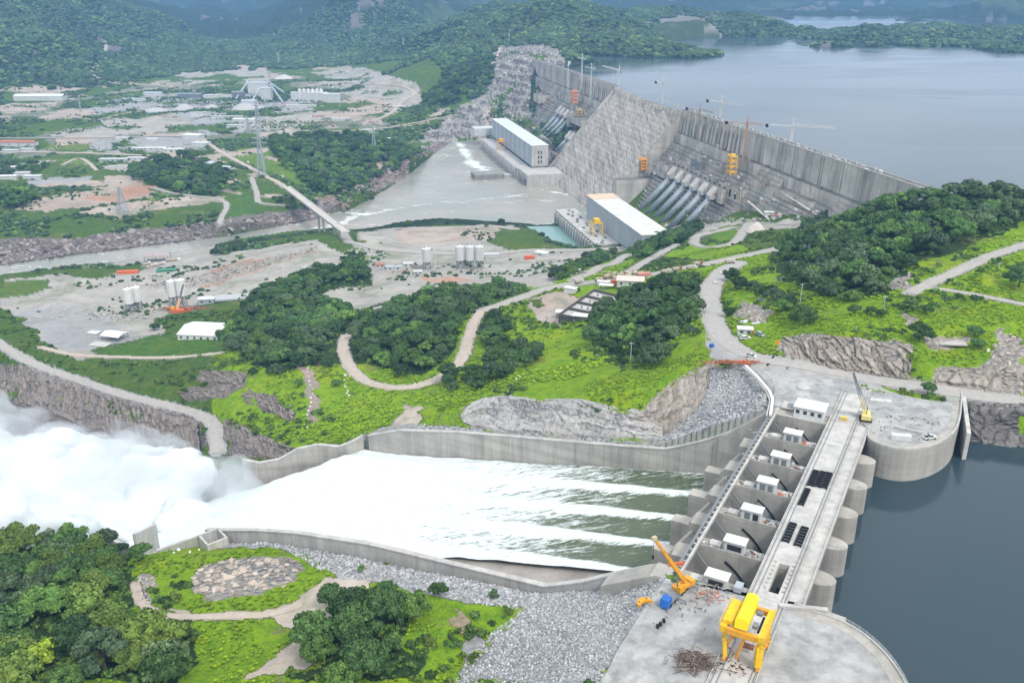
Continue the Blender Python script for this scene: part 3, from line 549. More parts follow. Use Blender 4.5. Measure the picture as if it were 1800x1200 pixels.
# ------------------------------------------------------------------ water, haze
def water_mat(name, col, rough, wsc, wh, foam=False, mud=None, spec=.5):
    m, n, p = newmat(name); b = NB(n); g = b.a('NewGeometry').outputs['Position']
    c = b.mix(b.mr(b.noise(g, .008, 5), .4, .62, 0, 1), col, mud or col)
    p.inputs['Specular IOR Level'].default_value = spec; p.inputs['IOR'].default_value = 1.33
    r = b.mr(b.noise(g, .0022, 4, .6, .8), .42, .6, rough, rough * 1.5)
    mq = b.a('Mapping'); b.l(g, mq, 0); mq.inputs[3].default_value = (.0016, .0055, 1); r = b.m('MULTIPLY', r, b.mr(b.noise(mq.outputs[0], 1, 5, .6, 1), .5, .58, 1, .25))
    if foam:
        f = b.a('Attribute', attribute_name='foam').outputs['Fac']
        mp = b.a('Mapping'); b.l(g, mp, 0); mp.inputs[2].default_value = (0, 0, foam[0]); mp.inputs[3].default_value = (foam[1], foam[2], foam[1])
        nn = b.noise(mp.outputs[0], 1, 8, .72); n2 = b.noise(mp.outputs[0], 6, 4, .8)
        nn = b.m('ADD', b.m('MULTIPLY', nn, .5), b.m('MULTIPLY', n2, .5))
        k = b.m('ADD', f, b.m('SUBTRACT', nn, .5)); k = b.m('ADD', k, b.m('MULTIPLY', b.m('SUBTRACT', nn, .5), 2.2)); k = b.mr(k, .38, .62, 0, 1)
        c = b.mix(k, c, b.mix(b.mr(n2, .35, .6, 0, 1), (.42, .50, .49), (.80, .83, .83)))
        r = b.m('ADD', r, b.m('MULTIPLY', k, .6))
    b.l(c, p, 'Base Color'); b.l(r, p, 'Roughness')
    h = b.noise(g, wsc, 5, .6, .4); b.l(b.bump(h, wh), p, 'Normal'); return m
res_m = water_mat('reservoir_water', (.027, .048, .060), .11, .25, .03)
riv_m = water_mat('river_water', (.25, .255, .22), .2, .25, .25, foam=(.3, .02, .05), mud=(.32, .29, .25), spec=.35)
chute_m = water_mat('spillway_water', (.085, .11, .062), .25, .5, .3, foam=(-.49 + math.pi / 2 + .49 * 0, .05, .4), spec=.3)
pond_m = water_mat('pond_water', (.17, .29, .27), .12, .3, .05)
# reservoir
rp = [SP(150, 26), SP(203, 14), SP(206, 24), SP(318, 24), SP(330, 10), P(1700, 740, 0), np.array([255, 420, 0]), np.array([330, 600, 0]), DM(20, -4, 0), DM(600, -4, 0), DM(1180, -4, 0), np.array([60, 2300, 0]), np.array([200, 3500, 0]), np.array([900, 5200, 0]), np.array([5200, 5200, 0]), np.array([5200, 60, 0]), np.array([60, 60, 0])]
b = MB(); b.add([(q[0], q[1], -12.0) for q in rp], [tuple(range(len(rp)))])
o = b.build('reservoir_water', res_m); struct(o, 'broad reservoir lake held back by the dam')
if o.data.polygons[0].normal.z < 0: o.data.flip_normals()
def foam_sheet(name, label, mat, xs, fn, foamfn):
    "fn(u, v) -> xyz arrays over the grid xs"
    U, W_ = np.meshgrid(*xs, indexing='ij'); X, Y, Z = fn(U, W_); nr, nc = U.shape
    V = np.stack([X, Y, Z], -1).reshape(-1, 3); ix = np.arange(nr * nc).reshape(nr, nc)
    F = np.stack([ix[:-1, :-1], ix[:-1, 1:], ix[1:, 1:], ix[1:, :-1]], -1).reshape(-1, 4)
    a, b2, c = V[F[0, 0]], V[F[0, 1]], V[F[0, 2]]
    if np.cross(b2 - a, c - a)[2] < 0: F = F[:, ::-1]
    me = npmesh(name, V, F, mat, True); f = me.attributes.new('foam', 'FLOAT', 'POINT')
    f.data.foreach_set('value', np.clip(foamfn(X, Y), 0, 1.5).ravel().astype(np.float32)); return struct(link(name, me), label)
def seg_d(X, Y, A, B):
    dx, dy = B[0] - A[0], B[1] - A[1]; t = np.clip(((X - A[0]) * dx + (Y - A[1]) * dy) / (dx * dx + dy * dy), 0, 1)
    return np.hypot(X - A[0] - t * dx, Y - A[1] - t * dy)
RLN = [[(808, 252, .9, 9), (830, 285, .9, 11), (850, 300, .9, 14), (905, 308, .8, 7)], [(905, 306, .6, 5), (850, 304, .9, 8)], [(700, 365, .8, 5), (760, 358, .5, 4), (830, 352, .4, 3), (900, 345, .6, 4), (960, 335, .5, 4), (1010, 345, .8, 5), (1030, 362, .6, 3)],
       [(602, 372, .8, 8), (640, 378, .4, 6), (700, 366, .6, 4)], [(560, 402, .7, 7), (600, 395, .9, 8), (620, 380, .8, 6)], [(940, 395, .6, 3), (990, 391, .8, 3), (1030, 392, .6, 3)], [(800, 255, .5, 10), (780, 275, .3, 12), (760, 290, .2, 8)]]
def riverfoam(X, Y):
    f = np.full(X.shape, .04)
    for ln in RLN:
        W = [(P(a, b_, -128), c, d) for a, b_, c, d in ln]
        for (A, c, d), (B, c2, d2) in zip(W, W[1:]): f = np.maximum(f, (c + c2) / 2 * np.exp(-(seg_d(X + fbm(X, Y, 30, 3, 5) * 6, Y, A, B) / ((d + d2) / 2)) ** 2))
    return f * .62 + .12
foam_sheet('river_water', 'brownish grey river below the dam', riv_m, (np.linspace(-1300, 220, 260), np.linspace(690, 1720, 230)), lambda U, W: (U, W, U * 0 - 128.0 + fbm(U, W, 25, 2, 4) * .3), riverfoam)
b = MB(); pp = [P(*q, -121) for q in ((925, 398), (1030, 396), (1040, 432), (1060, 440), (990, 440), (950, 415))]; b.add([tuple(q) for q in pp], [tuple(range(6))[::-1]])
o = b.build('pond_water', pond_m); struct(o, 'turquoise pool beside the near powerhouse')
if o.data.polygons[0].normal.z < 0: o.data.flip_normals()
# the water in the chute
PIER_S = [222.7, 241.4, 260.0, 278.8, 297.5]
def sedge(t): return np.interp(t, [60, 100, 150, 200, 235, 255, 330], [240.5, 239.5, 237, 226, 209, 207, 220])
def chute_xyz(U, K):
    lo = sedge(U); hi = np.interp(U, [0, 252, 262, 285, 330], [315.6, 315.6, 303, 284, 270]); s = lo + (hi - lo) * K; t = U
    z = -33 - .2 * (t - 80) + np.where(t < 80, (80 - t) * .12, 0) - np.clip(t - 236, 0, 60) * -.10
    z = np.where(t > 250, np.interp(t, [250, 262, 285, 330], [-67 + 1.4, -68, -76, -96]) + (K - .5) * np.clip(t - 250, 0, 30) * -.12, z)
    z = z + (fbm(s * 5, t, 22, 4, 8) * .9 + fbm(s * 2, t, 7, 3, 18) * .5) * np.clip((t - 80) / 60, 0, 1)
    for ps in PIER_S[1:]: z = z + 1.4 * np.exp(-((s - ps) / (1.8 + np.clip(t - 75, 0, 200) * .05)) ** 2) * np.clip((t - 74) / 4, 0, 1) * np.clip((170 - t) / 60, 0, 1)
    q = s[..., None] * DV + t[..., None] * WV; return q[..., 0], q[..., 1], z
def chutefoam(X, Y):
    s = X * DV[0] + Y * DV[1]; t = X * WV[0] + Y * WV[1]; f = np.clip((t - 95) / 140, 0, 1) ** .7 * .92 + .14 + .7 * np.clip((t - 205) / 40, 0, 1)
    for ps in PIER_S[1:]: f = np.maximum(f, np.clip((t - 74) / 3, 0, 1) * (.95 * np.exp(-((s - ps) / (1.7 + np.clip(t - 75, 0, 200) * .075)) ** 2)))
    f = np.maximum(f, .95 * np.exp(-((s - sedge(t)) / (2.2 + np.clip(t - 75, 0, 200) * .06)) ** 2)); f = np.maximum(f, .8 * np.exp(-((s - 316) / 1.2) ** 2))
    f = np.maximum(f, .42 * ((s > 298) & (t > 60)) * (1 - np.exp(-((s - 306) / 14) ** 2) * .3))
    return f
foam_sheet('spillway_water', 'white foaming water racing down the spillway chute', chute_m, (np.linspace(52, 328, 340), np.linspace(0, 1, 160)), chute_xyz, chutefoam)
# white water thrown from the flip bucket
SPHS = """400 850 -84 15;380 890 -88 19;350 835 -86 17;410 925 -86 14;320 860 -88 21;330 915 -92 19;290 830 -88 17;260 880 -92 23;240 835 -88 20;200 870 -92 25;180 830 -92 19;215 925 -96 20;150 890 -96 25;120 850 -96 23;150 795 -100 15;90 800 -98 17;100 910 -98 23;100 782 -94 17;320 812 -88 14;150 800 -92 15;60 860 -98 26;20 830 -100 24;25 900 -102 25;60 790 -104 15;-30 870 -104 28;-60 920 -106 28;300 800 -98 12;345 800 -94 10;385 815 -92 11;-20 800 -108 22;-90 860 -110 30;-70 820 -112 24;270 950 -102 14;180 960 -108 16;250 800 -96 12;200 790 -100 13;340 950 -96 12;300 940 -98 15;400 900 -76 13;410 840 -74 13"""
SPHS = [tuple(map(float, q.split())) for q in SPHS.replace('\n', ';').split(';')]
def blobs(name, grow, lift, vox, amp, nsc, mat, sd=1):
    import bmesh
    bm = bmesh.new()
    for a, b_, z, r in SPHS:
        c = P(a, b_, z) + np.array([0, 0, lift]); bmesh.ops.create_icosphere(bm, subdivisions=2, radius=r * grow, matrix=Matrix.Translation(Vector(c)) @ Matrix.Diagonal((1, 1, .8, 1)))
    me = bpy.data.meshes.new(name); bm.to_mesh(me); bm.free(); o = link(name, me)
    rm = o.modifiers.new('r', 'REMESH'); rm.mode = 'VOXEL'; rm.voxel_size = vox; rm.use_smooth_shade = True
    dg = bpy.context.evaluated_depsgraph_get(); dg.update(); m2 = bpy.data.meshes.new_from_object(o.evaluated_get(dg)); o.modifiers.clear(); o.data = m2
    n = len(m2.vertices); co = np.zeros(n * 3, np.float32); m2.vertices.foreach_get('co', co); co = co.reshape(-1, 3).astype(float)
    no = np.zeros(n * 3, np.float32); m2.vertices.foreach_get('normal', no); no = no.reshape(-1, 3)
    x, y, z = co.T; d = np.abs(fbm(x + z * .7, y + z * .9, nsc, 5, sd)) * amp * 1.6 - amp * .3 + fbm(x - z * .5, y + z * .4, nsc * 2.4, 3, sd + 5) * amp
    co += no * d[:, None]; m2.vertices.foreach_set('co', co.astype(np.float32).ravel()); m2.materials.clear(); m2.materials.append(mat); m2.update()
    m2.polygons.foreach_set('use_smooth', np.ones(len(m2.polygons), bool)); return o
m_, n_, p_ = newmat('white_spray'); b_n = NB(n_); g_ = b_n.a('NewGeometry').outputs['Position']
b_n.l(b_n.mix(b_n.mr(b_n.noise(g_, .05, 6), .3, .7, 0, 1), (.52, .58, .61), (.80, .82, .83)), p_, 'Base Color'); p_.inputs['Roughness'].default_value = 1; p_.inputs['Specular IOR Level'].default_value = 0
FULL = SPHS; SPHS = [q for q in SPHS if q[0] < 372]
o = blobs('white_water', .74, -1, 1.9, 5.0, 15, m_); struct(o, 'boiling white water thrown up at the end of the spillway')
m_ = bpy.data.materials.new('mist'); m_.use_nodes = True; n_ = m_.node_tree; n_.nodes.remove(n_.nodes['Principled BSDF']); b_n = NB(n_)
pv = b_n.a('VolumePrincipled'); pv.inputs['Color'].default_value = (.93, .95, .97, 1); pv.inputs['Anisotropy'].default_value = .2
g_ = b_n.a('TexCoord').outputs['Object']; dn = b_n.mr(b_n.noise(g_, .04, 5, .65), .40, .68, .004, .10); b_n.l(dn, pv, 'Density'); b_n.l(pv.outputs[0], n_.nodes['Material Output'], 'Volume')
SPHS = [(a, b_, z, r * (.9 if a > 330 else 1)) for a, b_, z, r in FULL] + [(440, 880, -82, 11), (420, 850, -80, 12), (450, 920, -84, 10)] + [(60, 742, -104, 15), (200, 770, -98, 12), (300, 785, -94, 10), (-30, 730, -100, 22), (20, 765, -98, 18), (120, 775, -98, 12), (10, 715, -104, 9)]
mist = blobs('mist', 1.06, 2, 4, 8, 22, m_, 9); mist['kind'] = 'stuff'; mist['label'] = 'pale mist drifting above the white water'
# air
m_ = bpy.data.materials.new('haze'); m_.use_nodes = True; n_ = m_.node_tree; n_.nodes.remove(n_.nodes['Principled BSDF']); b_n = NB(n_)
pv = b_n.a('VolumePrincipled'); pv.inputs['Color'].default_value = (.26, .52, .95, 1); pv.inputs['Density'].default_value = .0001; pv.inputs['Anisotropy'].default_value = .1; b_n.l(pv.outputs[0], n_.nodes['Material Output'], 'Volume')
b = MB(); zt = max(155.0, float(GZ.max()) + 25); b.hexa([(-9300 * 3, -400, -160), (9300 * 3, -400, -160), (9300 * 3, 14000, -160), (-9300 * 3, 14000, -160)], [(-27900, -400, zt), (27900, -400, zt), (27900, 14000, zt), (-27900, 14000, zt)])
o = b.build('haze', m_); o['kind'] = 'stuff'; o['label'] = 'thin blue haze over the whole valley'

# ------------------------------------------------------------------ the gated spillway
axS = (DV, WV)
sw = world_thing('spillway_gates', 'concrete spillway structure with a row of gated bays carrying a crane deck', 'spillway', SP(260, 40, -2))
def spx(b, s0, s1, t0, t1, z0, z1):
    b.hexa([SP(s0, t0, z0), SP(s1, t0, z0), SP(s1, t1, z0), SP(s0, t1, z0)], [SP(s0, t0, z1), SP(s1, t0, z1), SP(s1, t1, z1), SP(s0, t1, z1)]); return b
def pier(s, name='pier', th=2.35):
    b = MB(); out = [(s + 3.5 * math.sin(a), 24.2 - 5.2 * math.cos(a)) for a in np.linspace(-math.pi / 2, math.pi / 2, 17)]
    b.prism([SP(a, t)[:2] for a, t in out] + [SP(s + 3.5, 26)[:2], SP(s - 3.5, 26)[:2]], -48, -2.6)
    spx(b, s - th, s + th, 26.01, 59, -48, -2.2)
    spx(b, s - th * 1.02, s + th * 1.02, 38.3, 58.7, -2.19, -1.6)
    b.hexa([SP(s - th, 59, -48), SP(s + th, 59, -48), SP(s + th, 70.5, -48), SP(s - th, 70.5, -48)], [SP(s - th, 59, -3), SP(s + th, 59, -3), SP(s + th, 70.5, -19.5), SP(s - th, 70.5, -19.5)])
    spx(b, s - th, s + th, 70.52, 76.5, -48, -20.3)
    spx(b, s - th - 1.2, s + th + 1.2, 60, 64.5, -9, -6.2)          # trunnion brackets
    # little curb round the top and the crane tie plates
    spx(b, s - th, s - th + .3, 38.5, 58.5, -1.6, -.9)
    b.build(name, concrete, sw)
    for a, c in ((62, -5), (66, -11)): rb = MB(); rb.bar(SP(s - th - .02, a - 2.5, c + 2), SP(s + th + .02, a - 2.5, c + 2), .35, .2); rb.build('ledge', conc_light, sw)
for s in PIER_S: pier(s)
b = MB(); spx(b, 199, 206, 14, 64, -48, -.6); b.hexa([SP(199, 64, -48), SP(206, 64, -48), SP(206, 78, -48), SP(199, 78, -48)], [SP(199, 64, -.9), SP(206, 64, -.9), SP(206, 78, -9), SP(199, 78, -9)]); b.build('abutment', concrete, sw)
b = MB(); spx(b, 314.2, 321, 14, 60, -48, -.6); b.hexa([SP(314.2, 60, -48), SP(320, 60, -48), SP(320, 77, -48), SP(314.2, 77, -48)], [SP(314.2, 60, -1), SP(320, 60, -1), SP(320, 77, -16), SP(314.2, 77, -16)])
b.build('abutment', concrete, sw)
# radial gates
edges = [206] + PIER_S + [314.2]
for k in range(6):
    s0 = edges[k] + (2.5 if k else .2); s1 = edges[k + 1] - (2.5 if k < 5 else .2)
    closed = k < 2; off = 0 if closed else .32
    b = MB(); A, Bq = [], []
    for a in np.linspace(-.55 + off, .62 + off, 12):
        t = 60 - 19.5 * math.cos(a); z = -19 + 17.5 * math.sin(a); A.append(SP(s0, t, z)); Bq.append(SP(s1, t, z))
    b.strip(A, Bq); b.strip([q + WV * .5 for q in A], [q + WV * .5 for q in Bq])
    g = b.build('radial_gate', steel, sw, True)
    for f in (.25, .75):
        ss = s0 + (s1 - s0) * f
        for a in (-.25 + off, .35 + off):
            c = MB(); c.bar(SP(ss, 61, -19), SP(ss, 60 - 19 * math.cos(a), -19 + 17 * math.sin(a)), .7, .9); c.build('gate_arm', steel, g)
    for ss in (s0 + .8, s1 - .8):
        c = MB(); c.tube(SP(ss, 57.2, -3.2), SP(ss, 47.5, -14), .38, 8); c.build('lifting_cylinder', steel, sw)
    c = MB(); spx(c, s0 - .2, s1 + .2, 24.6, 30, -48, -30); spx(c, s0 - .2, s1 + .2, 30, 62, -48, -34.5); c.build('weir_sill', conc_dark, sw)
    c = MB(); spx(c, s0, s1, 38.6, 40.4, -26 if closed else -20, -7); c.build('breast_wall', conc_dark, sw)
# seal tracks (dark arcs) and recesses on the bay side of every pier
for s in PIER_S + [316.6]:
    b = MB(); ss = s - 2.36
    q = [(60 - 19.8 * math.cos(a), -19 + 17.6 * math.sin(a)) for a in np.linspace(.15, .98, 9)]
    for (t0, z0), (t1, z1) in zip(q, q[1:]): b.bar(SP(ss, t0, z0), SP(ss, t1, z1), .35, .7)
    b.build('seal_track', black, sw)
# deck: slabs per span, upstream walkway, kerbs, rails
for a, c in [(158, 176), (176, 203), (203, 222.7), (222.7, 241.4), (241.4, 260), (260, 278.8), (278.8, 297.5), (297.5, 318), (318, 334), (334, 345)]:
    b = MB()
    if a == 203:
        spx(b, a + .06, 206.5, 28.6, 38.2, -1.9, 0); spx(b, 206.52, 220.5, 28.6, 31.2, -1.9, 0); spx(b, 206.52, 220.5, 34.0, 38.2, -1.9, 0); spx(b, 220.52, c - .06, 28.6, 38.2, -1.9, 0)
    elif a == 318:
        spx(b, a + .06, 325, 28.6, 38.2, -1.9, 0); spx(b, 325.02, 328, 28.6, 29.6, -1.9, 0); spx(b, 325.02, 328, 37.2, 38.2, -1.9, 0); spx(b, 328.02, c - .06, 28.6, 38.2, -1.9, 0)
    else: spx(b, a + .06, c - .06, 28.6, 38.2, -1.9, .0)
    b.build('deck_slab', conc_light, sw)
    if 203 <= a < 300:
        b = MB(); spx(b, a + .06, c - .06, 24.2, 28.5, -1.7, -.15); spx(b, a + .06, c - .06, 24.2, 24.55, -.15, .35); b.build('walkway_slab', conc_light, sw)
b = MB(); spx(b, 206.6, 220.4, 31.3, 33.9, -12, -8); b.build('slot_floor', darkhole, sw)
for t in (28.95, 29.75, 36.3, 37.5):
    b = MB(); spx(b, 158, 345, t - .09, t + .09, .02, .22); b.build('rail', steel, sw)
for t in (28.4, 38.2):
    b = MB(); spx(b, 158, 345, t - .12, t + .12, .005, .55 if t > 38 else .3); b.build('kerb', conc_light, sw)
for t in (57.0, 58.6):
    b = MB(); spx(b, 203, 324, t - .35, t + .35, -1.55, -.45); b.build('service_beam', conc_light if t < 58 else steel, sw)
for s in np.arange(204, 324, 3.1): b = MB(); spx(b, s, s + .5, 57.36, 58.24, -1.4, -.7); b.build('cross_tie', conc_light, sw)
b = MB()
for s in np.arange(159, 320, 2.6):
    b.bar(SP(s, 24.4 if s > 203 else 28.1, .3), SP(s, 24.4 if s > 203 else 28.1, 1.35), .06)
for z in (.85, 1.35): b.bar(SP(204, 24.4, z), SP(317, 24.4, z), .06)
b.build('guard_rail', off_white, sw)
for s in np.arange(208, 221, 2.1):
    for t in (30.2, 35.0): b = MB(); b.box(SP(s, t, .01), (.7, .5, .35), ax=axS); b.build('slot_cleat', concrete, sw)
# gate house huts on the piers
for k, s in enumerate([204.5] + PIER_S):
    lab = ['nearest the yellow gantry crane, standing beside scattered scrap', 'second from the yellow gantry crane with a wide dark louvre', 'third from the gantry crane, with one dark grille window', 'fourth from the gantry crane with a full slatted front', 'fifth from the gantry crane with two louvred doors', 'farthest from the gantry crane, with red gear at its foot'][k]
    h = world_thing('control_hut', 'white flat-roofed control hut ' + lab, 'hut', SP(s, 47, -1.6), 'control huts on the spillway piers')
    b = MB(); spx(b, s - 1.7, s + 1.7, 44.2, 49.8, -1.6, 1.9); b.build('wall', off_white, h)
    b = MB(); spx(b, s - 2.05, s + 2.05, 43.8, 50.2, 1.9, 2.25); b.build('roof', white_p, h)
    for t0, t1, z0, z1 in ([(44.9, 48.9, -.6, 1.1)] if k < 2 else [(44.8, 46.4, -.9, 1.2), (47.2, 48.9, -.9, 1.2)]):
        b = MB(); spx(b, s - 1.76, s - 1.70, t0, t1, z0, z1); w_ = b.build('louvre', darkhole if k < 2 or (k == 2 and t0 < 46) else steel, h)
        for z in np.arange(z0, z1, .45): b = MB(); spx(b, s - 1.82, s - 1.76, t0, t1, z, z + .12); b.build('slat', grey_clad, w_)
    b = MB(); b.box(SP(s, 52.6, -1.6), (2.6, 3.2, 1.1), ax=axS); tag(b.build('hydraulic_tank', conc_light, None), 'pale equipment box on the pier beside the white control hut %s' % ['beside the scrap', 'with the wide dark louvre', 'with the dark grille window', 'with the slatted front', 'with two louvred doors', 'with red gear'][k], 'tank', 'equipment boxes on the spillway piers')
for s, t, c, cm in ((296, 42.5, 'red gear heap at the foot of the farthest control hut', redorange), (258.2, 42.4, 'red hydraulic drum beside the third control hut', redorange)):
    b = MB(); b.tube(SP(s, t, -1.6), SP(s + .2, t + .1, -.4), .6, 10); b.bar(SP(s, t, -1.2), SP(s + .9, t - .8, -1.4), .3); tag(b.build('hydraulic_drum', cm), c, 'drum')
# rack frames lying on the deck
def rack(s, t, n, L=2.2, lab='', rz=.1):
    o = world_thing('rack_frame', lab, 'steel frame', SP(s, t, .03), 'black steel rack frames laid on the deck')
    for sd in (-1, 1):
        b = MB(); b.bar(SP(s - n * .45, t + sd * L / 2, .3), SP(s + n * .45, t + sd * L / 2, .3), .16 if sd < 0 else .34, .5); b.build('side_beam', black, o)
    for k in range(7):
        q = s - n * .45 + .5 + k * (n * .9 - 1) / 6; b = MB(); b.bar(SP(q, t - L / 2 - .15, .42), SP(q, t + L / 2, .42), .36, .7); b.build('rung', black, o)
rack(271.5, 35.0, 12, 1.7, 'black ladder-like steel frame, leftmost of the three abreast on the deck'); rack(271.8, 32.9, 12, 1.7, 'black ladder-like steel frame, middle of the three abreast on the deck'); rack(272, 30.9, 12, 1.7, 'black ladder-like steel frame, rightmost of the three abreast by the deck rail')
rack(258.5, 35.1, 12, 1.5, 'black ladder-like steel frame lying alone behind the three abreast'); rack(236.5, 34.9, 12, 1.9, 'black ladder-like steel frame nearer the downstream rail, left of the near pair'); rack(236, 31.4, 12, 1.9, 'black ladder-like steel frame right of the near pair, before the dark slot')
# ------------------------------------------------------------------ chute walls
rw = world_thing('chute_wall', 'long concrete retaining wall on the far side of the spillway chute', 'wall', SP(316, 160, -60))
prof = [(60, -3.0), (76, -15.2), (84, -20), (98, -27.1), (115, -30.1), (141, -34.5), (169, -38.9), (198, -43.9), (230, -50.8), (251, -59)]
tt = np.arange(60, 252, 6.5)
def wallpanel(par, A, B_, z0, z1, zb0, zb1, nrm, th=1.4, nm='wall_panel', mt=concrete):
    b = MB(); A = np.array(A[:2]); B_ = np.array(B_[:2]); d = (B_ - A) / np.linalg.norm(B_ - A); A2 = A + d * .04; B2 = B_ - d * .04; n2 = np.array(nrm[:2]) * th
    b.hexa([(*A2, zb0), (*B2, zb1), (*(B2 + n2), zb1), (*(A2 + n2), zb0)], [(*A2, z0), (*B2, z1), (*(B2 + n2), z1), (*(A2 + n2), z0)]); b.build(nm, mt, par)
    b = MB(); n3 = np.array(nrm[:2]) * .25; b.hexa([(*(A2 - n3), z0 + .01), (*(B2 - n3), z1 + .01), (*(B2 + n2 + n3), z1 + .01), (*(A2 + n2 + n3), z0 + .01)], [(*(A2 - n3), z0 + .5), (*(B2 - n3), z1 + .5), (*(B2 + n2 + n3), z1 + .5), (*(A2 + n2 + n3), z0 + .5)]); b.build('coping', conc_light, par)
for a, c in zip(tt, tt[1:]):
    za, zb = np.interp([a, c], *zip(*prof)); wallpanel(rw, SP(316, a), SP(316, c), za, zb, float(zc(a)) - 9, float(zc(c)) - 9, DV)
en_ = [SP(316, 251.5, -59)] + [P(a, b_, z) for a, b_, z in ((620, 777, -61), (595, 786, -64), (560, 797, -68), (525, 806, -70), (490, 813, -71), (455, 815, -71), (425, 809, -71))]
en_ = [np.array([q[0], q[1], max(q[2], *[float(ground(q[0] + DV[0] * k, q[1] + DV[1] * k)) + .6 for k in (0, 2, 4, 7)])]) for q in en_]
for A, B_ in zip(en_, en_[1:]):
    d = (B_ - A)[:2]; d = d / np.linalg.norm(d); nn_ = np.array([d[1], -d[0]]); nn_ = nn_ if nn_ @ DV[:2] > 0 else -nn_; wallpanel(rw, A, B_, A[2], B_[2], -100, -100, nn_)
lw = world_thing('chute_wall', 'concrete training wall on the near side of the chute, backed by grey rubble', 'wall', SP(205, 160, -60))
profl = [(64, -1.5), (78, -9.5), (86, -14.5), (98, -20.4), (130, -23.4), (163, -26.4), (172, -28), (195, -32), (214, -36.8), (238, -44.2), (246, -46)]
tt = np.arange(66, 246, 6.5)
for a, c in zip(tt, tt[1:]):
    za, zb = np.interp([a, c], *zip(*profl)); wallpanel(lw, SP(206.2, a), SP(206.2, c), za, zb, float(zc(a)) - 9, float(zc(c)) - 9, -DV, 1.5, mt=conc_light)
b = MB(); ts = np.arange(60, 252, 6); b.loft([[SP(205.9, t, float(zc(t)) + 6) for t in ts], [SP(214, t, float(zc(t)) - .7) for t in ts], [SP(243, t, float(zc(t)) - 1.2) for t in ts]]); o = b.build('chute_floor', M('chute_floor', (.33, .30, .27), .6, .25, .08, .5)); struct(o, 'damp brown concrete floor of the chute left dry beside the near wall')
# wall boxes and stub walls at the near end
def openbox(name, label, px, py, z, w_, d_, h, rz, th=.8):
    c = P(px, py, z); o = world_thing(name, label, 'chamber', c); x = np.array([math.cos(rz), math.sin(rz), 0]); y = np.array([-x[1], x[0], 0])
    for ax_, L, Of in ((x, w_, y * (d_ / 2)), (x, w_, -y * (d_ / 2)), (y, d_ - th * 2.02, x * (w_ / 2 - th / 2)), (y, d_ - th * 2.02, -x * (w_ / 2 - th / 2))):
        b = MB(); b.box(c + Of + np.array([0, 0, -h]), (L, th, h), ax=(ax_, np.array([-ax_[1], ax_[0], 0]))); b.build('side_wall', conc_light, o)
    b = MB(); b.box(c + np.array([0, 0, -h + .1]), (w_ - th * 2, d_ - th * 2, .3), rz=rz); b.build('chamber_floor', conc_dark, o)
openbox('valve_chamber', 'square open-topped concrete chamber at the end of the near wall', 374, 942, -42, 8, 8, 10, .7)
ew = world_thing('end_wall', 'angled concrete end wall standing in the spray beside dark trees', 'wall', P(225, 950, -50))
for A, B_, za, zb in ((P(198, 946, -48), P(238, 966, -48), -49, -49), (P(240, 950, -50), P(275, 925, -56), -47, -55)):
    b = MB(); d = (B_ - A)[:2]; d /= np.linalg.norm(d); n2 = np.array([-d[1], d[0]]) * 1.2
    b.hexa([(*A[:2], -75), (*B_[:2], -80), (*(B_[:2] + n2), -80), (*(A[:2] + n2), -75)], [(*A[:2], za), (*B_[:2], zb), (*(B_[:2] + n2), zb), (*(A[:2] + n2), za)]); b.build('wall_panel', conc_light, ew)
b = MB(); A, B_ = P(275, 968, -46), P(352, 945, -44); d = (B_ - A)[:2]; d /= np.linalg.norm(d); n2 = np.array([-d[1], d[0]]) * 1.2
b.hexa([(*A[:2], -70), (*B_[:2], -70), (*(B_[:2] + n2), -70), (*(A[:2] + n2), -70)], [(*A[:2], -46), (*B_[:2], -43), (*(B_[:2] + n2), -43), (*(A[:2] + n2), -46)]); b.build('wall_panel', conc_light, ew)
# curved quay walls of the two plazas
def ring(name, label, outline, inward, zb, parapet):
    o = world_thing(name, label, 'wall', outline[len(outline) // 2]); pts_ = []
    Q = np.array([q[:2] for q in outline]); t = np.linspace(0, len(Q) - 1, (len(Q) - 1) * 4 + 1)
    C = np.stack([np.interp(t, range(len(Q)), Q[:, k]) for k in range(2)], 1)
    for _ in range(8): C[1:-1] = (C[:-2] + 2 * C[1:-1] + C[2:]) / 4
    T = np.gradient(C, axis=0); T /= np.linalg.norm(T, axis=1)[:, None]; Nn = np.stack([-T[:, 1], T[:, 0]], 1); Nn *= inward
    for i in range(len(C) - 1):
        A, B_ = C[i], C[i + 1]; a2, b2 = A + Nn[i] * 3.4, B_ + Nn[i + 1] * 3.4; g_ = (B_ - A) * .004; A, a2 = A + g_, a2 + g_; B_, b2 = B_ - g_, b2 - g_
        b = MB(); b.hexa([(*A, zb), (*B_, zb), (*b2, zb), (*a2, zb)], [(*A, 0), (*B_, 0), (*b2, -.05), (*a2, -.05)]); b.build('wall_block', concrete, o)
        if parapet:
            p1, p2, p3, p4 = A + Nn[i] * .1, B_ + Nn[i + 1] * .1, B_ + Nn[i + 1] * .6, A + Nn[i] * .6
            b = MB(); b.hexa([(*p1, .01), (*p2, .01), (*p3, .01), (*p4, .01)], [(*p1, parapet), (*p2, parapet), (*p3, parapet), (*p4, parapet)]); b.build('parapet', conc_light, o)
    return o, C, Nn
_, C1, N1 = ring('quay_wall', 'rounded concrete quay wall holding the far plaza above the lake', [SP(316, 24)] + bw + [P(1692, 690, 0)], 1, -48, .7)
_, C2, N2 = ring('quay_wall', 'curved concrete edge of the near plaza above the lake', [SP(203, 25)] + nw, -1, -48, .35)
b = MB(); gr = [(*(q + n_ * .3), 0) for q, n_ in zip(C2, N2)]
for i, q in enumerate(gr):
    b.bar((q[0], q[1], .3), (q[0], q[1], 1.4), .08)
    if i: [b.bar((gr[i - 1][0], gr[i - 1][1], z), (q[0], q[1], z), .06) for z in (.9, 1.35)]
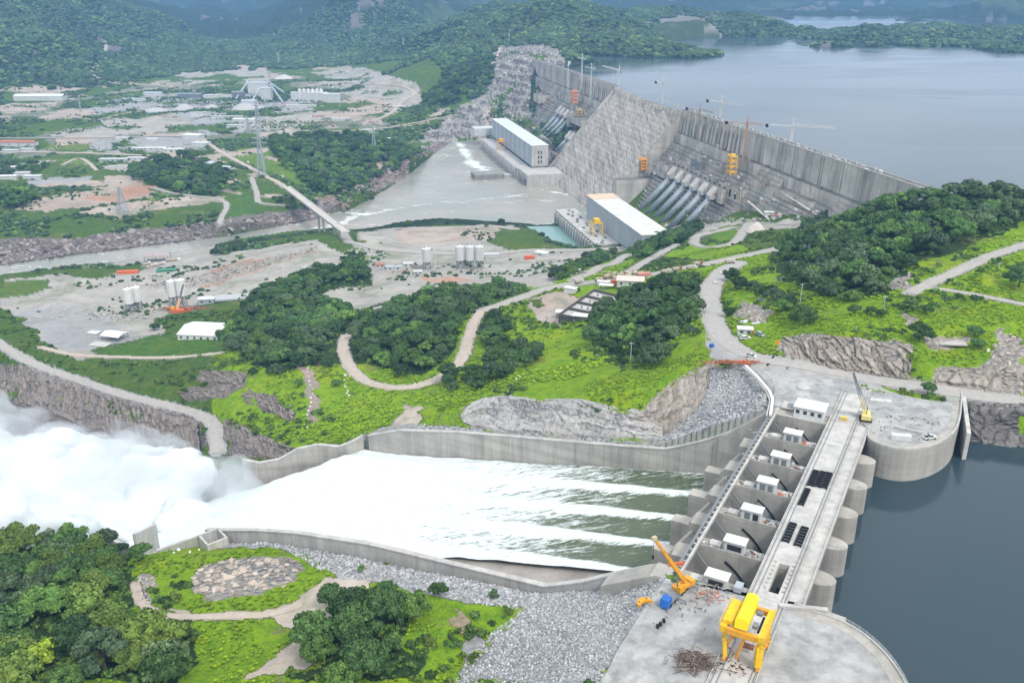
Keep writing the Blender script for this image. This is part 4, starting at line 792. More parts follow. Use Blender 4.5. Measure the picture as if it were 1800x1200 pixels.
tag(b.build('guard_rail', off_white), 'thin metal guard rail along the curved edge of the near plaza', 'railing')
pad_m = M('yard_surface', (.36, .36, .355), .95, .34, .11, .8, stain=(.5, .47, .43))
def pad(name, label, pl):
    b = MB(); q = [tuple(r[:2]) for r in pl]; ar = sum(q[i][0] * q[(i + 1) % len(q)][1] - q[(i + 1) % len(q)][0] * q[i][1] for i in range(len(q))); q = q if ar > 0 else q[::-1]
    b.prism(q, -4, -.1); struct(b.build(name, pad_m), label)
pad('plaza_surface', 'grey dusty surface of the near plaza', [SP(203, 27.5)] + [np.append(q + n_ * 2.5, 0) for q, n_ in zip(C2[1:], N2[1:])] + [P(1400, 1330), P(1000, 1330), P(1052, 1210), P(1086, 1140), P(1122, 1085), P(1172, 1014), SP(199, 63)])
pad('plaza_surface', 'grey worn surface of the far plaza', [SP(320.5, 59), SP(320.5, 27)] + [np.append(q + n_ * 2.5, 0) for q, n_ in zip(C1[3:-6], N1[3:-6])] + [P(1685, 703), P(1640, 690), P(1550, 668), P(1450, 652), P(1385, 634), P(1330, 642), P(1356, 664), P(1366, 690), P(1362, 705)])
# stub wall right of the far plaza
b = MB(); A, B_ = P(1690, 700, 0), P(1694, 790, -8); spx
b.hexa([(A[0], A[1], -20), (A[0] + 1.5, A[1], -20), (B_[0] + 1.5, B_[1], -20), (B_[0], B_[1], -20)], [(A[0], A[1], 1), (A[0] + 1.5, A[1], 1), (B_[0] + 1.5, B_[1], -1.5), (B_[0], B_[1], -1.5)]); tag(b.build('stub_wall', conc_light), 'pale straight wall between the far plaza and the bare lake shore rock', 'wall')
# pale double pipe beam on the crest of the far rubble slope
for k, (w_, off, h) in enumerate(((1.1, 0, 1.0), (.5, -1.6, .5))):
    pl = [P(1310 + off * 3, 645, -.2), P(1333 + off * 2, 667, -.2), P(1352 + off * 3, 690, -.2), P(1358 + off * 3, 705, -.2), P(1354 + off * 4, 732, -.2)]
    b = MB(); [b.bar(p0 + [0, 0, h / 2], p1 + [0, 0, h / 2], w_, h) for p0, p1 in zip(pl, pl[1:])]
    tag(b.build('kerb_wall', white_p if k == 0 else conc_light), ['white kerb wall curving along the top of the grey rubble slope', 'thin pale kerb just below the white kerb wall on the rubble slope'][k], 'wall')

# clutter on every pier top, kept loose and small
for k, s_ in enumerate([204.5] + PIER_S):
    b = MB()
    for _ in range(26):
        t = RNG.uniform(38.8, 43.5) if RNG.random() < .5 else RNG.uniform(50.6, 58); b.cur = int(RNG.integers(4)); d_ = (RNG.uniform(.3, 1.2), RNG.uniform(.2, .9), RNG.uniform(.15, .9)); b.box(SP(s_ + RNG.uniform(-1.9, 1.9), t, -1.6), d_, rz=RNG.uniform(0, 3))
    for _ in range(8): p_ = SP(s_ + RNG.uniform(-1.8, 1.8), RNG.uniform(51, 63), -1.3); b.cur = int(RNG.integers(4)); b.bar(p_, p_ + np.array([RNG.uniform(-2, 2), RNG.uniform(-2, 2), .2]), .14)
    o = b.build('pier_clutter', [conc_light, steel, rustm, off_white]); o['kind'] = 'stuff'; o['label'] = 'loose blocks, pipes and gear cluttering the top of a spillway pier'
# ------------------------------------------------------------------ the main dam
DA = (DE, DN)
dam = world_thing('main_dam', 'huge grey concrete gravity dam stepping down from its long straight crest to the river', 'dam', DM(0, 0, -60))
dmo = np.array(dam['_o'])
def dpx(b, e0, e1, n0, n1, z0, z1):
    b.hexa([DM(e0, n0, z0), DM(e1, n0, z0), DM(e1, n1, z0), DM(e0, n1, z0)], [DM(e0, n0, z1), DM(e1, n0, z1), DM(e1, n1, z1), DM(e0, n1, z1)]); return b
def steps(n, z, k, dz=3.8, dn=3.2):
    r = []
    for _ in range(k):
        z -= dz; r.append((n, z)); n += dn; r.append((n, z))
    return r, n, z
def prof_of(kind):
    top = [(2, 0), (3.2, -27), (10, -27)] if kind != 'slot' else [(-1.5, 0), (-1, -27), (10, -27)]
    if kind == 'low': s1, n, z = steps(10, -27, 3); s1 += [(n + 1.2, -50), ]; n += 3.2; z = -50; s1 += [(n, z)]
    elif kind == 'C': s1, n, z = steps(10, -27, 2); s1 += [(n + .6, -47), (n + 5, -47)]; n += 5; z = -47
    else: s1 = [(10.8, -39), (15, -39)]; s2, n, z = steps(15, -39, 4); s1 += s2; s1 += [(n + .8, -65), (n + 4, -65)]; n += 4; z = -65
    s3, n, z = steps(n, z, int((z + 134) / 3.8)); return top + s1 + s3 + [(n, -150), (-6, -150), (-6, 0)]
CACHE = {}
def dam_block(e0, e1, kind, mt):
    key = (round(e1 - e0, 2), kind, mt.name)
    if key not in CACHE:
        b = MB(); pr = prof_of(kind); L = e1 - e0; b.profile(pr, lambda a, u, z: a * DE + u * DN + np.array([0, 0, z]), 0.12, L - .12)
        CACHE[key] = b.mesh('dam_block', mt)
    o = bpy.data.objects.new('dam_block', CACHE[key]); ROOTC.objects.link(o); o.parent = dam; o.location = tuple(DR + e0 * DE - dmo)
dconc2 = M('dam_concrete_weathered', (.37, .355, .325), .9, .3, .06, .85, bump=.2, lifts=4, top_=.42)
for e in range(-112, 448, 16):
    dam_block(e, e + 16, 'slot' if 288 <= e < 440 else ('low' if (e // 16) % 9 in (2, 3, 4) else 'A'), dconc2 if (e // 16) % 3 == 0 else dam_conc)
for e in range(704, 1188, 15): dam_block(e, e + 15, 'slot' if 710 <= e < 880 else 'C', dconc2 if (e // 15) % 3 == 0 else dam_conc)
for e in list(np.arange(289, 446, 9.6)) + list(np.arange(706, 885, 9.8)):
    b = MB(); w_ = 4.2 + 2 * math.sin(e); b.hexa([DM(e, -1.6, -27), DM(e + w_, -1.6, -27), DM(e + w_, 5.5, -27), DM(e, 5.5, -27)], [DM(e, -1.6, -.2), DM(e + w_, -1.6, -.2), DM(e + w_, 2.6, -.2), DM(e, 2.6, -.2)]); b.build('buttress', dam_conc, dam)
for a, c in ((-112, 60), (60, 200), (200, 288), (288, 448), (704, 880), (880, 1190)):
    b = MB(); dpx(b, a, c - .2, -6, -5.4, .02, 1.1); dpx(b, a, c - .2, 1.5, 2.3, .02, 1.0); b.build('crest_parapet', conc_light, dam)
b = MB(); [b.box(DM(e, n, .02), (random.uniform(1, 5), random.uniform(1, 2.5), random.uniform(.6, 2.2)), ax=DA) for e, n in zip(np.cumsum(RNG.uniform(3, 10, 75)) + 40, RNG.uniform(-4.5, 0, 75))]
o = b.build('building_materials', conc_light); o['kind'] = 'stuff'; o['label'] = 'stacked building materials along the dam crest'
# dark streaks of damp below the crest joints are the joints themselves: recessed strips
for e in (124, 128, 92, 205, 236, 60, 176, 1010, 930):
    b = MB(); b.hexa([DM(e, 3.0, -26.8), DM(e + 1.8, 3.0, -26.8), DM(e + 1.8, 3.32, -26.8), DM(e, 3.32, -26.8)], [DM(e, 1.9, -.5), DM(e + 1.3, 1.9, -.5), DM(e + 1.3, 2.12, -.5), DM(e, 2.12, -.5)]); b.build('expansion_joint', conc_dark, dam)
# overflow section: rough rolled concrete
es = np.linspace(448, 704, 130); ks = np.linspace(0, 1, 110); E_, K_ = np.meshgrid(es, ks, indexing='ij')
nn_ = 5 + K_ * 108; zz_ = -9 - K_ * 125
rg = fbm(E_ * 1.0, K_ * 12, 5, 4, 70) * 2.2 + fbm(E_, K_ * 140, 22, 4, 71) * 1.2 + (((K_ * 42) % 1) > .75) * .5
nn_ = nn_ + rg; zz_ = zz_ + rg * .7
V = DR + E_[..., None] * DE + nn_[..., None] * DN + zz_[..., None] * np.array([0, 0, 1.0]) - dmo; ix = np.arange(V.shape[0] * V.shape[1]).reshape(V.shape[:2])
F = np.stack([ix[:-1, :-1], ix[:-1, 1:], ix[1:, 1:], ix[1:, :-1]], -1).reshape(-1, 4)
def overflow_mat():
    m, n, p = newmat('overflow_concrete'); b = NB(n); mp = b.a('Mapping'); g = b.a('NewGeometry').outputs['Position']; b.l(g, mp, 0)
    mp.inputs[2].default_value = (0, 0, -math.atan2(DE[1], DE[0])); mp.inputs[3].default_value = (.22, .018, .018)
    f = b.noise(mp.outputs[0], 1, 7, .72, .15); c = b.mix(b.mr(f, .36, .66, 0, 1), (.24, .215, .19), (.50, .465, .42)); f2 = b.noise(g, .05, 5, .7); c = b.mix(b.mr(f2, .45, .65, 0, .5), c, (.36, .30, .27))
    mp2 = b.a('Mapping'); b.l(g, mp2, 0); mp2.inputs[2].default_value = (0, 0, -math.atan2(DE[1], DE[0])); mp2.inputs[3].default_value = (.9, .03, .03)
    f3 = b.noise(mp2.outputs[0], 1, 5, .7); c = b.mix(b.mr(f3, .53, .64, 0, .8), c, (.09, .08, .075)); b.l(c, p, 'Base Color'); p.inputs['Roughness'].default_value = .95; return m
link('overflow_face', npmesh('overflow_face', V.reshape(-1, 3), F[:, ::-1], overflow_mat(), False), dam)
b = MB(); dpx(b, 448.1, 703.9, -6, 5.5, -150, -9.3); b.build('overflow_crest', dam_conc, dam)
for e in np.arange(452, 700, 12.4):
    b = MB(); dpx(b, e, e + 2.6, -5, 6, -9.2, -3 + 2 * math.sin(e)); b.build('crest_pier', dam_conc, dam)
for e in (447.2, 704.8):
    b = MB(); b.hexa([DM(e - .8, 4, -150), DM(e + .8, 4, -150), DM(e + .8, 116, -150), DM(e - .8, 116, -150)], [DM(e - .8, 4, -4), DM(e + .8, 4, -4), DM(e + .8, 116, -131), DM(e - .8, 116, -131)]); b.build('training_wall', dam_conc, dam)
# penstocks and their intake blocks
def penstocks(es_, zt, zb, e0, e1, zg, r=3.5):
    nt = 8 + (-28 - zt) * .86; nb = 8 + (-28 - zb) * .86
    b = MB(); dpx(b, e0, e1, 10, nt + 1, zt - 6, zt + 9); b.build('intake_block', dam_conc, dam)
    for e in es_:
        b = MB(); b.hexa([DM(e - 5.2, nt + 1.1, zt - 3), DM(e + 5.2, nt + 1.1, zt - 3), DM(e + 5.2, nt + 9, zt - 3), DM(e - 5.2, nt + 9, zt - 3)], [DM(e - 5.2, nt + 1.1, zt + 9.5), DM(e + 5.2, nt + 1.1, zt + 9.5), DM(e + 5.2, nt + 9, zt + 1), DM(e - 5.2, nt + 9, zt + 1)]); b.build('pipe_housing', conc_light, dam)
        b = MB(); p0, p1 = DM(e, nt + 3, zt), DM(e, nb + 7, zb); b.tube(p0, p1, r, 18); o = b.build('penstock_pipe', pipe_m, dam, True)
        for k in range(5):
            q0 = p0 + (p1 - p0) * (.16 + .18 * k); q1 = q0 + (p1 - p0) * .012; c = MB(); c.tube(q0, q1, r * 1.1, 18); c.build('pipe_collar', steel, o)
        c = MB(); dpx(c, e - r * 1.3, e + r * 1.3, nb + 2, nb + 14, zb - 8, zb - 1); c.build('pipe_anchor', conc_dark, dam)
penstocks([372 - 22 * k for k in range(6)], -64, -103, 248, 388, 0)
penstocks([874 - 22 * k for k in range(4)], -58, -97, 795, 886, 0, 3.2)
penstocks([752, 734], -80, -100, 726, 762, 0, 3.0)
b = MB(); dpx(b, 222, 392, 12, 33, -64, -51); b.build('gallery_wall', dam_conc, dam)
for e in np.arange(228, 388, 12.3):
    b = MB(); dpx(b, e, e + 3.4, 33.02, 33.3, -61, -53.5); b.build('gallery_opening', darkhole, dam)
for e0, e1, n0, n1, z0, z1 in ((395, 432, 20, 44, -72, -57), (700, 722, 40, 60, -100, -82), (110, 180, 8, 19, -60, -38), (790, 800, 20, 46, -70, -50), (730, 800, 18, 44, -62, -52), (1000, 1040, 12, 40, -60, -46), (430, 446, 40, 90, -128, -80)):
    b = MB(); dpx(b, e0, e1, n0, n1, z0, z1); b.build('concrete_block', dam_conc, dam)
for e, n, z, h in ((352, 16, -51, 9), (334, 17, -51, 9)):
    b = MB(); b.box(DM(e, n + 10, z), (5, 5, h), ax=DA); b.build('dark_cabin', steel, dam)
# sloping access roads on the face
for (e0, n0, z0), (e1, n1, z1) in (((90, 24, -44), (210, 15, -38)), ((200, 34, -56), (110, 44, -63))):
    b = MB(); b.bar(DM(e0, n0, z0), DM(e1, n1, z1), 2.6, .7); b.build('access_ramp', conc_light, dam)
# climbing formwork cages
def cage(name, lab, px, py, e, n, z, w_, h, mt):
    o = world_thing(name, lab, 'scaffold', DM(e, n, z), None); c = DM(e, n, z)
    for sx in (-1, 1):
        for sy in (-1, 1):
            b = MB(); q = c + DE * sx * w_ / 2 + DN * sy * w_ / 3; b.bar(q, q + [0, 0, h], .9); b.build('post', mt, o)
    for k in range(4):
        b = MB(); b.box(c + [0, 0, h * (k + .6) / 4], (w_ * 1.1, w_ * .85, .5), ax=DA); b.build('platform', mt, o)
        b = MB(); b.box(c + [0, 0, h * (k + .6) / 4 + .5], (w_ * .7, w_ * .5, 1.7 + (k == 2)), ax=DA); b.build('panel', mt, o)
def dam_at(px, py, n0=8, z0=-28, k=.86):
    for z in np.linspace(0, -170, 681):
        q = P(px, py, z); n = (q - DR) @ DN
        if n <= (n0 if z > z0 else n0 + (z0 - z) * k): return q
cagey = M('cage_orange', (.75, .36, .05), .6, .2, .3)
for px, py, w_, h, mt, lab in ((1293, 306, 9, 22, M('cage_yellow', (.78, .46, .08), .6, .2, .3), 'yellow formwork cage climbing the near half of the dam above the pipes'), (1136, 298, 10, 15, cagey, 'orange formwork cage beside the rough overflow slope'), (1015, 182, 11, 22, M('cage_red', (.75, .30, .16), .6, .2, .3), 'orange-red formwork cage high on the far half of the dam'), (1023, 208, 11, 15, M('cage_tan', (.5, .38, .2), .6, .2, .3), 'tan formwork tower just below the orange-red cage')):
    q = dam_at(px, py) + DN * 5; e, n = en(q); cage('formwork_cage', lab, px, py, e, n, q[2] - 1, w_, h, mt)
b = MB()
for _ in range(420):
    e = RNG.uniform(-40, 1150); 
    if 440 < e < 710: continue
    zz = RNG.choice([-27, -39, -47, -64, -50]) if RNG.random() < .6 else RNG.uniform(-100, -40); n_ = 8 + (-28 - zz) * .86 + (3 if zz < -30 else -2); b.cur = int(RNG.integers(4)); b.box(DM(e, n_ + RNG.uniform(0, 4), zz), (RNG.uniform(.8, 5), RNG.uniform(.8, 2.4), RNG.uniform(.6, 3)), ax=DA)
for _ in range(90): e = RNG.uniform(-20, 1100); zz = RNG.uniform(-70, -27); n_ = 8 + (-28 - zz) * .86 + 2; b.cur = 1; b.bar(DM(e, n_, zz - 1), DM(e + RNG.uniform(-.5, .5), n_, zz + RNG.uniform(4, 11)), .45)
o = b.build('site_equipment', [steel, rustm, off_white, dconc2]); o['kind'] = 'stuff'; o['label'] = 'small equipment, posts and materials scattered over the ledges of the dam'
# ------------------------------------------------------------------ powerhouses
def powerhouse(lab, e0, e1, n0, n1, zg, zr, roofm, win):
    o = world_thing('powerhouse', lab, 'building', DM((e0 + e1) / 2, (n0 + n1) / 2, zg))
    b = MB(); dpx(b, e0, e1, n0, n1, zg, zr); b.build('wall', grey_clad, o)
    k = int((e1 - e0) / 6.2)
    for i in range(k):
        a = e0 + (e1 - e0) * i / k; c = e0 + (e1 - e0) * (i + 1) / k; b = MB(); dpx(b, a + .15, c - .15, n1, n1 + .25, zg + .5, zr - .4); b.build('cladding_panel', off_white if i % 5 == 4 and win else grey_clad, o)
    b = MB(); b.hexa([DM(e0 - .8, n0 - .8, zr), DM(e1 + .8, n0 - .8, zr), DM(e1 + .8, n1 + .8, zr), DM(e0 - .8, n1 + .8, zr)], [DM(e0 - .8, n0 - .8, zr + .8), DM(e1 + .8, n0 - .8, zr + .8), DM(e1 + .8, n1 + .8, zr + .8), DM(e0 - .8, n1 + .8, zr + .8)]); r = b.build('roof', roofm, o)
    for a in np.arange(e0 + 6, e1 - 2, 6.2): b = MB(); dpx(b, a - .14, a + .14, n0 - .6, n1 + .6, zr + .81, zr + 1.05); b.build('roof_seam', grey_clad, r)
    for a in np.arange(e0 + 20, e1 - 10, 37): b = MB(); dpx(b, a, a + 3, n0 + 5, n0 + 8, zr + .81, zr + 2.2); b.build('roof_vent', steel, r)
    b = MB(); dpx(b, e0 + 2, e1 - 2, (n0 + n1) / 2 - .7, (n0 + n1) / 2 + .7, zr + .81, zr + 1.3); b.build('roof_ridge', roofm, r)
    nw_ = (n1 - n0) / 6
    for i in range(6):
        b = MB(); dpx(b, e0 - .25, e0, n0 + nw_ * i + .15, n0 + nw_ * (i + 1) - .15, zg + .5, zr - .5); b.build('cladding_panel', conc_light if win else grey_clad, o)
    if win:
        for j in range(3):
            for i in (2, 3):
                b = MB(); dpx(b, e0 - .5, e0 - .26, n0 + nw_ * i + 1.2, n0 + nw_ * (i + 1) - .8, zg + 4 + j * 7, zg + 8.5 + j * 7); b.build('window', glass, o)
    return o
roof_w = M('white_roof', (.62, .61, .58), .55, .08, .05, .25)
powerhouse('long grey powerhouse with a white roof below the six big pipes', 190, 368, 117, 147, -107, -82, roof_w, False)
powerhouse('far blue-grey powerhouse with pale roof and windowed end wall beside the river', 690, 972, 106, 131, -110, -80, M('bluish_roof', (.58, .61, .60), .5, .08, .05, .2), True)
b = MB(); dpx(b, 344, 369, 116, 148, -81.1, -80.7); b.build('roof_patch', M('peach_roof', (.62, .47, .34), .6, .1, .1)).name = 'roof_sheet'
o = bpy.data.objects['roof_sheet']; tag(o, 'peach coloured sheeting over the far end of the near powerhouse roof', 'sheeting')
td = world_thing('tailrace_deck', 'concrete tailrace deck on tall piers in front of the near powerhouse', 'deck', DM(330, 165, -108))
b = MB(); dpx(b, 254, 412, 147.3, 172, -109, -107); b.build('deck_slab', conc_light, td)
for e in np.arange(256, 412, 9.3):
    b = MB(); dpx(b, e, e + 3.6, 158, 174.5, -135, -109.02); b.build('pier', conc_light, td)
b = MB(); dpx(b, 254, 412, 150, 157, -135, -109.05); b.build('back_wall', darkhole, td)
for e in np.arange(258, 410, 9):
    b = MB(); b.box(DM(e, 160 + 5 * math.sin(e * 3), -107), (4, 2.2, 1 + 1.3 * abs(math.sin(e))), ax=DA); tag(b.build('hoist_box', conc_light if e % 2 > 1 else steel), ('pale' if e % 2 > 1 else 'dark') + ' machinery box on the near tailrace deck', 'machinery', 'machinery boxes on the near tailrace deck')
td = world_thing('tailrace_deck', 'stepped concrete deck and wall at the river end of the far powerhouse', 'deck', DM(670, 130, -110))
b = MB(); dpx(b, 640, 689, 96, 150, -135, -112); b.build('deck_slab', conc_light, td); b = MB(); dpx(b, 689.2, 960, 131.5, 152, -135, -112); b.build('deck_slab', conc_light, td)
b = MB(); dpx(b, 648, 680, 150.2, 153, -135, -119); b.build('toe_wall', conc_dark, td)
for e in np.arange(700, 955, 14):
    b = MB(); dpx(b, e, e + 5, 152.2, 155, -135, -111.5); b.build('pier', conc_light, td)
b = MB(); dpx(b, 700, 730, 170, 215, -135, -121); tag(b.build('weir_block', conc_dark), 'dark square concrete weir block in the river by the far powerhouse', 'weir')
b = MB(); dpx(b, 985, 1015, 120, 160, -110, -98); tag(b.build('annex_building', off_white), 'low white annex with red stripe behind the far powerhouse', 'building')
def gantry(lab, c, ax, L, W, H, mt, t=1.4):
    o = world_thing('gantry_crane', lab, 'crane', c); x, y = ax
    for sx in (-1, 1):
        for sy in (-1, 1):
            q = c + x * sx * L / 2 + y * sy * W / 2; b = MB(); b.bar(q, q + [0, 0, H], t); b.build('leg', mt, o)
        b = MB(); b.bar(c + x * sx * L / 2 - y * W / 2 + [0, 0, H], c + x * sx * L / 2 + y * W / 2 + [0, 0, H], t * 1.3); b.build('girder', mt, o)
    for sy in (-1, 1):
        b = MB(); b.bar(c - x * L / 2 + y * sy * W / 2 + [0, 0, H * .5], c + x * L / 2 + y * sy * W / 2 + [0, 0, H * .5], t * .7); b.build('brace', mt, o)
    b = MB(); b.box(c + [0, 0, H + t * .7], (L * .9, W * .5, H * .22), ax=ax); b.build('trolley', mt, o); return o
gantry('yellow gantry crane on the near tailrace deck beside the powerhouse', DM(292, 160, -107), DA, 9, 11, 14, yellow, .9)
gantry('orange gantry crane on the far tailrace deck', DM(850, 142, -112), DA, 10, 12, 14, cagey, 1)
# ------------------------------------------------------------------ cranes on and behind the crest
def tower_crane(lab, bx, by, topy, j0, j1, mt, cw, n=3, zbase=0, Y=None, wd=1.5):
    "mast foot at dam offset n under pixel column bx; jib from pixel j0 to j1"
    lo, hi = 0., 6000.; q = None
    for e in np.linspace(-50, 1190, 2400):
        w_ = DM(e, n, zbase); x, y, _ = proj(w_)
        if q is None or abs(x - bx) < abs(proj(q)[0] - bx): q = w_
    v = (topy - 600) / FPX; zt = CZ - q[1] * (sn + v * ct) / (ct - v * sn)
    o = world_thing('tower_crane', lab, 'crane', q, 'tower cranes along the dam')
    b = MB(); h = zt - q[2]
    for sx in (-1, 1):
        for sy in (-1, 1): b.bar(q + np.array([sx * wd / 2, sy * wd / 2, 0]), q + np.array([sx * wd / 2, sy * wd / 2, h]), .42)
    for k in range(int(h / 3)):
        z = k * 3.; s_ = 1 if k % 2 else -1
        for sy in (-1, 1): b.bar(q + np.array([-s_ * wd / 2, sy * wd / 2, z]), q + np.array([s_ * wd / 2, sy * wd / 2, z + 3]), .22)
    b.build('mast', mt, o)
    c = q + np.array([0, 0, h]); J0 = P(*j0, zt - 2); J1 = P(*j1, zt - 2); d = (J1 - J0); d[2] = 0; d /= np.linalg.norm(d)
    L1 = (J1 - c) @ d; L0 = (c - J0) @ d; L1 = min(max(L1, 18), 75); L0 = min(max(L0, 8), 26); up = np.array([0, 0, 1.])
    b = MB(); y_ = np.array([-d[1], d[0], 0]) * .8
    for s_ in (-1, 1): b.bar(c + y_ * s_ - up * 2, c + y_ * s_ + d * L1 - up * 2, .34)
    b.bar(c, c + d * L1 - up * .6, .4)
    for k in range(int(L1 / 4)):
        for s_ in (-1, 1): b.bar(c + y_ * s_ + d * k * 4 - up * 2, c + d * (k * 4 + 2) - up * (.2 + .3 * k * 4 / L1), .2); 
    b.build('jib', mt, o)
    b = MB(); b.bar(c - up * 2, c - d * L0 - up * 2, 1.3, .5); b.build('counter_jib', mt, o)
    b = MB(); b.box(c - d * (L0 - 1.5) - up * 4.6, (2.6, 2, 3.2), ax=(d, y_ / .8)); b.build('counterweight', cw, o)
    b = MB(); b.box(c + y_ * 2 - up * 4.5, (2, 2, 2.4), ax=(d, y_ / .8)); b.build('cab', off_white if mt != white_p else steel, o)
    b = MB(); b.bar(c, c + up * 6, .8); b.bar(c + up * 6, c + d * L1 * .6 - up * .5, .14); b.bar(c + up * 6, c - d * L0 * .8 - up * 1.8, .14); b.build('tie_head', mt, o)
palec = M('pale_crane_paint', (.62, .60, .58), .5, .1); brownc = M('weathered_crane_paint', (.34, .27, .22), .6, .15)
tower_crane('white tower crane leftmost above the far crest, jib pointing away', 998, 0, 113, (996, 116), (1001, 107), white_p, steel, 14, -30)
tower_crane('tall white tower crane with jib to the right, second along the far crest', 1022, 0, 101, (1016, 98), (1038, 104), white_p, steel, 8, -20)
tower_crane('white tower crane third along the crest, lower than its neighbour', 1038, 0, 118, (1033, 116), (1051, 120), white_p, steel, 12, -28)
tower_crane('grey tower crane behind the far crest, its long jib to the left', 1087, 0, 122, (1096, 124), (1065, 116), palec, steel, -9, -12)
tower_crane('small pale crane behind the crest above the overflow slope', 1163, 0, 143, (1158, 143), (1180, 147), palec, black, -9, -12)
tower_crane('pale thin tower crane behind the crest with dark counterweight at left', 1264, 0, 177, (1246, 174), (1315, 186), palec, black, -9, -12)
tower_crane('brownish tower crane on the dam face left of the cut-out wall', 1226, 0, 191, (1211, 188), (1263, 198), brownc, black, 12, -30)
tower_crane('rusty orange tower crane in front of the crest above the yellow cage', 1307, 0, 214, (1278, 213), (1342, 219), M('rusty_crane_paint', (.45, .24, .14), .6, .2), black, 12, -30)
tower_crane('pale tower crane with the longest jib, rightmost over the lake', 1388, 0, 218, (1346, 216), (1470, 223), palec, black, -9, -12)
for px, py, lab in ((1381, 372, 'short floodlight mast on the lower dam steps'), (1120, 150, 'dark small mast rising behind the overflow crest')):
    pass
# ------------------------------------------------------------------ bridge
def bridge():
    A = P(607, 407, -99); B_ = P(503, 328, -99); o = world_thing('road_bridge', 'long straight concrete road bridge crossing the river on tall piers', 'bridge', (A + B_) / 2); d = B_ - A; L = np.linalg.norm(d); d /= L; y = np.array([-d[1], d[0], 0]); k = 8
    for i in range(k):
        a = A + d * L * i / k + d * .1; c = A + d * L * (i + 1) / k - d * .1
        b = MB(); b.hexa([a - y * 4.6 - [0, 0, 1.6], c - y * 4.6 - [0, 0, 1.6], c + y * 4.6 - [0, 0, 1.6], a + y * 4.6 - [0, 0, 1.6]], [a - y * 5, c - y * 5, c + y * 5, a + y * 5]); b.build('deck_slab', M('bridge_deck', (.46, .43, .39), .9, .15, .2), o)
        for s_ in (-1, 1): b = MB(); b.bar(a + y * s_ * 4.9 + [0, 0, .5], c + y * s_ * 4.9 + [0, 0, .5], .3, 1.0); b.build('parapet', conc_light, o)
        if i in (1, 3):
            q = A + d * L * (i + .0) / k
            for s_ in (-1, 1): b = MB(); b.bar(q + y * s_ * 2.6 - [0, 0, 45], q + y * s_ * 2.6 - [0, 0, 2.6], 2.0); b.build('pier', conc_light, o)
            b = MB(); b.bar(q - y * 4.6 - [0, 0, 2.2], q + y * 4.6 - [0, 0, 2.2], 2.4, 1.2); b.build('pier_cap', conc_light, o)
bridge()
# ------------------------------------------------------------------ silos
def silo(px, pytop, pybot, w_px, lab, mt, grp):
    q = hit(px, pybot); sc = q[1] / 1600 / .93; R_ = w_px / 2 * sc * 1.0; H = (pybot - pytop) * sc * 1.03; o = world_thing('cement_silo', lab, 'silo', q, grp); hb = H * .38
    b = MB(); b.tube(q + [0, 0, hb], q + [0, 0, H * .95], R_, 20); b.tube(q + [0, 0, H * .951], q + [0, 0, H], R_, 20, R_ * .35); t_ = b.build('tank', mt, o, False)
    for f in (.45, .6, .75, .9): c = MB(); c.tube(q + [0, 0, H * f], q + [0, 0, H * f + .25], R_ * 1.03, 20); c.build('tank_ring', mt, t_)
    b = MB(); b.tube(q + [0, 0, hb - R_ * .9], q + [0, 0, hb - .01], R_ * .2, 14, R_ * .98); b.build('hopper', grey_clad, o)
    for a in range(4):
        v_ = np.array([math.cos(a * 1.571 + .5), math.sin(a * 1.571 + .5), 0]) * R_ * .86; b = MB(); b.bar(q + v_ - [0, 0, 1], q + v_ + [0, 0, hb], .5); b.build('leg', steel, o)
    for a in range(4):
        v_ = np.array([math.cos(a * 1.571 + .5), math.sin(a * 1.571 + .5), 0]) * R_ * .86; v2 = np.array([math.cos(a * 1.571 + 2.071), math.sin(a * 1.571 + 2.071), 0]) * R_ * .86
        b = MB(); b.bar(q + v_, q + v2 + [0, 0, hb * .9], .25); b.build('brace', steel, o)
    b = MB(); b.bar(q + [R_ * .5, 0, H], q + [R_ * .5, 0, H + 2.4], .25); b.bar(q + [-R_ * .4, 0, H * .97], q + [-R_ * .4, 0, H + 1], .8); b.build('vent_pipe', steel, o)
g_ = 'white cement silos in the yard'
silo(230, 505, 549, 15, 'white silo, left one of the leftmost pair in the dusty yard', white_p, g_); silo(244, 502, 545, 15, 'white silo, right one of the leftmost pair in the dusty yard', white_p, g_)
silo(306, 491, 538, 15, 'white silo left of the orange crane boom', white_p, g_); silo(322, 489, 537, 16, 'white silo directly behind the orange crane boom', white_p, g_)
silo(751, 436, 474, 16, 'single grey-white silo standing left of the row of three', off_white, g_)
for k, (px, lab) in enumerate(((809, 'leftmost'), (826, 'middle'), (843, 'rightmost'))): silo(px, 432, 472, 16, lab + ' grey-white silo of the touching row of three', off_white, g_)
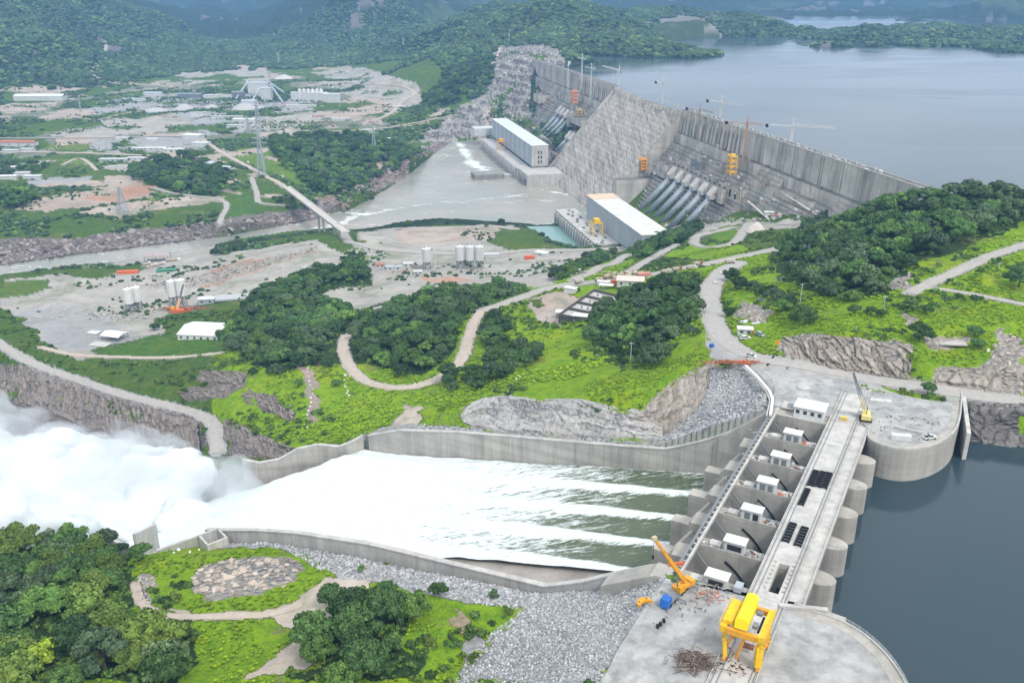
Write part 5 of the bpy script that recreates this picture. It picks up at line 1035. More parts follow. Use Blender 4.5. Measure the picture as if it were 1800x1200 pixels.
# ------------------------------------------------------------------ lattice pylons, masts, poles
def lattice(name, px, pyb, pyt, lab, cat='pylon', arms=3, mt=None, grp=None, basew=.16):
    q = hit(px, pyb); v = (pyt - 600) / FPX; zt = CZ - q[1] * (sn + v * ct) / (ct - v * sn); H = zt - q[2]; B_ = H * basew / 2; o = world_thing(name, lab, cat, q, grp); mt = mt or grey_clad; t = .26 + H * .0075
    b = MB(); cs = [(-1, -1), (1, -1), (1, 1), (-1, 1)]
    def at_(f, c): k = B_ * (1 - f * .88); return q + np.array([c[0] * k, c[1] * k, H * f])
    for c in cs: b.bar(at_(0, c), at_(1, c), t)
    fs = np.linspace(0, 1, 9)
    for f0, f1 in zip(fs, fs[1:]):
        for i in range(4): b.bar(at_(f0, cs[i]), at_(f1, cs[(i + 1) % 4]), t * .6); b.bar(at_(f0, cs[(i + 1) % 4]), at_(f1, cs[i]), t * .6)
    b.build('tower', mt, o)
    for k in range(arms):
        z = H * (.72 + .1 * k); b = MB(); l_ = H * (.17 - .03 * k); 
        for s_ in (-1, 1): b.bar(q + [0, 0, z + H * .02], q + np.array([s_ * l_, 0, z]), t); b.bar(q + [0, 0, z - H * .015], q + np.array([s_ * l_, 0, z]), t * .8)
        b.build('crossarm', mt, o)
gp = 'electricity pylons on the far bank'
lattice('electricity_pylon', 216, 375, 328, 'wide-based lattice pylon in the reddish earth clearing across the river', grp=gp, basew=.34); lattice('electricity_pylon', 455, 232, 176, 'dark lattice pylon in the grassy lane behind the bridge', grp=gp); lattice('electricity_pylon', 461, 310, 228, 'slim lattice pylon in the grassy lane close to the bridge road', grp=gp, mt=grey_clad)
lattice('electricity_pylon', 658, 268, 220, 'pale lattice pylon at the edge of the wood above the river', grp=gp); lattice('electricity_pylon', 490, 112, 92, 'small pylon on the green slope under the central mountain', grp=gp); lattice('electricity_pylon', 709, 84, 66, 'tiny pylon on the hillside left of the dam end', grp=gp)
lattice('electricity_pylon', 437, 236, 204, 'short lattice pylon by the pale yard behind the bridge road', grp=gp); lattice('electricity_pylon', 142, 196, 178, 'pale pylon near the long warehouse under the left hill', grp=gp)
lattice('radio_mast', 895, 78, 50, 'thin mast on the hill above the terraced dam end', 'mast', 0, basew=.05)
lattice('radio_mast', 1700, 320, 283, 'dark lattice mast on top of the wooded hill by the lake', 'mast', 1, steel, basew=.07)
def pole(px, pyb, pyt, lab, mt=None, arm=1):
    q = hit(px, pyb); v = (pyt - 600) / FPX; H = CZ - q[1] * (sn + v * ct) / (ct - v * sn) - q[2]; H = min(max(H, 3), 16); o = world_thing('utility_pole', lab, 'pole', q); b = MB(); b.tube(q - [0, 0, .3], q + [0, 0, H], .16, 6); b.build('post', mt or off_white, o)
    b = MB(); b.bar(q + [-1.1, 0, H - .6], q + [1.1, 0, H - .6], .18); b.build('crossarm', mt or off_white, o)
pole(1108, 640, 601, 'pale utility pole at the lower edge of the central hill wood'); pole(1406, 535, 498, 'utility pole in front of the wooded slope right of the road'); pole(1553, 542, 520, 'utility pole by the fork of the hill roads'); pole(1240, 600, 552, 'utility pole at the left edge of the descending road')
pole(909, 558, 530, 'dark pole on the bright slope left of the settling tanks', steel); pole(961, 583, 556, 'dark pole on the bright slope below the settling tanks', steel); pole(959, 505, 488, 'pole beside the road bend above the bare yard'); pole(1755, 475, 462, 'pole in the grass triangle between the two hill roads')
# ------------------------------------------------------------------ foliage and rock prototypes
def ico(sub=1):
    import bmesh
    bm = bmesh.new(); bmesh.ops.create_icosphere(bm, subdivisions=sub, radius=1); v = np.array([q.co[:] for q in bm.verts]); f = np.array([[q.index for q in x.verts] for x in bm.faces]); bm.free(); return v, f
IV1, IF1 = ico(1); IV2, IF2 = ico(2)
def leaf_mat(name, col, rnd=.3, tint=(.88, .96, 1.1)):
    m, n, p = newmat(name); b = NB(n); oi = b.a('ObjectInfo').outputs['Random']; g = b.a('NewGeometry').outputs['Position']
    c = b.mix(b.mr(oi, 0, 1, 0, 1), tuple(x * (1 - rnd) for x in col), tuple(x * (1 + rnd) for x in (col[0] * 1.12, col[1], col[2] * .9)))
    c = b.mix(1.0, c, b.mr(b.noise(g, .55, 3), .3, .7, .75, 1.3), 'MULTIPLY'); c = b.mix(b.mr(b.noise(g, .03, 4), .45, .62, 0, .75), c, b.mix(1.0, c, tint, 'MULTIPLY')); rp_ = b.a('NewGeometry').outputs['Random Per Island']; c = b.mix(1.0, c, b.mr(rp_, 0, 1, .72, 1.3), 'MULTIPLY')
    c = b.mix(1.0, c, b.mr(b.noise(g, .006, 5, .7), .38, .62, .78, 1.3), 'MULTIPLY'); b.l(c, p, 'Base Color'); p.inputs['Roughness'].default_value = .75; p.inputs['Specular IOR Level'].default_value = .25; return m
LEAF = {'dark green': leaf_mat('leaf_dark', (.052, .112, .032), .5), 'mid green': leaf_mat('leaf_mid', (.085, .170, .038), .5), 'olive green': leaf_mat('leaf_olive', (.12, .19, .036)), 'grey-green': leaf_mat('leaf_grey', (.075, .125, .058)), 'yellow-green': leaf_mat('leaf_yellow', (.20, .30, .03), .1)}
bark = M('bark', (.13, .10, .08), .95, .3, 3)
def crown(seed, mat, ncl=22, per=105, q=.062, flat_=.62, open_=0):
    r = np.random.default_rng(seed); V, F3 = [], []; LV, LF = [], []
    for k in range(ncl):
        a = r.uniform(0, 2 * math.pi); h = r.uniform(-.35, 1.0); rad = math.sqrt(max(0, 1 - max(h, 0) ** 2)) * r.uniform(.35, .86 + open_)
        c = np.array([math.cos(a) * rad, math.sin(a) * rad, h * flat_ * r.uniform(.7, 1.05)]); cr = r.uniform(.24, .42) * (1 - open_ * .4)
        iv = IV1 * (cr * .84) * (1 + r.uniform(-.18, .18, (len(IV1), 1))); iv[:, 2] *= .8; V.append(iv + c); F3.append(IF1 + len(IV1) * k)
        d = r.normal(size=(per, 3)); d[:, 2] = np.abs(d[:, 2]) * .9 - .25; d /= np.linalg.norm(d, axis=1)[:, None]; p = c + d * cr * r.uniform(.82, 1.12, (per, 1)) * [1, 1, .85]
        n = d + r.normal(size=(per, 3)) * .55; n /= np.linalg.norm(n, axis=1)[:, None]; t = np.cross(n, r.normal(size=(per, 3))); t /= np.linalg.norm(t, axis=1)[:, None]; u = np.cross(n, t)
        s = q * r.uniform(.6, 1.3, (per, 1)); LV.append(np.stack([p - t * s - u * s * .7, p + t * s - u * s * .7, p + t * s + u * s * .7, p - t * s + u * s * .7], 1).reshape(-1, 3))
    V = np.concatenate(V); F3 = np.concatenate(F3); LV = np.concatenate(LV); LF = np.arange(len(LV)).reshape(-1, 4) + len(V)
    me = bpy.data.meshes.new('crown'); me.from_pydata(np.concatenate([V, LV]).tolist(), [], F3.tolist() + LF.tolist()); me.materials.append(mat); me.update(); return me
def trunk(seed):
    r = random.Random(seed); b = MB(); b.tube((0, 0, -1.15), (.03, .02, -.35), .075, 8, .055)
    for k in range(5):
        a = k * 1.26 + r.random(); q = (math.cos(a) * .5, math.sin(a) * .5, r.uniform(-.05, .35)); b.tube((.03, .02, -.5 + k * .03), q, .04, 5, .015)
    return b.mesh('trunk', bark)
TRUNKS = [trunk(k) for k in range(3)]
CROWNS = {k: [crown(10 * i + j, m, ncl=(22, 17, 26)[j], flat_=(.55, .74, .48)[j], open_=(0, .12, .2)[j]) for j in range(3)] for i, (k, m) in enumerate(LEAF.items())}
BARE = crown(99, leaf_mat('leaf_sparse', (.09, .08, .07)), 9, 30, .05, .7, .2)
def cheap(seed, mat, n=3):
    r = np.random.default_rng(seed); V, F = [], []
    for k in range(n):
        iv = IV2 * (1 + .16 * r.normal(size=(len(IV2), 1))) * r.uniform(.55, .8); c = r.uniform(-.42, .42, 3) * [1, 1, .3] * (k > 0); iv[:, 2] *= .8; V.append(iv + c); F.append(IF2 + len(IV2) * k)
    me = bpy.data.meshes.new('crown'); me.from_pydata(np.concatenate(V).tolist(), [], np.concatenate(F).tolist()); me.materials.append(mat); me.update(); return me
def rockmesh(seed, mat, sq=1.0):
    r = np.random.default_rng(seed); n = 14; v = r.normal(size=(n, 3)); v /= np.linalg.norm(v, axis=1)[:, None]; v *= r.uniform(.75, 1.1, (n, 1)) * [1, r.uniform(.6, .9), sq * r.uniform(.5, .75)]
    import bmesh
    bm = bmesh.new(); [bm.verts.new(q) for q in v]; bmesh.ops.convex_hull(bm, input=bm.verts); 
    bad = [q for q in bm.verts if not q.link_faces]; bmesh.ops.delete(bm, geom=bad, context='VERTS'); me = bpy.data.meshes.new('stone'); bm.to_mesh(me); bm.free(); me.materials.append(mat); return me
def stone_mat(name, col, v=.35, streak=False):
    m, n, p = newmat(name); b = NB(n); oi = b.a('ObjectInfo').outputs['Random']; g = b.a('NewGeometry').outputs['Position']
    c = b.mix(1.0, col, b.mr(oi, 0, 1, 1 - v, 1 + v), 'MULTIPLY'); mp = b.a('Mapping'); b.l(g, mp, 0); mp.inputs[3].default_value = (1, 1, .3) if streak else (1, 1, 1)
    c = b.mix(1.0, c, b.mr(b.noise(mp.outputs[0], .9, 5, .7), .3, .7, .6, 1.25), 'MULTIPLY'); b.l(c, p, 'Base Color'); p.inputs['Roughness'].default_value = .92; p.inputs['Specular IOR Level'].default_value = .15; return m
PROTO = bpy.data.collections.new
def protoset(name, meshes):
    c = bpy.data.collections.new(name)
    for i, me in enumerate(meshes): o = bpy.data.objects.new('%s_%02d' % (name, i), me); c.objects.link(o)
    return c
def scatter(name, label, pts_, scl, col, n, rz=None, tilt=0, kind='stuff', zs=None):
    "one object: a cloud of points, each carrying one shape of the set"
    pts_ = np.asarray(pts_, np.float32); N = len(pts_)
    if not N: return
    me = bpy.data.meshes.new(name); me.vertices.add(N); me.vertices.foreach_set('co', pts_.ravel())
    sc_ = np.asarray(scl, np.float32); sc3 = np.stack([sc_, sc_, sc_ * (1 if zs is None else zs)], 1).astype(np.float32)
    a = me.attributes.new('sc', 'FLOAT_VECTOR', 'POINT'); a.data.foreach_set('vector', sc3.ravel())
    r = np.zeros((N, 3), np.float32); r[:, 2] = RNG.uniform(0, 6.28, N) if rz is None else RNG.normal(rz, .25, N); r[:, :2] = RNG.uniform(-tilt, tilt, (N, 2)) if tilt else 0
    a = me.attributes.new('rt', 'FLOAT_VECTOR', 'POINT'); a.data.foreach_set('vector', r.ravel())
    a = me.attributes.new('ix', 'INT', 'POINT'); a.data.foreach_set('value', RNG.integers(0, n, N).astype(np.int32))
    o = link(name, me); g = bpy.data.node_groups.new('scatter', 'GeometryNodeTree'); g.interface.new_socket('Geometry', in_out='INPUT', socket_type='NodeSocketGeometry'); g.interface.new_socket('Geometry', in_out='OUTPUT', socket_type='NodeSocketGeometry')
    gi = g.nodes.new('NodeGroupInput'); go = g.nodes.new('NodeGroupOutput'); ci = g.nodes.new('GeometryNodeCollectionInfo'); ci.inputs['Collection'].default_value = col; ci.inputs['Separate Children'].default_value = True; ci.inputs['Reset Children'].default_value = True
    ip = g.nodes.new('GeometryNodeInstanceOnPoints'); ip.inputs['Pick Instance'].default_value = True
    def at(nm, ty): x = g.nodes.new('GeometryNodeInputNamedAttribute'); x.data_type = ty; x.inputs['Name'].default_value = nm; return x.outputs['Attribute']
    L = g.links.new; L(gi.outputs[0], ip.inputs['Points']); L(ci.outputs[0], ip.inputs['Instance']); L(at('sc', 'FLOAT_VECTOR'), ip.inputs['Scale']); e2r = g.nodes.new('FunctionNodeEulerToRotation'); L(at('rt', 'FLOAT_VECTOR'), e2r.inputs[0]); L(e2r.outputs[0], ip.inputs['Rotation']); L(at('ix', 'INT'), ip.inputs['Instance Index']); L(ip.outputs[0], go.inputs[0])
    md = o.modifiers.new('scatter', 'NODES'); md.node_group = g; o['kind'] = kind; o['label'] = label; return o
def vis_in(px_poly, spacing, jitter=.45, ymin=100, ymax=9000):
    "world points on a jittered lattice whose ground spot shows inside the pixel polygon"
    pl = poly(px_poly) if isinstance(px_poly, str) else px_poly
    H = [hit(a, b) for a, b in pl]; xs = [h[0] for h in H]; ys = [h[1] for h in H]
    x = np.arange(min(xs) - 15, max(xs) + 15, spacing); y = np.arange(max(min(ys) - 15, ymin), min(max(ys) + 15, ymax), spacing * .87)
    X, Y = np.meshgrid(x, y); X = X + (np.arange(len(y)) % 2)[:, None] * spacing / 2; X = (X + RNG.uniform(-jitter, jitter, X.shape) * spacing).ravel(); Y = (Y + RNG.uniform(-jitter, jitter, Y.shape) * spacing).ravel(); Y = np.maximum(Y, 60)
    Z = ground(X, Y); a, b_, _ = proj(np.stack([X, Y, Z], 1)); k = inpoly(a, b_, pl); return np.stack([X[k], Y[k], Z[k]], 1)
ROADPTS = np.concatenate([np.concatenate([W[:, :2], np.full((len(W), 1), wd)], 1) for _, wd, _, W in ROADS])
def offroad(Pn, extra=2.0):
    k = np.ones(len(Pn), bool)
    for i in range(0, len(Pn), 400):
        d = np.hypot(Pn[i:i + 400, None, 0] - ROADPTS[None, :, 0], Pn[i:i + 400, None, 1] - ROADPTS[None, :, 1]) - ROADPTS[None, :, 2] * .6
        k[i:i + 400] = d.min(1) > extra
    return Pn[k]
# ------------------------------------------------------------------ trees
WOODS = [  # pixel outline, spacing, crown radius range, where, kinds
 ('-30 930;80 912;150 945;195 985;222 1010;205 1050;215 1100;240 1115;325 1112;335 1150;290 1215;-30 1215', 8.0, (4.6, 7.2), 'in the dense corner wood by the spray', ('dark green', 'mid green', 'grey-green', 'olive green', 'dark green')),
 ('560 1060;600 1040;650 1035;700 1062;745 1085;735 1108;700 1130;725 1165;735 1215;530 1215;540 1140', 7.0, (4.2, 6.2), 'in the clump beside the wide dirt track', ('dark green', 'dark green', 'mid green')),
 ('380 600;430 540;470 505;560 478;640 468;650 490;560 505;540 530;620 545;600 580;560 620;520 655;440 640', 7.5, (4.2, 6), 'in the wood left of the looping track', ('dark green', 'dark green', 'mid green')),
 ('615 585;640 560;700 540;760 520;880 505;925 515;860 535;820 550;810 570;790 620;750 650;690 665;650 640;620 610', 7.2, (3.8, 5.8), 'in the wood inside the looping dirt track', ('dark green', 'dark green', 'grey-green', 'mid green')),
 ('840 560;860 550;900 578;885 615;842 612', 6.5, (3.5, 5), 'in the small grove right of the looping track', ('dark green', 'mid green')),
 ('778 672;820 650;880 622;960 612;950 635;880 668;830 690;790 692', 6.5, (3.2, 4.8), 'in the diagonal tree line on the slope', ('dark green', 'grey-green')),
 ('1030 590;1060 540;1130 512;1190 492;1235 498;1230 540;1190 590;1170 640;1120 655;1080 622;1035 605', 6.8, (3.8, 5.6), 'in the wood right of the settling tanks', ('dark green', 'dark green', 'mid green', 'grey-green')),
 ('1365 450;1400 410;1440 385;1500 368;1550 348;1590 334;1610 325;1700 322;1810 335;1810 395;1700 415;1600 470;1540 515;1470 530;1400 500', 8.0, (4.4, 6.6), 'in the lakeside hill wood', ('dark green', 'mid green', 'dark green', 'grey-green')),
 ('1290 475;1330 500;1380 520;1425 560;1400 570;1350 530;1290 510;1275 490', 6.5, (2.8, 4.2), 'among the trees right of the descending road', ('dark green', 'grey-green')),
 ('1110 445;1160 412;1210 400;1235 402;1200 428;1150 440;1130 470', 7, (4, 5.6), 'on the spur in front of the near powerhouse', ('dark green',)),
 ('960 495;1000 470;1050 446;1085 440;1060 462;1000 490', 7, (3.4, 4.8), 'along the bank between the yard and the upper road', ('dark green', 'grey-green')),
 ('480 248;560 238;640 240;700 258;735 270;700 300;640 325;590 345;545 335;510 300;485 275', 11, (5.5, 8), 'in the wood above the river right of the bridge', ('dark green', 'mid green')),
 ('220 305;280 282;335 275;400 305;395 345;330 342;260 330', 11, (5.5, 8), 'in the dark wood beyond the river left of the bridge', ('dark green',)),
 ('500 345;520 335;560 365;550 380;500 370;480 350', 10, (4, 6), 'in the scrub under the bridge end', ('dark green', 'mid green')),
 ('740 178;770 145;800 118;870 100;860 120;830 150;800 182;765 188', 13, (6.5, 9), 'on the dark mound left of the terraced rock', ('dark green',)),
 ('0 345;30 325;62 342;60 362;0 372', 11, (5, 8), 'in the copse at the left edge beyond the river', ('dark green',)), ('0 290;50 285;90 295;60 305;0 310', 11, (4, 6), 'among the roofs at the far left edge', ('dark green',)),
 ('1812 335;1900 345;2050 380;2060 430;1950 440;1830 400', 9, (4.4, 6.4), 'on the lake hill beyond the road', ('dark green', 'mid green')), ('1830 560;2000 600;2100 680;1980 690;1880 640', 11, (3, 5), 'on the outer lake slope', ('dark green', 'olive green')),
 ('370 440;420 428;440 432;430 440;380 450', 8, (3, 4.5), 'in the thicket on the near river bank', ('dark green',)), ('480 505;540 480;600 470;560 500;500 520', 8, (3.5, 5), 'on the wooded edge above the bare clearing', ('dark green',)),
 ('1200 545;1235 545;1238 600;1205 590', 7, (2.5, 4), 'on the slope left of the descending road', ('mid green', 'grey-green')), ('1090 590;1180 585;1160 640;1110 640', 8.5, (2.6, 4), 'below the wood right of the settling tanks', ('mid green', 'grey-green')),
 ('1440 498;1560 515;1540 535;1450 530', 9, (2.6, 4), 'at the lower edge of the hill wood', ('dark green', 'olive green')),
 ('590 455;640 448;655 470;600 475', 8, (3, 4.6), 'on the green spit by the near bridge end', ('dark green', 'mid green')), ('420 640;520 655;470 668;430 655', 9, (3, 4.5), 'at the lower edge of the left wood', ('mid green',)),
]
SINGLES = [(80, 1172, 5.2, 'yellow-green', 'bright yellow-green tree standing out of the dark wood in the lower left corner'), (640, 1180, 4.6, 'yellow-green', 'yellow-green leafy tree at the bottom edge in the clump beside the track'), (80, 925, 7.2, 'dark green', 'tall dark tree topping the lower left wood against the white spray'), (130, 980, 6, 'dark green', 'tall dark tree second from the top of the lower left wood'),
 (248, 985, 4.2, 'dark green', 'round dark tree beside the angled end wall'), (212, 980, 3.4, 'dark green', 'small dark tree left of the round one at the end wall'), (770, 1045, 2.8, 'mid green', 'small green tree alone between rubble and bright slope'), (868, 1050, 1.6, 'grey-green', 'small grey-green bush on the rubble right of the small tree'), (635, 1005, 1.4, 'mid green', 'green bush on top of the rubble bank'), (545, 1118, 3.0, 'sparse', 'half-bare thin tree leaning over the dirt track'),
 (272, 580, 3.6, 'dark green', 'round dark tree alone in the yard left of the white-roofed hall'), (718, 398, 4.5, 'dark green', 'round dark tree on the bare spit by the river'), (881, 396, 4.5, 'dark green', 'dark tree alone on the right of the river spit'), (786, 396, 3.2, 'mid green', 'small tree on the middle of the river spit'), (855, 400, 3, 'mid green', 'low tree left of the dark tree on the river spit'),
 (133, 472, 3.2, 'sparse', 'bare-looking tree right of two on the near river bank'), (110, 474, 3, 'sparse', 'bare-looking tree left of two on the near river bank'), (68, 480, 2.8, 'grey-green', 'small tree alone on the left river bank'), (418, 422, 3.2, 'dark green', 'round dark bush right of three on the near river bank'), (440, 425, 2.8, 'dark green', 'small dark bush beside the pale clearing by the river'),
 (1415, 570, 5.0, 'dark green', 'big round dark tree at the end of the tree row over the road'), (1502, 552, 2.8, 'dark green', 'small round tree left of three on the bright hill shoulder'), (1530, 556, 2.7, 'dark green', 'small round tree middle of three on the bright hill shoulder'), (1548, 558, 2.4, 'dark green', 'small round tree right of three on the bright hill shoulder'), (1600, 545, 3.2, 'dark green', 'dark tree below the hill road fork'), (1627, 552, 2.8, 'dark green', 'dark tree just right of the one below the hill road fork'),
 (1615, 600, 5.0, 'dark green', 'broad dark tree above the pale cliff beside the concrete pad'), (1712, 590, 3, 'dark green', 'dark tree right of the square concrete pad'), (1718, 612, 2.6, 'dark green', 'small dark tree below the one by the concrete pad'), (1790, 505, 6, 'dark green', 'big dark tree cut by the right edge inside the road fork'), (1770, 330, 4.6, 'dark green', 'flat-topped dark tree right on the hill crest against the lake'), (1660, 322, 4.2, 'dark green', 'dark tree on the hill crest left of the mast'), (1700, 325, 4.5, 'dark green', 'dark tree at the foot of the hilltop mast'),
 (1275, 648, 2.4, 'olive green', 'light green bush at the end of the rusty pile'), (1630, 692, 3, 'dark green', 'dark bush at the right end of the plaza flower bed'), (1280, 555, 3, 'dark green', 'dark tree just right of the descending road bend'), (1135, 450, 4.2, 'dark green', 'round dark tree in front of the near powerhouse corner'), (1110, 445, 3.8, 'dark green', 'dark tree left of the one at the powerhouse corner'),
 (525, 680, 2.6, 'dark green', 'small dark bush left of the white marker stones'), (590, 678, 2.6, 'dark green', 'small dark bush right of the white marker stones'), (556, 640, 2.8, 'dark green', 'dark bush above the white marker stones'), (578, 645, 2.6, 'dark green', 'second dark bush above the white marker stones'), (840, 685, 1.6, 'dark green', 'tiny dark bush on the edge above the pale rock face'), (300, 560, 2, 'dark green', 'small dark bush by the sheds in the dusty yard')]
CAND = []
for pl, sp_, rr, where, kinds in WOODS:
    Q = offroad(vis_in(pl, sp_ * (1.16 if sp_ < 10 else 1.08)), 2.2); pp_ = poly(pl); cx0, cx1 = min(q[0] for q in pp_), max(q[0] for q in pp_); cy0, cy1 = min(q[1] for q in pp_), max(q[1] for q in pp_)
    for q in Q:
        if RNG.random() < .07: continue
        R_ = RNG.uniform(*rr) * RNG.choice([.62, .82, .95, 1.05, 1.2]); a, b_, _ = proj(q); i = min(2, max(0, int((a - cx0) / (cx1 - cx0) * 3))); j = min(2, max(0, int((b_ - cy0) / (cy1 - cy0) * 3)))
        wh = where if i == 1 and j == 1 else 'at the %s %s' % (('upper left', 'upper', 'upper right', 'left', '', 'right', 'lower left', 'lower', 'lower right')[j * 3 + i], where.replace('in the ', 'of the ', 1).replace('on the spur', 'of the spur').replace('among the trees', 'of the trees').replace('along the bank', 'of the bank'))
        CAND.append((q, R_, kinds[RNG.integers(len(kinds))], (where, wh), None))
for px, py, R_, kd, lab in SINGLES: CAND.append((hit(px, py), R_, kd, None, lab))
def screen_size(c): a, b_, F_ = proj(np.asarray(c[0]) + [0, 0, c[1]]); return (1 if (-30 < a < 1830 and -30 < b_ < 1230) else 0) * c[1] / F_ + (10 if c[4] else 0)
CAND.sort(key=screen_size, reverse=True)
NIND = 296
def make_tree(q, R_, kd, lab, grp):
    o = thing('broadleaf_tree', lab, 'tree', (q[0], q[1], q[2]), grp); hh = R_ * RNG.uniform(.75, 1.05)
    me = BARE if kd == 'sparse' else CROWNS[kd][RNG.integers(3)]
    c = link('crown', me, o, (0, 0, hh * .95)); c.scale = (R_ * RNG.uniform(.9, 1.1), R_ * RNG.uniform(.9, 1.1), R_ * RNG.uniform(.9, 1.2)); c.rotation_euler = (0, 0, RNG.uniform(0, 6.28))
    t = link('trunk', TRUNKS[RNG.integers(3)], o, (0, 0, hh * .95)); t.scale = (R_, R_, hh * .95 / 1.1)
for c in CAND[:NIND]:
    q, R_, kd, where, lab = c
    if lab is None: lab = '%s %s tree %s' % ('large' if R_ > 5.4 else ('small' if R_ < 4.2 else 'medium'), kd, where[1])
    if len(lab.split()) > 16: lab = ' '.join(lab.split()[1:])
    make_tree(q, R_, kd, lab, 'trees ' + where[0] if where else 'trees standing apart')
rest = CAND[NIND:]; LP = [m for k in ('dark green', 'mid green', 'grey-green', 'dark green') for m in CROWNS[k]]
treeset = protoset('tree_shapes', LP)
scatter('woodland', 'smaller trees filling out the woods across the slopes', [c[0] + np.array([0, 0, c[1] * .75]) for c in rest], [c[1] for c in rest], treeset, len(LP))
# shrubs under and around the woods, tufts in the bright grass
shr = protoset('shrub_shapes', [crown(200 + k, LEAF[m], 7, 60, .11, .6) for k, m in enumerate(('mid green', 'olive green', 'dark green', 'mid green'))])
bright = leaf_mat('leaf_bright', (.28, .43, .02), .15, (.52, .62, 1.4)); bright2 = leaf_mat('leaf_fresh', (.19, .33, .022), .15, (.6, .66, 1.3))
def tuft(seed, mat):
    r = np.random.default_rng(seed); n = 26; V = []
    for k in range(n):
        a = r.uniform(0, 6.28); d = r.uniform(0, .6); b0 = np.array([math.cos(a) * d, math.sin(a) * d, 0]); o_ = np.array([math.cos(a) * .35, math.sin(a) * .35, r.uniform(.35, .8)]); w_ = np.array([-math.sin(a), math.cos(a), 0]) * .16
        V += [b0 - w_, b0 + w_, b0 + o_ + w_ * .6, b0 + o_ - w_ * .6]
    me = bpy.data.meshes.new('tuft'); me.from_pydata([tuple(q) for q in V], [], [tuple(range(4 * k, 4 * k + 4)) for k in range(n)]); me.materials.append(mat); return me
tset = protoset('tuft_shapes', [tuft(1, bright), tuft(2, bright2), tuft(3, bright), crown(300, bright2, 4, 30, .16, .5)])
def zone_pick(n, y0, y1, test, amin=-.75, amax=.75):
    y = np.sqrt(RNG.uniform(y0 ** 2, y1 ** 2, n)); a = RNG.uniform(amin, amax, n); x = a * y
    i = np.clip(np.searchsorted(YY, y), 0, len(YY) - 1); j = np.clip(np.searchsorted(aa, a), 0, len(aa) - 1)
    k = test(COL[i, j], MSK[i, j], GZ[i, j], x, y); z = ground(x, y); return np.stack([x, y, z], 1)[k]
isgb = lambda c, m, z, x, y: (c[:, 1] > .22) & (m[:, 0] > .9)
isgd = lambda c, m, z, x, y: (c[:, 1] < .2) & (m[:, 0] > .9) & (z > -118)
A_ = zone_pick(120000, 150, 430, isgb); B_ = zone_pick(90000, 430, 700, isgb); Q = np.concatenate([A_, B_]); Q = Q[fbm(Q[:, 0], Q[:, 1], 22, 4, 95) > -.12]; RNG.shuffle(Q); Q = offroad(Q[:26000], .6)
scatter('long_grass', 'lush bright green grass and weeds on the slopes', Q, RNG.uniform(.3, .95, len(Q)) * (1 + (Q[:, 1] > 400) * .5), tset, 4)
G_ = zone_pick(30000, 150, 420, lambda c, m, z, x, y: (c[:, 1] < .2) & (m[:, 0] > .9)); G_ = offroad(G_[:9000], .6); scatter('coarse_grass', 'darker coarse grass under and between the trees', G_, RNG.uniform(.5, 1.3, len(G_)), protoset('coarse_shapes', [tuft(7, LEAF['mid green']), tuft(8, LEAF['olive green']), crown(301, LEAF['mid green'], 4, 30, .16, .5)]), 3)
A_ = zone_pick(60000, 150, 760, isgd); nz_ = fbm(A_[:, 0], A_[:, 1], 30, 3, 80); A_ = offroad(A_[nz_ > -.15][:5200], 1); B_ = zone_pick(50000, 150, 620, isgb); nz_ = fbm(B_[:, 0], B_[:, 1], 40, 3, 81); B_ = offroad(B_[nz_ > .22][:1500], 1)
Q = np.concatenate([A_, B_]); scatter('undergrowth', 'shrubs and undergrowth between the trees and over the slopes', Q + [0, 0, .3], RNG.uniform(.8, 2.3, len(Q)), shr, 4)
# the far bank and the mountains
hillm = leaf_mat('leaf_hill', (.036, .078, .028), .4); hillm2 = leaf_mat('leaf_hill_light', (.08, .13, .042), .3)
hset = protoset('hill_shapes', [cheap(1, hillm), cheap(2, hillm), cheap(3, hillm2, 2), cheap(4, hillm, 4)])
isfo = lambda c, m, z, x, y: (c[:, 1] < .125) & (m[:, 0] > .9) & (z > -10.5) | ((c[:, 1] < .125) & (m[:, 0] > .9) & (x < y * -.02) & (z > -100))
A_ = zone_pick(110000, 1250, 3600, isfo, -.66, .62); scatter('mountain_forest', 'dark forest covering the mountains behind the dam', A_ + [0, 0, 2.0], RNG.uniform(4.5, 9, len(A_)), hset, 4)
isgm = lambda c, m, z, x, y: (c[:, 1] < .22) & (m[:, 0] > .8) & (z > -122) & (z < -70)
A_ = zone_pick(60000, 860, 2400, isgm, -.66, .1); nz_ = fbm(A_[:, 0], A_[:, 1], 60, 4, 82); A_ = offroad(A_[nz_ > .02][:9000], 3); scatter('scrub', 'scattered scrub and bushes over the far river plain', A_ + [0, 0, .6], RNG.uniform(1.5, 4.6, len(A_)), hset, 4)
isdu = lambda c, m, z, x, y: (m[:, 2] > .7) & (z < -85) & (z > -112)
A_ = zone_pick(40000, 640, 2400, isdu, -.66, .15); nz_ = fbm(A_[:, 0], A_[:, 1], 45, 4, 83); A_ = offroad(A_[(nz_ > .2) | (RNG.random(len(A_)) < .012)][:3800], 3); scatter('yard_bushes', 'low bushes dotted over the dusty yards', A_ + [0, 0, .4], RNG.uniform(.8, 2.6, len(A_)), hset, 4)
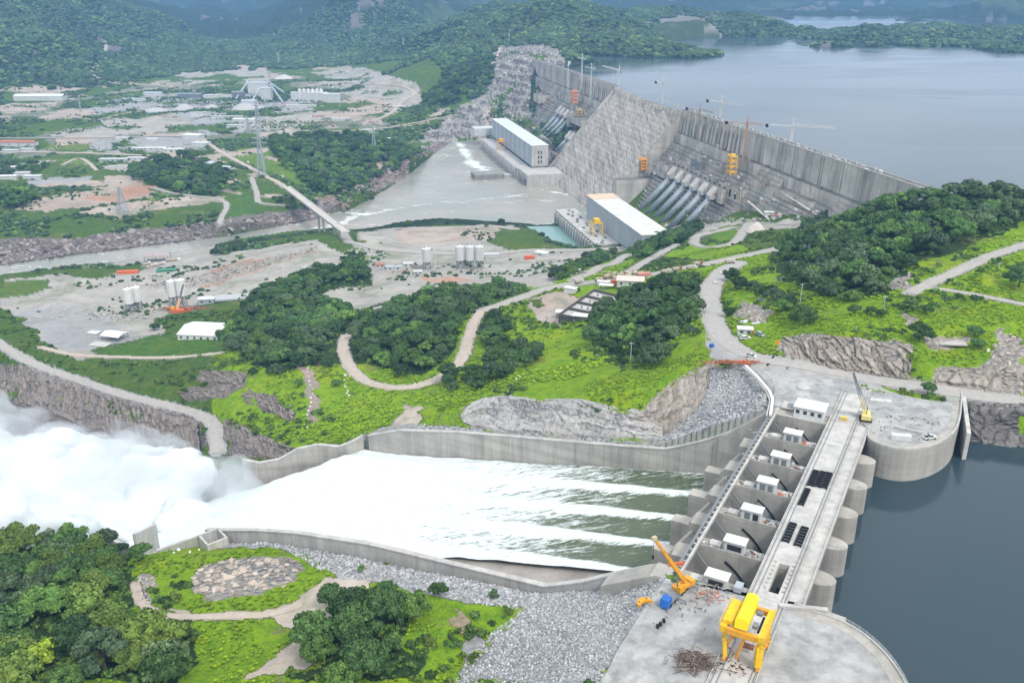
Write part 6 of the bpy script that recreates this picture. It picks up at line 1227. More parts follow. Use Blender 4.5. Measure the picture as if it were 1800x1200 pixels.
# ------------------------------------------------------------------ stones
def worley(u, v, sd):
    iu = np.floor(u); iv = np.floor(v); f1 = np.full(u.shape, 9.); f2 = np.full(u.shape, 9.); idv = np.zeros(u.shape); id2 = np.zeros(u.shape)
    for a in (-1, 0, 1):
        for c in (-1, 0, 1):
            cx, cy_ = iu + a, iv + c; d = np.hypot(cx + .1 + .8 * hsh(cx, cy_, sd) - u, cy_ + .1 + .8 * hsh(cx, cy_, sd + 1) - v); r_ = hsh(cx, cy_, sd + 2)
            m1 = d < f1; f2 = np.where(m1, f1, np.minimum(f2, d)); idv = np.where(m1, r_, idv); f1 = np.where(m1, d, f1)
    return f1, f2, idv
def rock_mat(name, c0, c1, dark):
    m, n, p = newmat(name); b = NB(n); f = b.a('Attribute', attribute_name='tone').outputs['Fac']; g = b.a('NewGeometry').outputs['Position']
    c = b.mix(f, c0, c1); c = b.mix(1.0, c, b.mr(b.noise(g, .5, 7, .75), .3, .7, .6, 1.25), 'MULTIPLY'); mp = b.a('Mapping'); b.l(g, mp, 0); mp.inputs[3].default_value = (.5, .5, .12); mp.inputs[2].default_value = (.2, .25, 0)
    c = b.mix(b.mr(b.noise(mp.outputs[0], 1, 7, .75, .5), .52, .68, 0, .75), c, dark); j = b.a('Attribute', attribute_name='joint').outputs['Fac']; c = b.mix(j, c, tuple(x * .5 for x in dark)); c = b.mix(b.mr(b.noise(g, .13, 5, .7), .6, .7, 0, .7), c, (.13, .17, .05))
    b.l(c, p, 'Base Color'); p.inputs['Roughness'].default_value = .95; p.inputs['Specular IOR Level'].default_value = .15; b.l(b.bump(b.noise(g, 1.6, 6, .7), .5), p, 'Normal'); return m
def cliff(name, label, top, bot, cu, cv, tilt, amp, mat, sd, lift=.5, res=.5, jt=.5):
    T_ = np.array([hit(*q) for q in poly(top)]); B_ = np.array([hit(*q) for q in poly(bot)])
    def rs(W, n): d = np.concatenate([[0], np.cumsum(np.linalg.norm(np.diff(W, axis=0), axis=1))]); t = np.linspace(0, d[-1], n); return np.stack([np.interp(t, d, W[:, k]) for k in range(3)], 1), d[-1]
    n = int(max(rs(T_, 5)[1], rs(B_, 5)[1]) / res); T2, L = rs(T_, n); B2, _ = rs(B_, n); H = np.linalg.norm(T2 - B2, axis=1).mean(); m = max(8, int(H / res))
    K = np.linspace(-.08, 1.08, m)[:, None]; XY = T2[None, :, :2] * (1 - K[..., None]) + B2[None, :, :2] * K[..., None]; X, Y = XY[..., 0], XY[..., 1]
    zl = T2[None, :, 2] * (1 - np.clip(K, 0, 1)) + B2[None, :, 2] * np.clip(K, 0, 1); Z = np.maximum(ground(X, Y), zl - .5)
    U = np.linspace(0, L, n)[None, :] + 0 * K; V_ = K * H + 0 * U; wu = fbm(U, V_, 6, 3, sd + 9) * 1.6; u2 = U + V_ * tilt + wu; v2 = V_ - U * tilt * .3 + wu
    f1, f2, idv = worley(u2 / cu, v2 / cv, sd); g1, g2, id2 = worley(u2 / cu * 2.7, v2 / cv * 2.3, sd + 5); edge = np.clip((K - 0) / .08, 0, 1) * np.clip((1.02 - K) / .06, 0, 1)
    d = (idv - .3) * amp + (id2 - .5) * amp * .35 - np.exp(-((f2 - f1) / .09) ** 2) * amp * .55 + fbm(U, V_, 14, 3, sd + 3) * amp * .8; d = d * edge - (1 - edge) * .6
    tv = B2[-1] - B2[0]; nh = np.array([tv[1], -tv[0]]); nh /= np.linalg.norm(nh); c_ = np.array([X.mean(), Y.mean()]); nh = nh if nh @ (-c_) > 0 else -nh
    X = X + nh[0] * d * .8; Y = Y + nh[1] * d * .8; Z = Z + d * .55 + lift * edge
    ix = np.arange(m * n).reshape(m, n); F = np.stack([ix[:-1, :-1], ix[1:, :-1], ix[1:, 1:], ix[:-1, 1:]], -1).reshape(-1, 4); V = np.stack([X, Y, Z], -1).reshape(-1, 3)
    if np.cross(V[F[len(F) // 2, 1]] - V[F[len(F) // 2, 0]], V[F[len(F) // 2, 2]] - V[F[len(F) // 2, 0]])[2] < 0: F = F[:, ::-1]
    me = npmesh(name, V, F, mat); a = me.attributes.new('tone', 'FLOAT', 'POINT'); a.data.foreach_set('value', (idv * .6 + id2 * .4).ravel().astype(np.float32)); a = me.attributes.new('joint', 'FLOAT', 'POINT'); a.data.foreach_set('value', (np.exp(-((f2 - f1) / .07) ** 2) * jt).ravel().astype(np.float32))
    return struct(link(name, me), label)
rk_c = rock_mat('cream_rock', (.26, .225, .19), (.47, .42, .365), (.17, .145, .125)); rk_w = rock_mat('white_rock', (.36, .345, .325), (.50, .48, .46), (.10, .095, .09)); rk_d = rock_mat('dark_rock', (.13, .12, .115), (.25, .235, .225), (.09, .08, .075)); rk_b = rock_mat('brown_rock', (.17, .145, .13), (.31, .275, .25), (.10, .085, .075))
cliff('rock_face', 'weathered pale rock face above the far chute wall', '808 728;826 706;850 697;890 695;930 697;990 699;1050 706;1100 714;1145 722;1165 732', '815 745;840 752;900 760;960 766;1030 769;1090 771;1130 773;1165 774', 26, 3.2, .35, 1.5, rk_w, 11, jt=.08)
cliff('rock_face', 'cream fractured rock beside the rubble fan', '1135 712;1160 688;1190 662;1225 643;1258 634', '1150 774;1185 757;1212 735;1235 704;1248 664', 3.2, 5.5, .5, 2.2, rk_c, 21)
cliff('rock_face', 'cream cliff with slanting joints above the plaza road', '1374 588;1400 590;1425 600;1450 592;1500 592;1540 600;1580 604;1604 612', '1378 622;1410 634;1450 646;1500 655;1550 662;1600 668', 3.0, 6, -.45, 2.4, rk_c, 31)
cliff('rock_face', 'pale rounded rock band above the road at the right edge', '1640 652;1670 648;1720 646;1770 640;1820 636', '1645 674;1690 682;1740 688;1790 692;1820 694', 5, 4.5, .35, 2.0, rk_c, 41)
cliff('shore_cliff', 'dark bare rock shore right of the far plaza', '1696 708;1730 707;1770 708;1820 708', '1692 788;1730 792;1780 797;1820 799', 5, 3.6, .2, 1.8, rk_d, 51)
cliff('quarry_face', 'brown rock cut with vertical ribs below the road beside the spray', '-30 638;10 642;80 660;150 682;220 705;290 725;350 744', '-30 695;10 700;80 722;150 752;220 780;290 800;352 815', 2.6, 9, .15, 1.9, rk_b, 61)
cliff('rock_ledge', 'dark ribs of rock on the slope above the chute end', '395 736;430 748;470 766;515 786', '398 775;430 790;470 804;505 812', 2.2, 5, -.5, 1.9, rk_b, 71)
cliff('rock_ledge', 'dark rock ledge running down the bright slope', '425 690;460 690;490 708;520 724', '432 710;462 716;488 730;515 744', 2.2, 4, -.5, 1.8, rk_b, 81)
cliff('rock_ledge', 'brown rock ledge under the left wood', '350 650;385 652;432 656', '352 670;390 674;428 676', 2.2, 4, -.3, 1.6, rk_b, 91); cliff('rock_ledge', 'brown rock ledge above the chute road', '312 690;350 684;400 674;438 664', '325 704;360 700;402 696;430 682', 2.2, 4, -.3, 1.6, rk_b, 101)
sg, scr, spr = stone_mat('rubble_stone', (.37, .375, .385), .45), stone_mat('cliff_stone', (.42, .38, .33), .3, True), stone_mat('bank_stone', (.25, .215, .20), .4)
rub = protoset('rubble_shapes', [rockmesh(k, sg) for k in range(5)]); clf = protoset('cliff_shapes', [rockmesh(20 + k, scr, 1.4) for k in range(5)]); bnk = protoset('bank_shapes', [rockmesh(40 + k, spr) for k in range(5)])
def rubble(name, lab, pl, sp_, s0, s1, st_, n=5, tilt=.6, zs=None, rz=None):
    Q = vis_in(pl, sp_); Q = Q + np.array([0, 0, s0 * .1]); scatter(name, lab, Q, RNG.uniform(s0, s1, len(Q)) * RNG.choice([.8, 1, 1, 1.25], len(Q)), st_, n, tilt=tilt, zs=zs, rz=rz)
rubble('rubble_slope', 'slope of loose grey rubble below the near plaza', '1175 1008;1120 1085;1085 1140;1050 1210;790 1210;850 1125;915 1072;960 1036;1050 1020', .64, .26, .52, rub)
rubble('rubble_bank', 'grey rubble bank behind the near chute wall', '385 940;440 932;520 935;610 955;700 985;800 1012;900 1032;955 1038;910 1072;850 1062;780 1048;640 1020;560 1000;500 965;400 955', .85, .35, .75, rub)
rubble('rubble_slope', 'fan of pale grey rubble falling from the white kerb wall', '1250 645;1308 646;1355 692;1342 735;1200 770;1150 776;1200 745;1240 700', .95, .4, .85, rub)
rubble('rubble_bench', 'gravel and rubble on the bench behind the far chute wall', '540 808;640 772;740 745;810 752;900 768;1140 778;1170 788;1000 776;800 758;700 756;600 785', 1.4, .35, .8, rub)
rubble('outcrop', 'scattered pale rocks on the bright slope at the far right', '1740 605;1760 570;1790 590;1790 640;1720 650', 4.2, .5, 1.6, clf); rubble('outcrop', 'bare rock humps inside the oval of grass by the track', '335 1005;400 978;500 985;525 1005;510 1028;440 1045;340 1040', 3.4, .7, 2.3, protoset('hump_shapes', [rockmesh(80 + k, stone_mat('hump_stone', (.44, .37, .31), .2), .5) for k in range(5)]), tilt=.25)
rubble('outcrop', 'stones lining the old track by the oval', '240 1010;275 1012;262 1050;275 1078;240 1050', 1.3, .3, .8, clf); rubble('outcrop', 'pale stones around the tree by the settling slope', '1300 530;1340 540;1345 570;1310 560', 3.2, .5, 1.4, clf); rubble('outcrop', 'rocks in the grass on the right hill shoulder', '1560 470;1600 480;1590 505;1550 505', 3.6, .5, 1.6, clf)
rubble('terrace_rock', 'broken rock on the benches cut at the far end of the dam', '795 200;850 165;872 130;868 95;882 80;960 76;988 90;984 108;932 125;930 195;900 245;770 238;700 262;750 222', 9, 1.6, 4.2, protoset('terrace_shapes', [rockmesh(50 + k, stone_mat('terrace_stone', (.34, .32, .30), .4)) for k in range(5)]), zs=.7)
rubble('river_bank_rock', 'purplish brown rocks along the far river bank', '0 422;130 422;200 410;400 388;540 368;640 318;740 264;795 240;770 258;700 318;600 374;400 418;150 450;0 466', 6.5, 1.8, 5.2, bnk, zs=.8)
rubble('river_bank_rock', 'rubble heaped along the middle of the dusty yard', '255 500;340 487;480 452;560 436;540 446;400 488;300 512', 4.6, .7, 2.0, bnk)
rubble('river_rocks', 'dark rocks breaking the river surface', '850 343;900 339;890 345;860 350', 5, .8, 1.8, bnk)
# ------------------------------------------------------------------ yellow gantry crane on the deck
def main_gantry():
    o = world_thing('gantry_crane', 'big bright yellow gantry crane straddling the near end of the spillway deck rails', 'crane', SP(180.5, 33, .2))
    s0, s1, t0, t1, H = 176, 185.2, 28.9, 36.9, 9.2
    S_ = lambda s, t, z: SP(s, t, z)
    for s in (s0, s1):
        for t, tt_ in ((t0, t0 + .4), (t1, t1 + .9)):
            b = MB(); b.bar(S_(s, t, .9), S_(s + (.5 if s == s0 else -.5), tt_, H - 1), 1.0, .9); b.build('leg', yellow, o)
            b = MB(); spx(b, s - 1.3, s + 1.3, t - .35, t + .35, .24, .95); w_ = b.build('bogie', orange, o)
            for q in (-.8, .8): c = MB(); c.tube(S_(s + q, t - .42, .5), S_(s + q, t + .42, .5), .34, 10); c.build('wheel', black, w_)
    for t in (t0, t1 + .9):
        b = MB(); spx(b, s0 - 1, s1 + 1, t - .75, t + .75, H - 1, H + .7); b.build('side_girder', yellow, o)
    for t in (t0, t1): b = MB(); b.bar(S_(s0, t, 2.6), S_(s1, t, 2.6), .5); b.build('tie_beam', orange, o)
    for s in (s0 - .7, s1 + .6):
        b = MB(); spx(b, s - .55, s + .55, t0 - .75 + 1.52, t1 + .13, H - .9, H + .5); b.build('cross_girder', orange, o)
    b = MB(); b.bar(S_(s1 - 1, t1 + .8, 1.0), S_(s0 + 4, t1 + .9, H - 1.2), .4); b.bar(S_(s0 + 1, t1 + .8, 1.0), S_(s0 + 4, t1 + .9, H - 1.2), .4); b.build('diagonal_brace', orange, o)
    b = MB(); spx(b, s0 + .2, s1 - .5, 35.9, 38.2, H + .71, H + 1.7); b.build('equipment_box', yellow, o)
    b = MB(); spx(b, s0 + .5, s1 - .8, 32.4, 35.6, H + .2, H + .9); tr = b.build('trolley', orange, o)
    b = MB(); pr = [(32.3, H + .95), (35.3, H + .95), (35.3, H + 3.2), (34.6, H + 3.9), (33.0, H + 3.9), (32.3, H + 3.2)]; b.profile(pr, lambda a, u, z: SP(a, u, z), s0 - .6, s1 + .8); b.build('trolley_house', M('bright_yellow', (.92, .72, .01), .4, .04), o)
    b = MB(); spx(b, s0 - .95, s0 - .62, 33, 34.8, H + 1.3, H + 2.9); b.build('door', orange, tr)
    for t in (t0 - .9, t1 + 1.8):
        b = MB(); [b.bar(S_(s, t, H + .7), S_(s, t, H + 1.7), .08) for s in np.arange(s0 - 1, s1 + 1.1, 1.6)]; b.bar(S_(s0 - 1, t, H + 1.7), S_(s1 + 1, t, H + 1.7), .08); b.bar(S_(s0 - 1, t, H + 1.2), S_(s1 + 1, t, H + 1.2), .06); b.build('handrail', yellow, o)
    b = MB(); b.bar(S_(s0 - .7, 32.6, H - 1), S_(s0 - .2, 34.2, 1.2), .45); b.build('access_ladder', orange, o)
    b = MB(); b.bar(S_(s0 - .2, t0 + .2, 1.2), S_(s0 - .2, t0 + .2, 6.5), 1.6, 1.6); b.build('electrical_cabinet', yellow, o)
main_gantry()
def gantry_detail():
    g = [x for x in bpy.data.objects if x.name.startswith('gantry_crane') and 'straddling' in x.get('label', '')][0]; H = 9.2
    for s, t, d_ in ((178, 31.0, (1.6, 1.2, .9)), (183, 31.2, (1.2, 1.4, .7)), (179.5, 37.0, (2.2, .8, .8)), (184.2, 33, (.8, 1.6, .6))):
        b = MB(); b.box(SP(s, t, H + .72 if t < 32 or t > 36 else H + .5), d_, ax=axS); b.build('motor_box', steel, g)
    for t in (30.2, 35.2):
        b = MB(); b.tube(SP(177.5, t, H - .1), SP(183.5, t, H - .1), .3, 10); b.build('rope_drum', black, g)
    for s in (176, 185.2):
        for t in (28.6, 37.6):
            for z in np.arange(1.4, 8, 1.3): b = MB(); b.bar(SP(s - .55, t - .35, z), SP(s - .55, t + .35, z), .1); b.build('ladder_rung', steel, g)
    for t in (31.5, 33.5): b = MB(); b.bar(SP(180.5, t, H), SP(180.5, t, 2.5), .07); b.build('hoist_cable', black, g)
    b = MB(); b.box(SP(180.5, 32.5, 1.6), (1.2, 2.6, .8), ax=axS); b.build('lifting_beam', rustm, g)
gantry_detail()
def truck_crane():
    c = P(1190, 1052, -.1); o = world_thing('mobile_crane', 'orange telescopic truck crane with blue cab leaning its boom over the chute', 'crane', c)
    f = P(1168, 1068, 0); r = P(1222, 1012, 0); d = r - f; L = 11.5; d /= np.linalg.norm(d); y = np.array([-d[1], d[0], 0]); A = (d, y); base = f + d * .8
    b = MB(); b.box(base + d * L * .52 + [0, 0, .75], (L, 2.5, .6), ax=A); b.build('chassis', steel, o)
    b = MB(); b.hexa([base - d * 1.6 + y * -1.25 + [0, 0, .5], base + d * .9 + y * -1.25 + [0, 0, .5], base + d * .9 + y * 1.25 + [0, 0, .5], base - d * 1.6 + y * 1.25 + [0, 0, .5]], [base - d * 1.2 + y * -1.15 + [0, 0, 2.7], base + d * .9 + y * -1.15 + [0, 0, 2.9], base + d * .9 + y * 1.15 + [0, 0, 2.9], base - d * 1.2 + y * 1.15 + [0, 0, 2.7]]); cb = b.build('cab', blue_p, o)
    b = MB(); b.hexa([base - d * 1.55 + y * -1.0 + [0, 0, 1.5], base - d * 1.5 + y * -1.0 + [0, 0, 1.5], base - d * 1.5 + y * 1.0 + [0, 0, 1.5], base - d * 1.55 + y * 1.0 + [0, 0, 1.5]], [base - d * 1.34 + y * -1.0 + [0, 0, 2.5], base - d * 1.28 + y * -1.0 + [0, 0, 2.5], base - d * 1.28 + y * 1.0 + [0, 0, 2.5], base - d * 1.34 + y * 1.0 + [0, 0, 2.5]]); b.build('windscreen', glass, cb)
    for k in (.4, 2.6, 6.6, 8.2, 9.8):
        for s_ in (-1, 1): b = MB(); b.tube(base + d * k + y * s_ * .85 + [0, 0, .55], base + d * k + y * s_ * 1.27 + [0, 0, .55], .56, 14); b.build('wheel', rubber, o)
    for k in (3.8, 10.6):
        for s_ in (-1, 1):
            b = MB(); b.bar(base + d * k + y * s_ * 1 + [0, 0, .9], base + d * k + y * s_ * 3.6 + [0, 0, .9], .3); b.bar(base + d * k + y * s_ * 3.5 + [0, 0, .9], base + d * k + y * s_ * 3.5 + [0, 0, .05], .22); b.build('outrigger', steel, o)
    t = base + d * 7.4; bt = P(1150, 946, 21); bd = bt - (t + [0, 0, 3]); h = bd.copy(); h[2] = 0; h /= np.linalg.norm(h); hy = np.array([-h[1], h[0], 0]); H_ = (h, hy)
    b = MB(); b.box(t - h * .8 + [0, 0, 1.4], (5.4, 2.6, .9), ax=H_); b.build('turntable', orange, o)
    b = MB(); b.box(t - h * 3.4 + [0, 0, 1.5], (1.5, 2.9, 1.5), ax=H_); b.build('counterweight', orange, o)
    b = MB(); b.box(t + h * 1.2 + hy * 1.5 + [0, 0, 1.6], (2.0, 1.0, 1.7), ax=H_); oc = b.build('operator_cab', orange, o)
    b = MB(); b.box(t + h * 2.21 + hy * 1.5 + [0, 0, 2.1], (.05, .8, 1.0), ax=H_); b.build('window', glass, oc)
    p0 = t - h * 1.6 + [0, 0, 2.8]; Lb = np.linalg.norm(bt - p0); u = (bt - p0) / Lb
    for a, e_, w_ in ((0, .42, .95), (.40, .72, .78), (.70, 1.0, .62)): b = MB(); b.bar(p0 + u * Lb * a, p0 + u * Lb * e_, w_, w_ * 1.1); b.build('boom_section', orange, o)
    b = MB(); b.tube(t + h * 1.0 + [0, 0, 2.2], p0 + u * Lb * .3, .22, 8); b.build('lift_ram', steel, o)
    b = MB(); b.box(bt - [0, 0, .4], (1.3, .9, .9), ax=H_); b.build('boom_head', palet, o); b = MB(); b.bar(bt, bt - [0, 0, 5], .12); b.box(bt - [0, 0, 6], (.5, .5, 1)); b.build('hook_block', black, o)
truck_crane()
c = P(1132, 1060, 0); o = world_thing('counterweight_plate', 'curved orange counterweight plate with two holes lying on the rubble edge', 'plate', c); x = np.array([.86, .5, 0]); y = np.array([-.5, .86, 0]); N_ = 9
A = [c + x * 2.3 * math.sin(a) + y * (1.5 * math.cos(a) - 1.4) * 1.5 for a in np.linspace(-1.1, 1.1, N_)]; B_ = [q + y * 1.5 for q in A]; b = MB(); b.prism([tuple(q[:2]) for q in A] + [tuple(q[:2]) for q in B_[::-1]], -.09, .65); b.build('plate', orange, o)
for f in (2, 6): q = (A[f] + B_[f]) / 2; b = MB(); b.tube([q[0], q[1], .652], [q[0], q[1], .68], .24, 12); b.build('bolt_hole', black, o)
for k, (px, py) in enumerate(((1156, 1103), (1161, 1099), (1167, 1093))):
    c = P(px, py, 0); b = MB(); b.tube(c + [-.25, 0, .5], c + [.25, .1, .5], .58, 16); tag(b.build('tyre', rubber, None), 'black tyre %s of three on the grey near plaza' % ('nearest the camera', 'in the middle', 'farthest')[k], 'tyre', 'three tyres on the near plaza'); c = None
def heap(name, lab, px, py, w_, d_, n, mats, z=0., ln=(1, 4), th=.2, hz=.6, cat='scrap heap'):
    q0 = P(px, py, z) if z is not None else hit(px, py); r = random.Random(int(px)); V = MB()
    for _ in range(n):
        a = r.uniform(0, 6.28); L = r.uniform(*ln); c = q0 + [r.gauss(0, w_ / 3), r.gauss(0, d_ / 3), r.uniform(.1, hz)]; V.cur = r.randrange(len(mats)); dd = np.array([math.cos(a), math.sin(a), r.uniform(-.15, .25)]) * L / 2; V.bar(c - dd, c + dd, th * r.uniform(.5, 1.3))
    o = V.build(name, mats); o['kind'] = 'stuff'; o['label'] = lab; return o
heap('scrap_heap', 'tangle of red and white rods beside the nearest control hut', 1247, 1043, 6, 4, 90, [redorange, off_white, palet, steel], ln=(.8, 2.6), th=.12); heap('dead_branches', 'pile of dead branches and roots beside the gantry crane rails', 1222, 1165, 7, 5.5, 260, [brownpl, brownpl, M('bleached_wood', (.28, .23, .2))], ln=(1, 4.5), th=.12, hz=1.3)
heap('debris', 'loose cable and steel bits on the near plaza behind the truck crane', 1215, 1060, 14, 12, 70, [black, rustm, off_white], ln=(.2, 1.4), th=.12, hz=.2); heap('debris', 'dark litter on the deck under the gantry crane', 1290, 1165, 4, 8, 60, [black, rustm, palet], ln=(.2, 1.0), th=.2, hz=.15)
heap('steel_heap', 'long rusty red pile of rebar at the top of the rubble fan', 1290, 638, 16, 2.2, 150, [rustm, redorange, rustm], z=-.2, ln=(1.5, 5), th=.18, hz=.7); heap('debris', 'scrap steel and timber scattered on the far plaza', 1600, 745, 30, 16, 70, [black, rustm, palet, off_white], ln=(.3, 1.6), th=.15, hz=.2)
def boxthing(name, lab, cat, px, py, d, rz, mt, z=0., grp=None, dz=0):
    q = (P(px, py, z) if z is not None else hit(px, py)) + [0, 0, dz]; b = MB(); b.box(q, d, rz=rz); return tag(b.build(name, mt, None), lab, cat, grp)
DRZ = math.atan2(DV[1], DV[0])
boxthing('steel_tank', 'small grey metal box at the near end of the last pier', 'box', 1298, 1036, (3, 2, 1.6), DRZ, grey_clad); boxthing('plank', 'white plank lying beside the red rods', 'plank', 1258, 1047, (2.4, .5, .15), .3, white_p); boxthing('barrier', 'orange-red plastic barrier behind the boom of the truck crane', 'barrier', 1188, 995, (4.5, .5, 1.3), .2, redorange, z=-1)
boxthing('kerb_beam', 'pale concrete beam where the deck meets the near quay wall', 'beam', 1412, 1070, (12, 1.3, .8), -.15, conc_light)
def house(name, lab, px, py, w_, d_, h, rz, wall=off_white, roof=white_p, style='gable', wins=3, z=None, grp=None, cat='building', oh=.5, roofh=None):
    q = P(px, py, z) if z is not None else hit(px, py); o = world_thing(name, lab, cat, q, grp); x = np.array([math.cos(rz), math.sin(rz), 0]); y = np.array([-x[1], x[0], 0]); rh = roofh if roofh is not None else (min(w_, d_) * .16 if style == 'gable' else .35)
    b = MB()
    if style == 'open':
        for sx in np.linspace(-1, 1, max(3, int(w_ / 6))):
            for sy in (-1, 1): p0 = q + x * sx * (w_ / 2 - .4) + y * sy * (d_ / 2 - .4); b = MB(); b.bar(p0, p0 + [0, 0, h], .35); b.build('post', steel, o)
        b = MB(); b.box(q + [0, 0, -.3], (w_ * .97, d_ * .97, .4), ax=(x, y)); b.build('base_slab', conc_dark, o)
    else: b.box(q - [0, 0, .6], (w_, d_, h + .6), ax=(x, y)); b.build('wall', wall, o)
    W2, D2 = w_ / 2 + oh, d_ / 2 + oh
    if style == 'gable' or (style == 'open' and roofh):
        for s_ in (-1, 1):
            e0 = [q + x * a * W2 + y * s_ * D2 + [0, 0, h + .01] for a in (-1, 1)]; r0 = [q + x * a * W2 + y * s_ * .02 + [0, 0, h + rh] for a in (-1, 1)]
            b = MB(); lo = [e0[0], e0[1], r0[1], r0[0]]; lo = lo if s_ < 0 else lo[::-1]; b.hexa(lo, [p + np.array([0, 0, .22]) for p in lo]); b.build('roof', roof, o)
        if style == 'gable':
            for s_ in (-1, 1): b = MB(); g0 = q + x * s_ * (w_ / 2 - .1); b.prism([tuple((g0 + y * d_ / 2 - x * .1)[:2]), tuple((g0 - y * d_ / 2 - x * .1)[:2]), tuple((g0 - y * d_ / 2 + x * .1)[:2]), tuple((g0 + y * d_ / 2 + x * .1)[:2])], q[2] + h - .02, q[2] + h + .015); b.build('gable_plate', wall, o)
    else: b = MB(); b.box(q + [0, 0, h + .01], (w_ + 2 * oh, d_ + 2 * oh, rh), ax=(x, y)); b.build('roof', roof, o)
    if wins:
        n = wins; s_ = -1 if y[1] > 0 else 1
        for k in range(n):
            p0 = q + y * s_ * (d_ / 2 + .03) + x * (w_ * ((k + .5) / n - .5)); b = MB(); b.box(p0 + [0, 0, h * .35], (min(1.6, w_ / n * .5), .08, h * .38), ax=(x, y)); b.build('window', glass, o)
    return o
house('site_office', 'white flat-roofed office building on the far plaza behind the service beam', 1424, 728, 10.5, 7.5, 3.6, math.atan2(WV[1], WV[0]), white_p, white_p, 'flat', 4, z=0, oh=.4)
hb = world_thing('hatch_block', 'pale concrete hatch block with dark lid at the end of the service beam', 'hatch', SP(322, 54, 0)); b = MB(); spx(b, 319, 325, 51.5, 56, -.05, .5); b.build('base', conc_light, hb); b = MB(); spx(b, 320, 324, 52, 54.2, .51, .6); b.build('lid', steel, hb)
b = MB(); q = P(1413, 681, -.1); b.tube(q, q + [0, 0, .25], 2.4, 24); tag(b.build('round_base', conc_light), 'round pale concrete disc on the ground behind the white office', 'disc')
boxthing('generator', 'small yellow machine on the far end of the deck', 'machine', 1483, 738, (1.3, 2.4, 1.3), DRZ, M('dull_yellow', (.6, .45, .12), .6), z=.02)
boxthing('container', 'long pale container near the curved wall of the far plaza', 'container', 1583, 772, (6.6, 2.4, 1.9), -.2, off_white); boxthing('girder', 'pale girder lying beside the container on the far plaza', 'girder', 1597, 757, (9, .8, .8), -.55, conc_light); boxthing('girder', 'long white girder lying by the flower bed on the far plaza', 'girder', 1548, 706, (7.5, 1, .9), -.3, white_p)
def crawler_crane():
    c = P(1521, 737, -.1); o = world_thing('crawler_crane', 'yellow crawler crane with a thin dark boom parked on the far plaza', 'crane', c); x = np.array([.3, .95, 0]); y = np.array([-.95, .3, 0]); ym = M('pale_yellow_paint', (.62, .52, .2), .5, .1)
    for s_ in (-1, 1): b = MB(); b.box(c + y * s_ * 1.7, (5, .8, 1.0), ax=(x, y)); b.build('track', black, o)
    b = MB(); b.box(c + [0, 0, 1.05], (5, 3, 1.7), ax=(x, y)); b.build('body', ym, o); b = MB(); b.box(c + y * 1.9 + x * 1.5 + [0, 0, 1.2], (1.6, 1.1, 1.9), ax=(x, y)); b.build('cab', off_white, o); b = MB(); b.box(c - x * 2.8 + [0, 0, 1.2], (1.1, 3.4, 1.6), ax=(x, y)); b.build('counterweight', ym, o)
    p0 = c + [0, 0, 2]; p1 = P(1500, 655, 20); u = p1 - p0; L = np.linalg.norm(u); u /= L; s_ = np.cross(u, [0, 0, 1]); s_ /= np.linalg.norm(s_); t_ = np.cross(s_, u)
    for a, e_, mt, nm in ((0, .42, ym, 'boom_foot'), (.42, 1.0, steel, 'boom_tip')):
        b = MB()
        for i in (-1, 1):
            for j in (-1, 1): b.bar(p0 + u * L * a + (s_ * i + t_ * j) * .45, p0 + u * L * e_ + (s_ * i + t_ * j) * (.45 if e_ < 1 else .2), .14)
        for k in range(int(L * (e_ - a) / 1.3)):
            q = p0 + u * (L * a + k * 1.3); i = 1 if k % 2 else -1
            for v_, w_ in ((s_, t_), (t_, s_)): b.bar(q - v_ * .42 * i + w_ * .42, q + u * 1.3 + v_ * .42 * i + w_ * .42, .07)
        b.build(nm, mt, o)
    b = MB(); b.bar(p0 - x * 2 + [0, 0, 4], p1, .08); b.bar(p0 - x * .6, p0 - x * 2 + [0, 0, 4], .2); b.build('boom_stay', black, o)
crawler_crane()
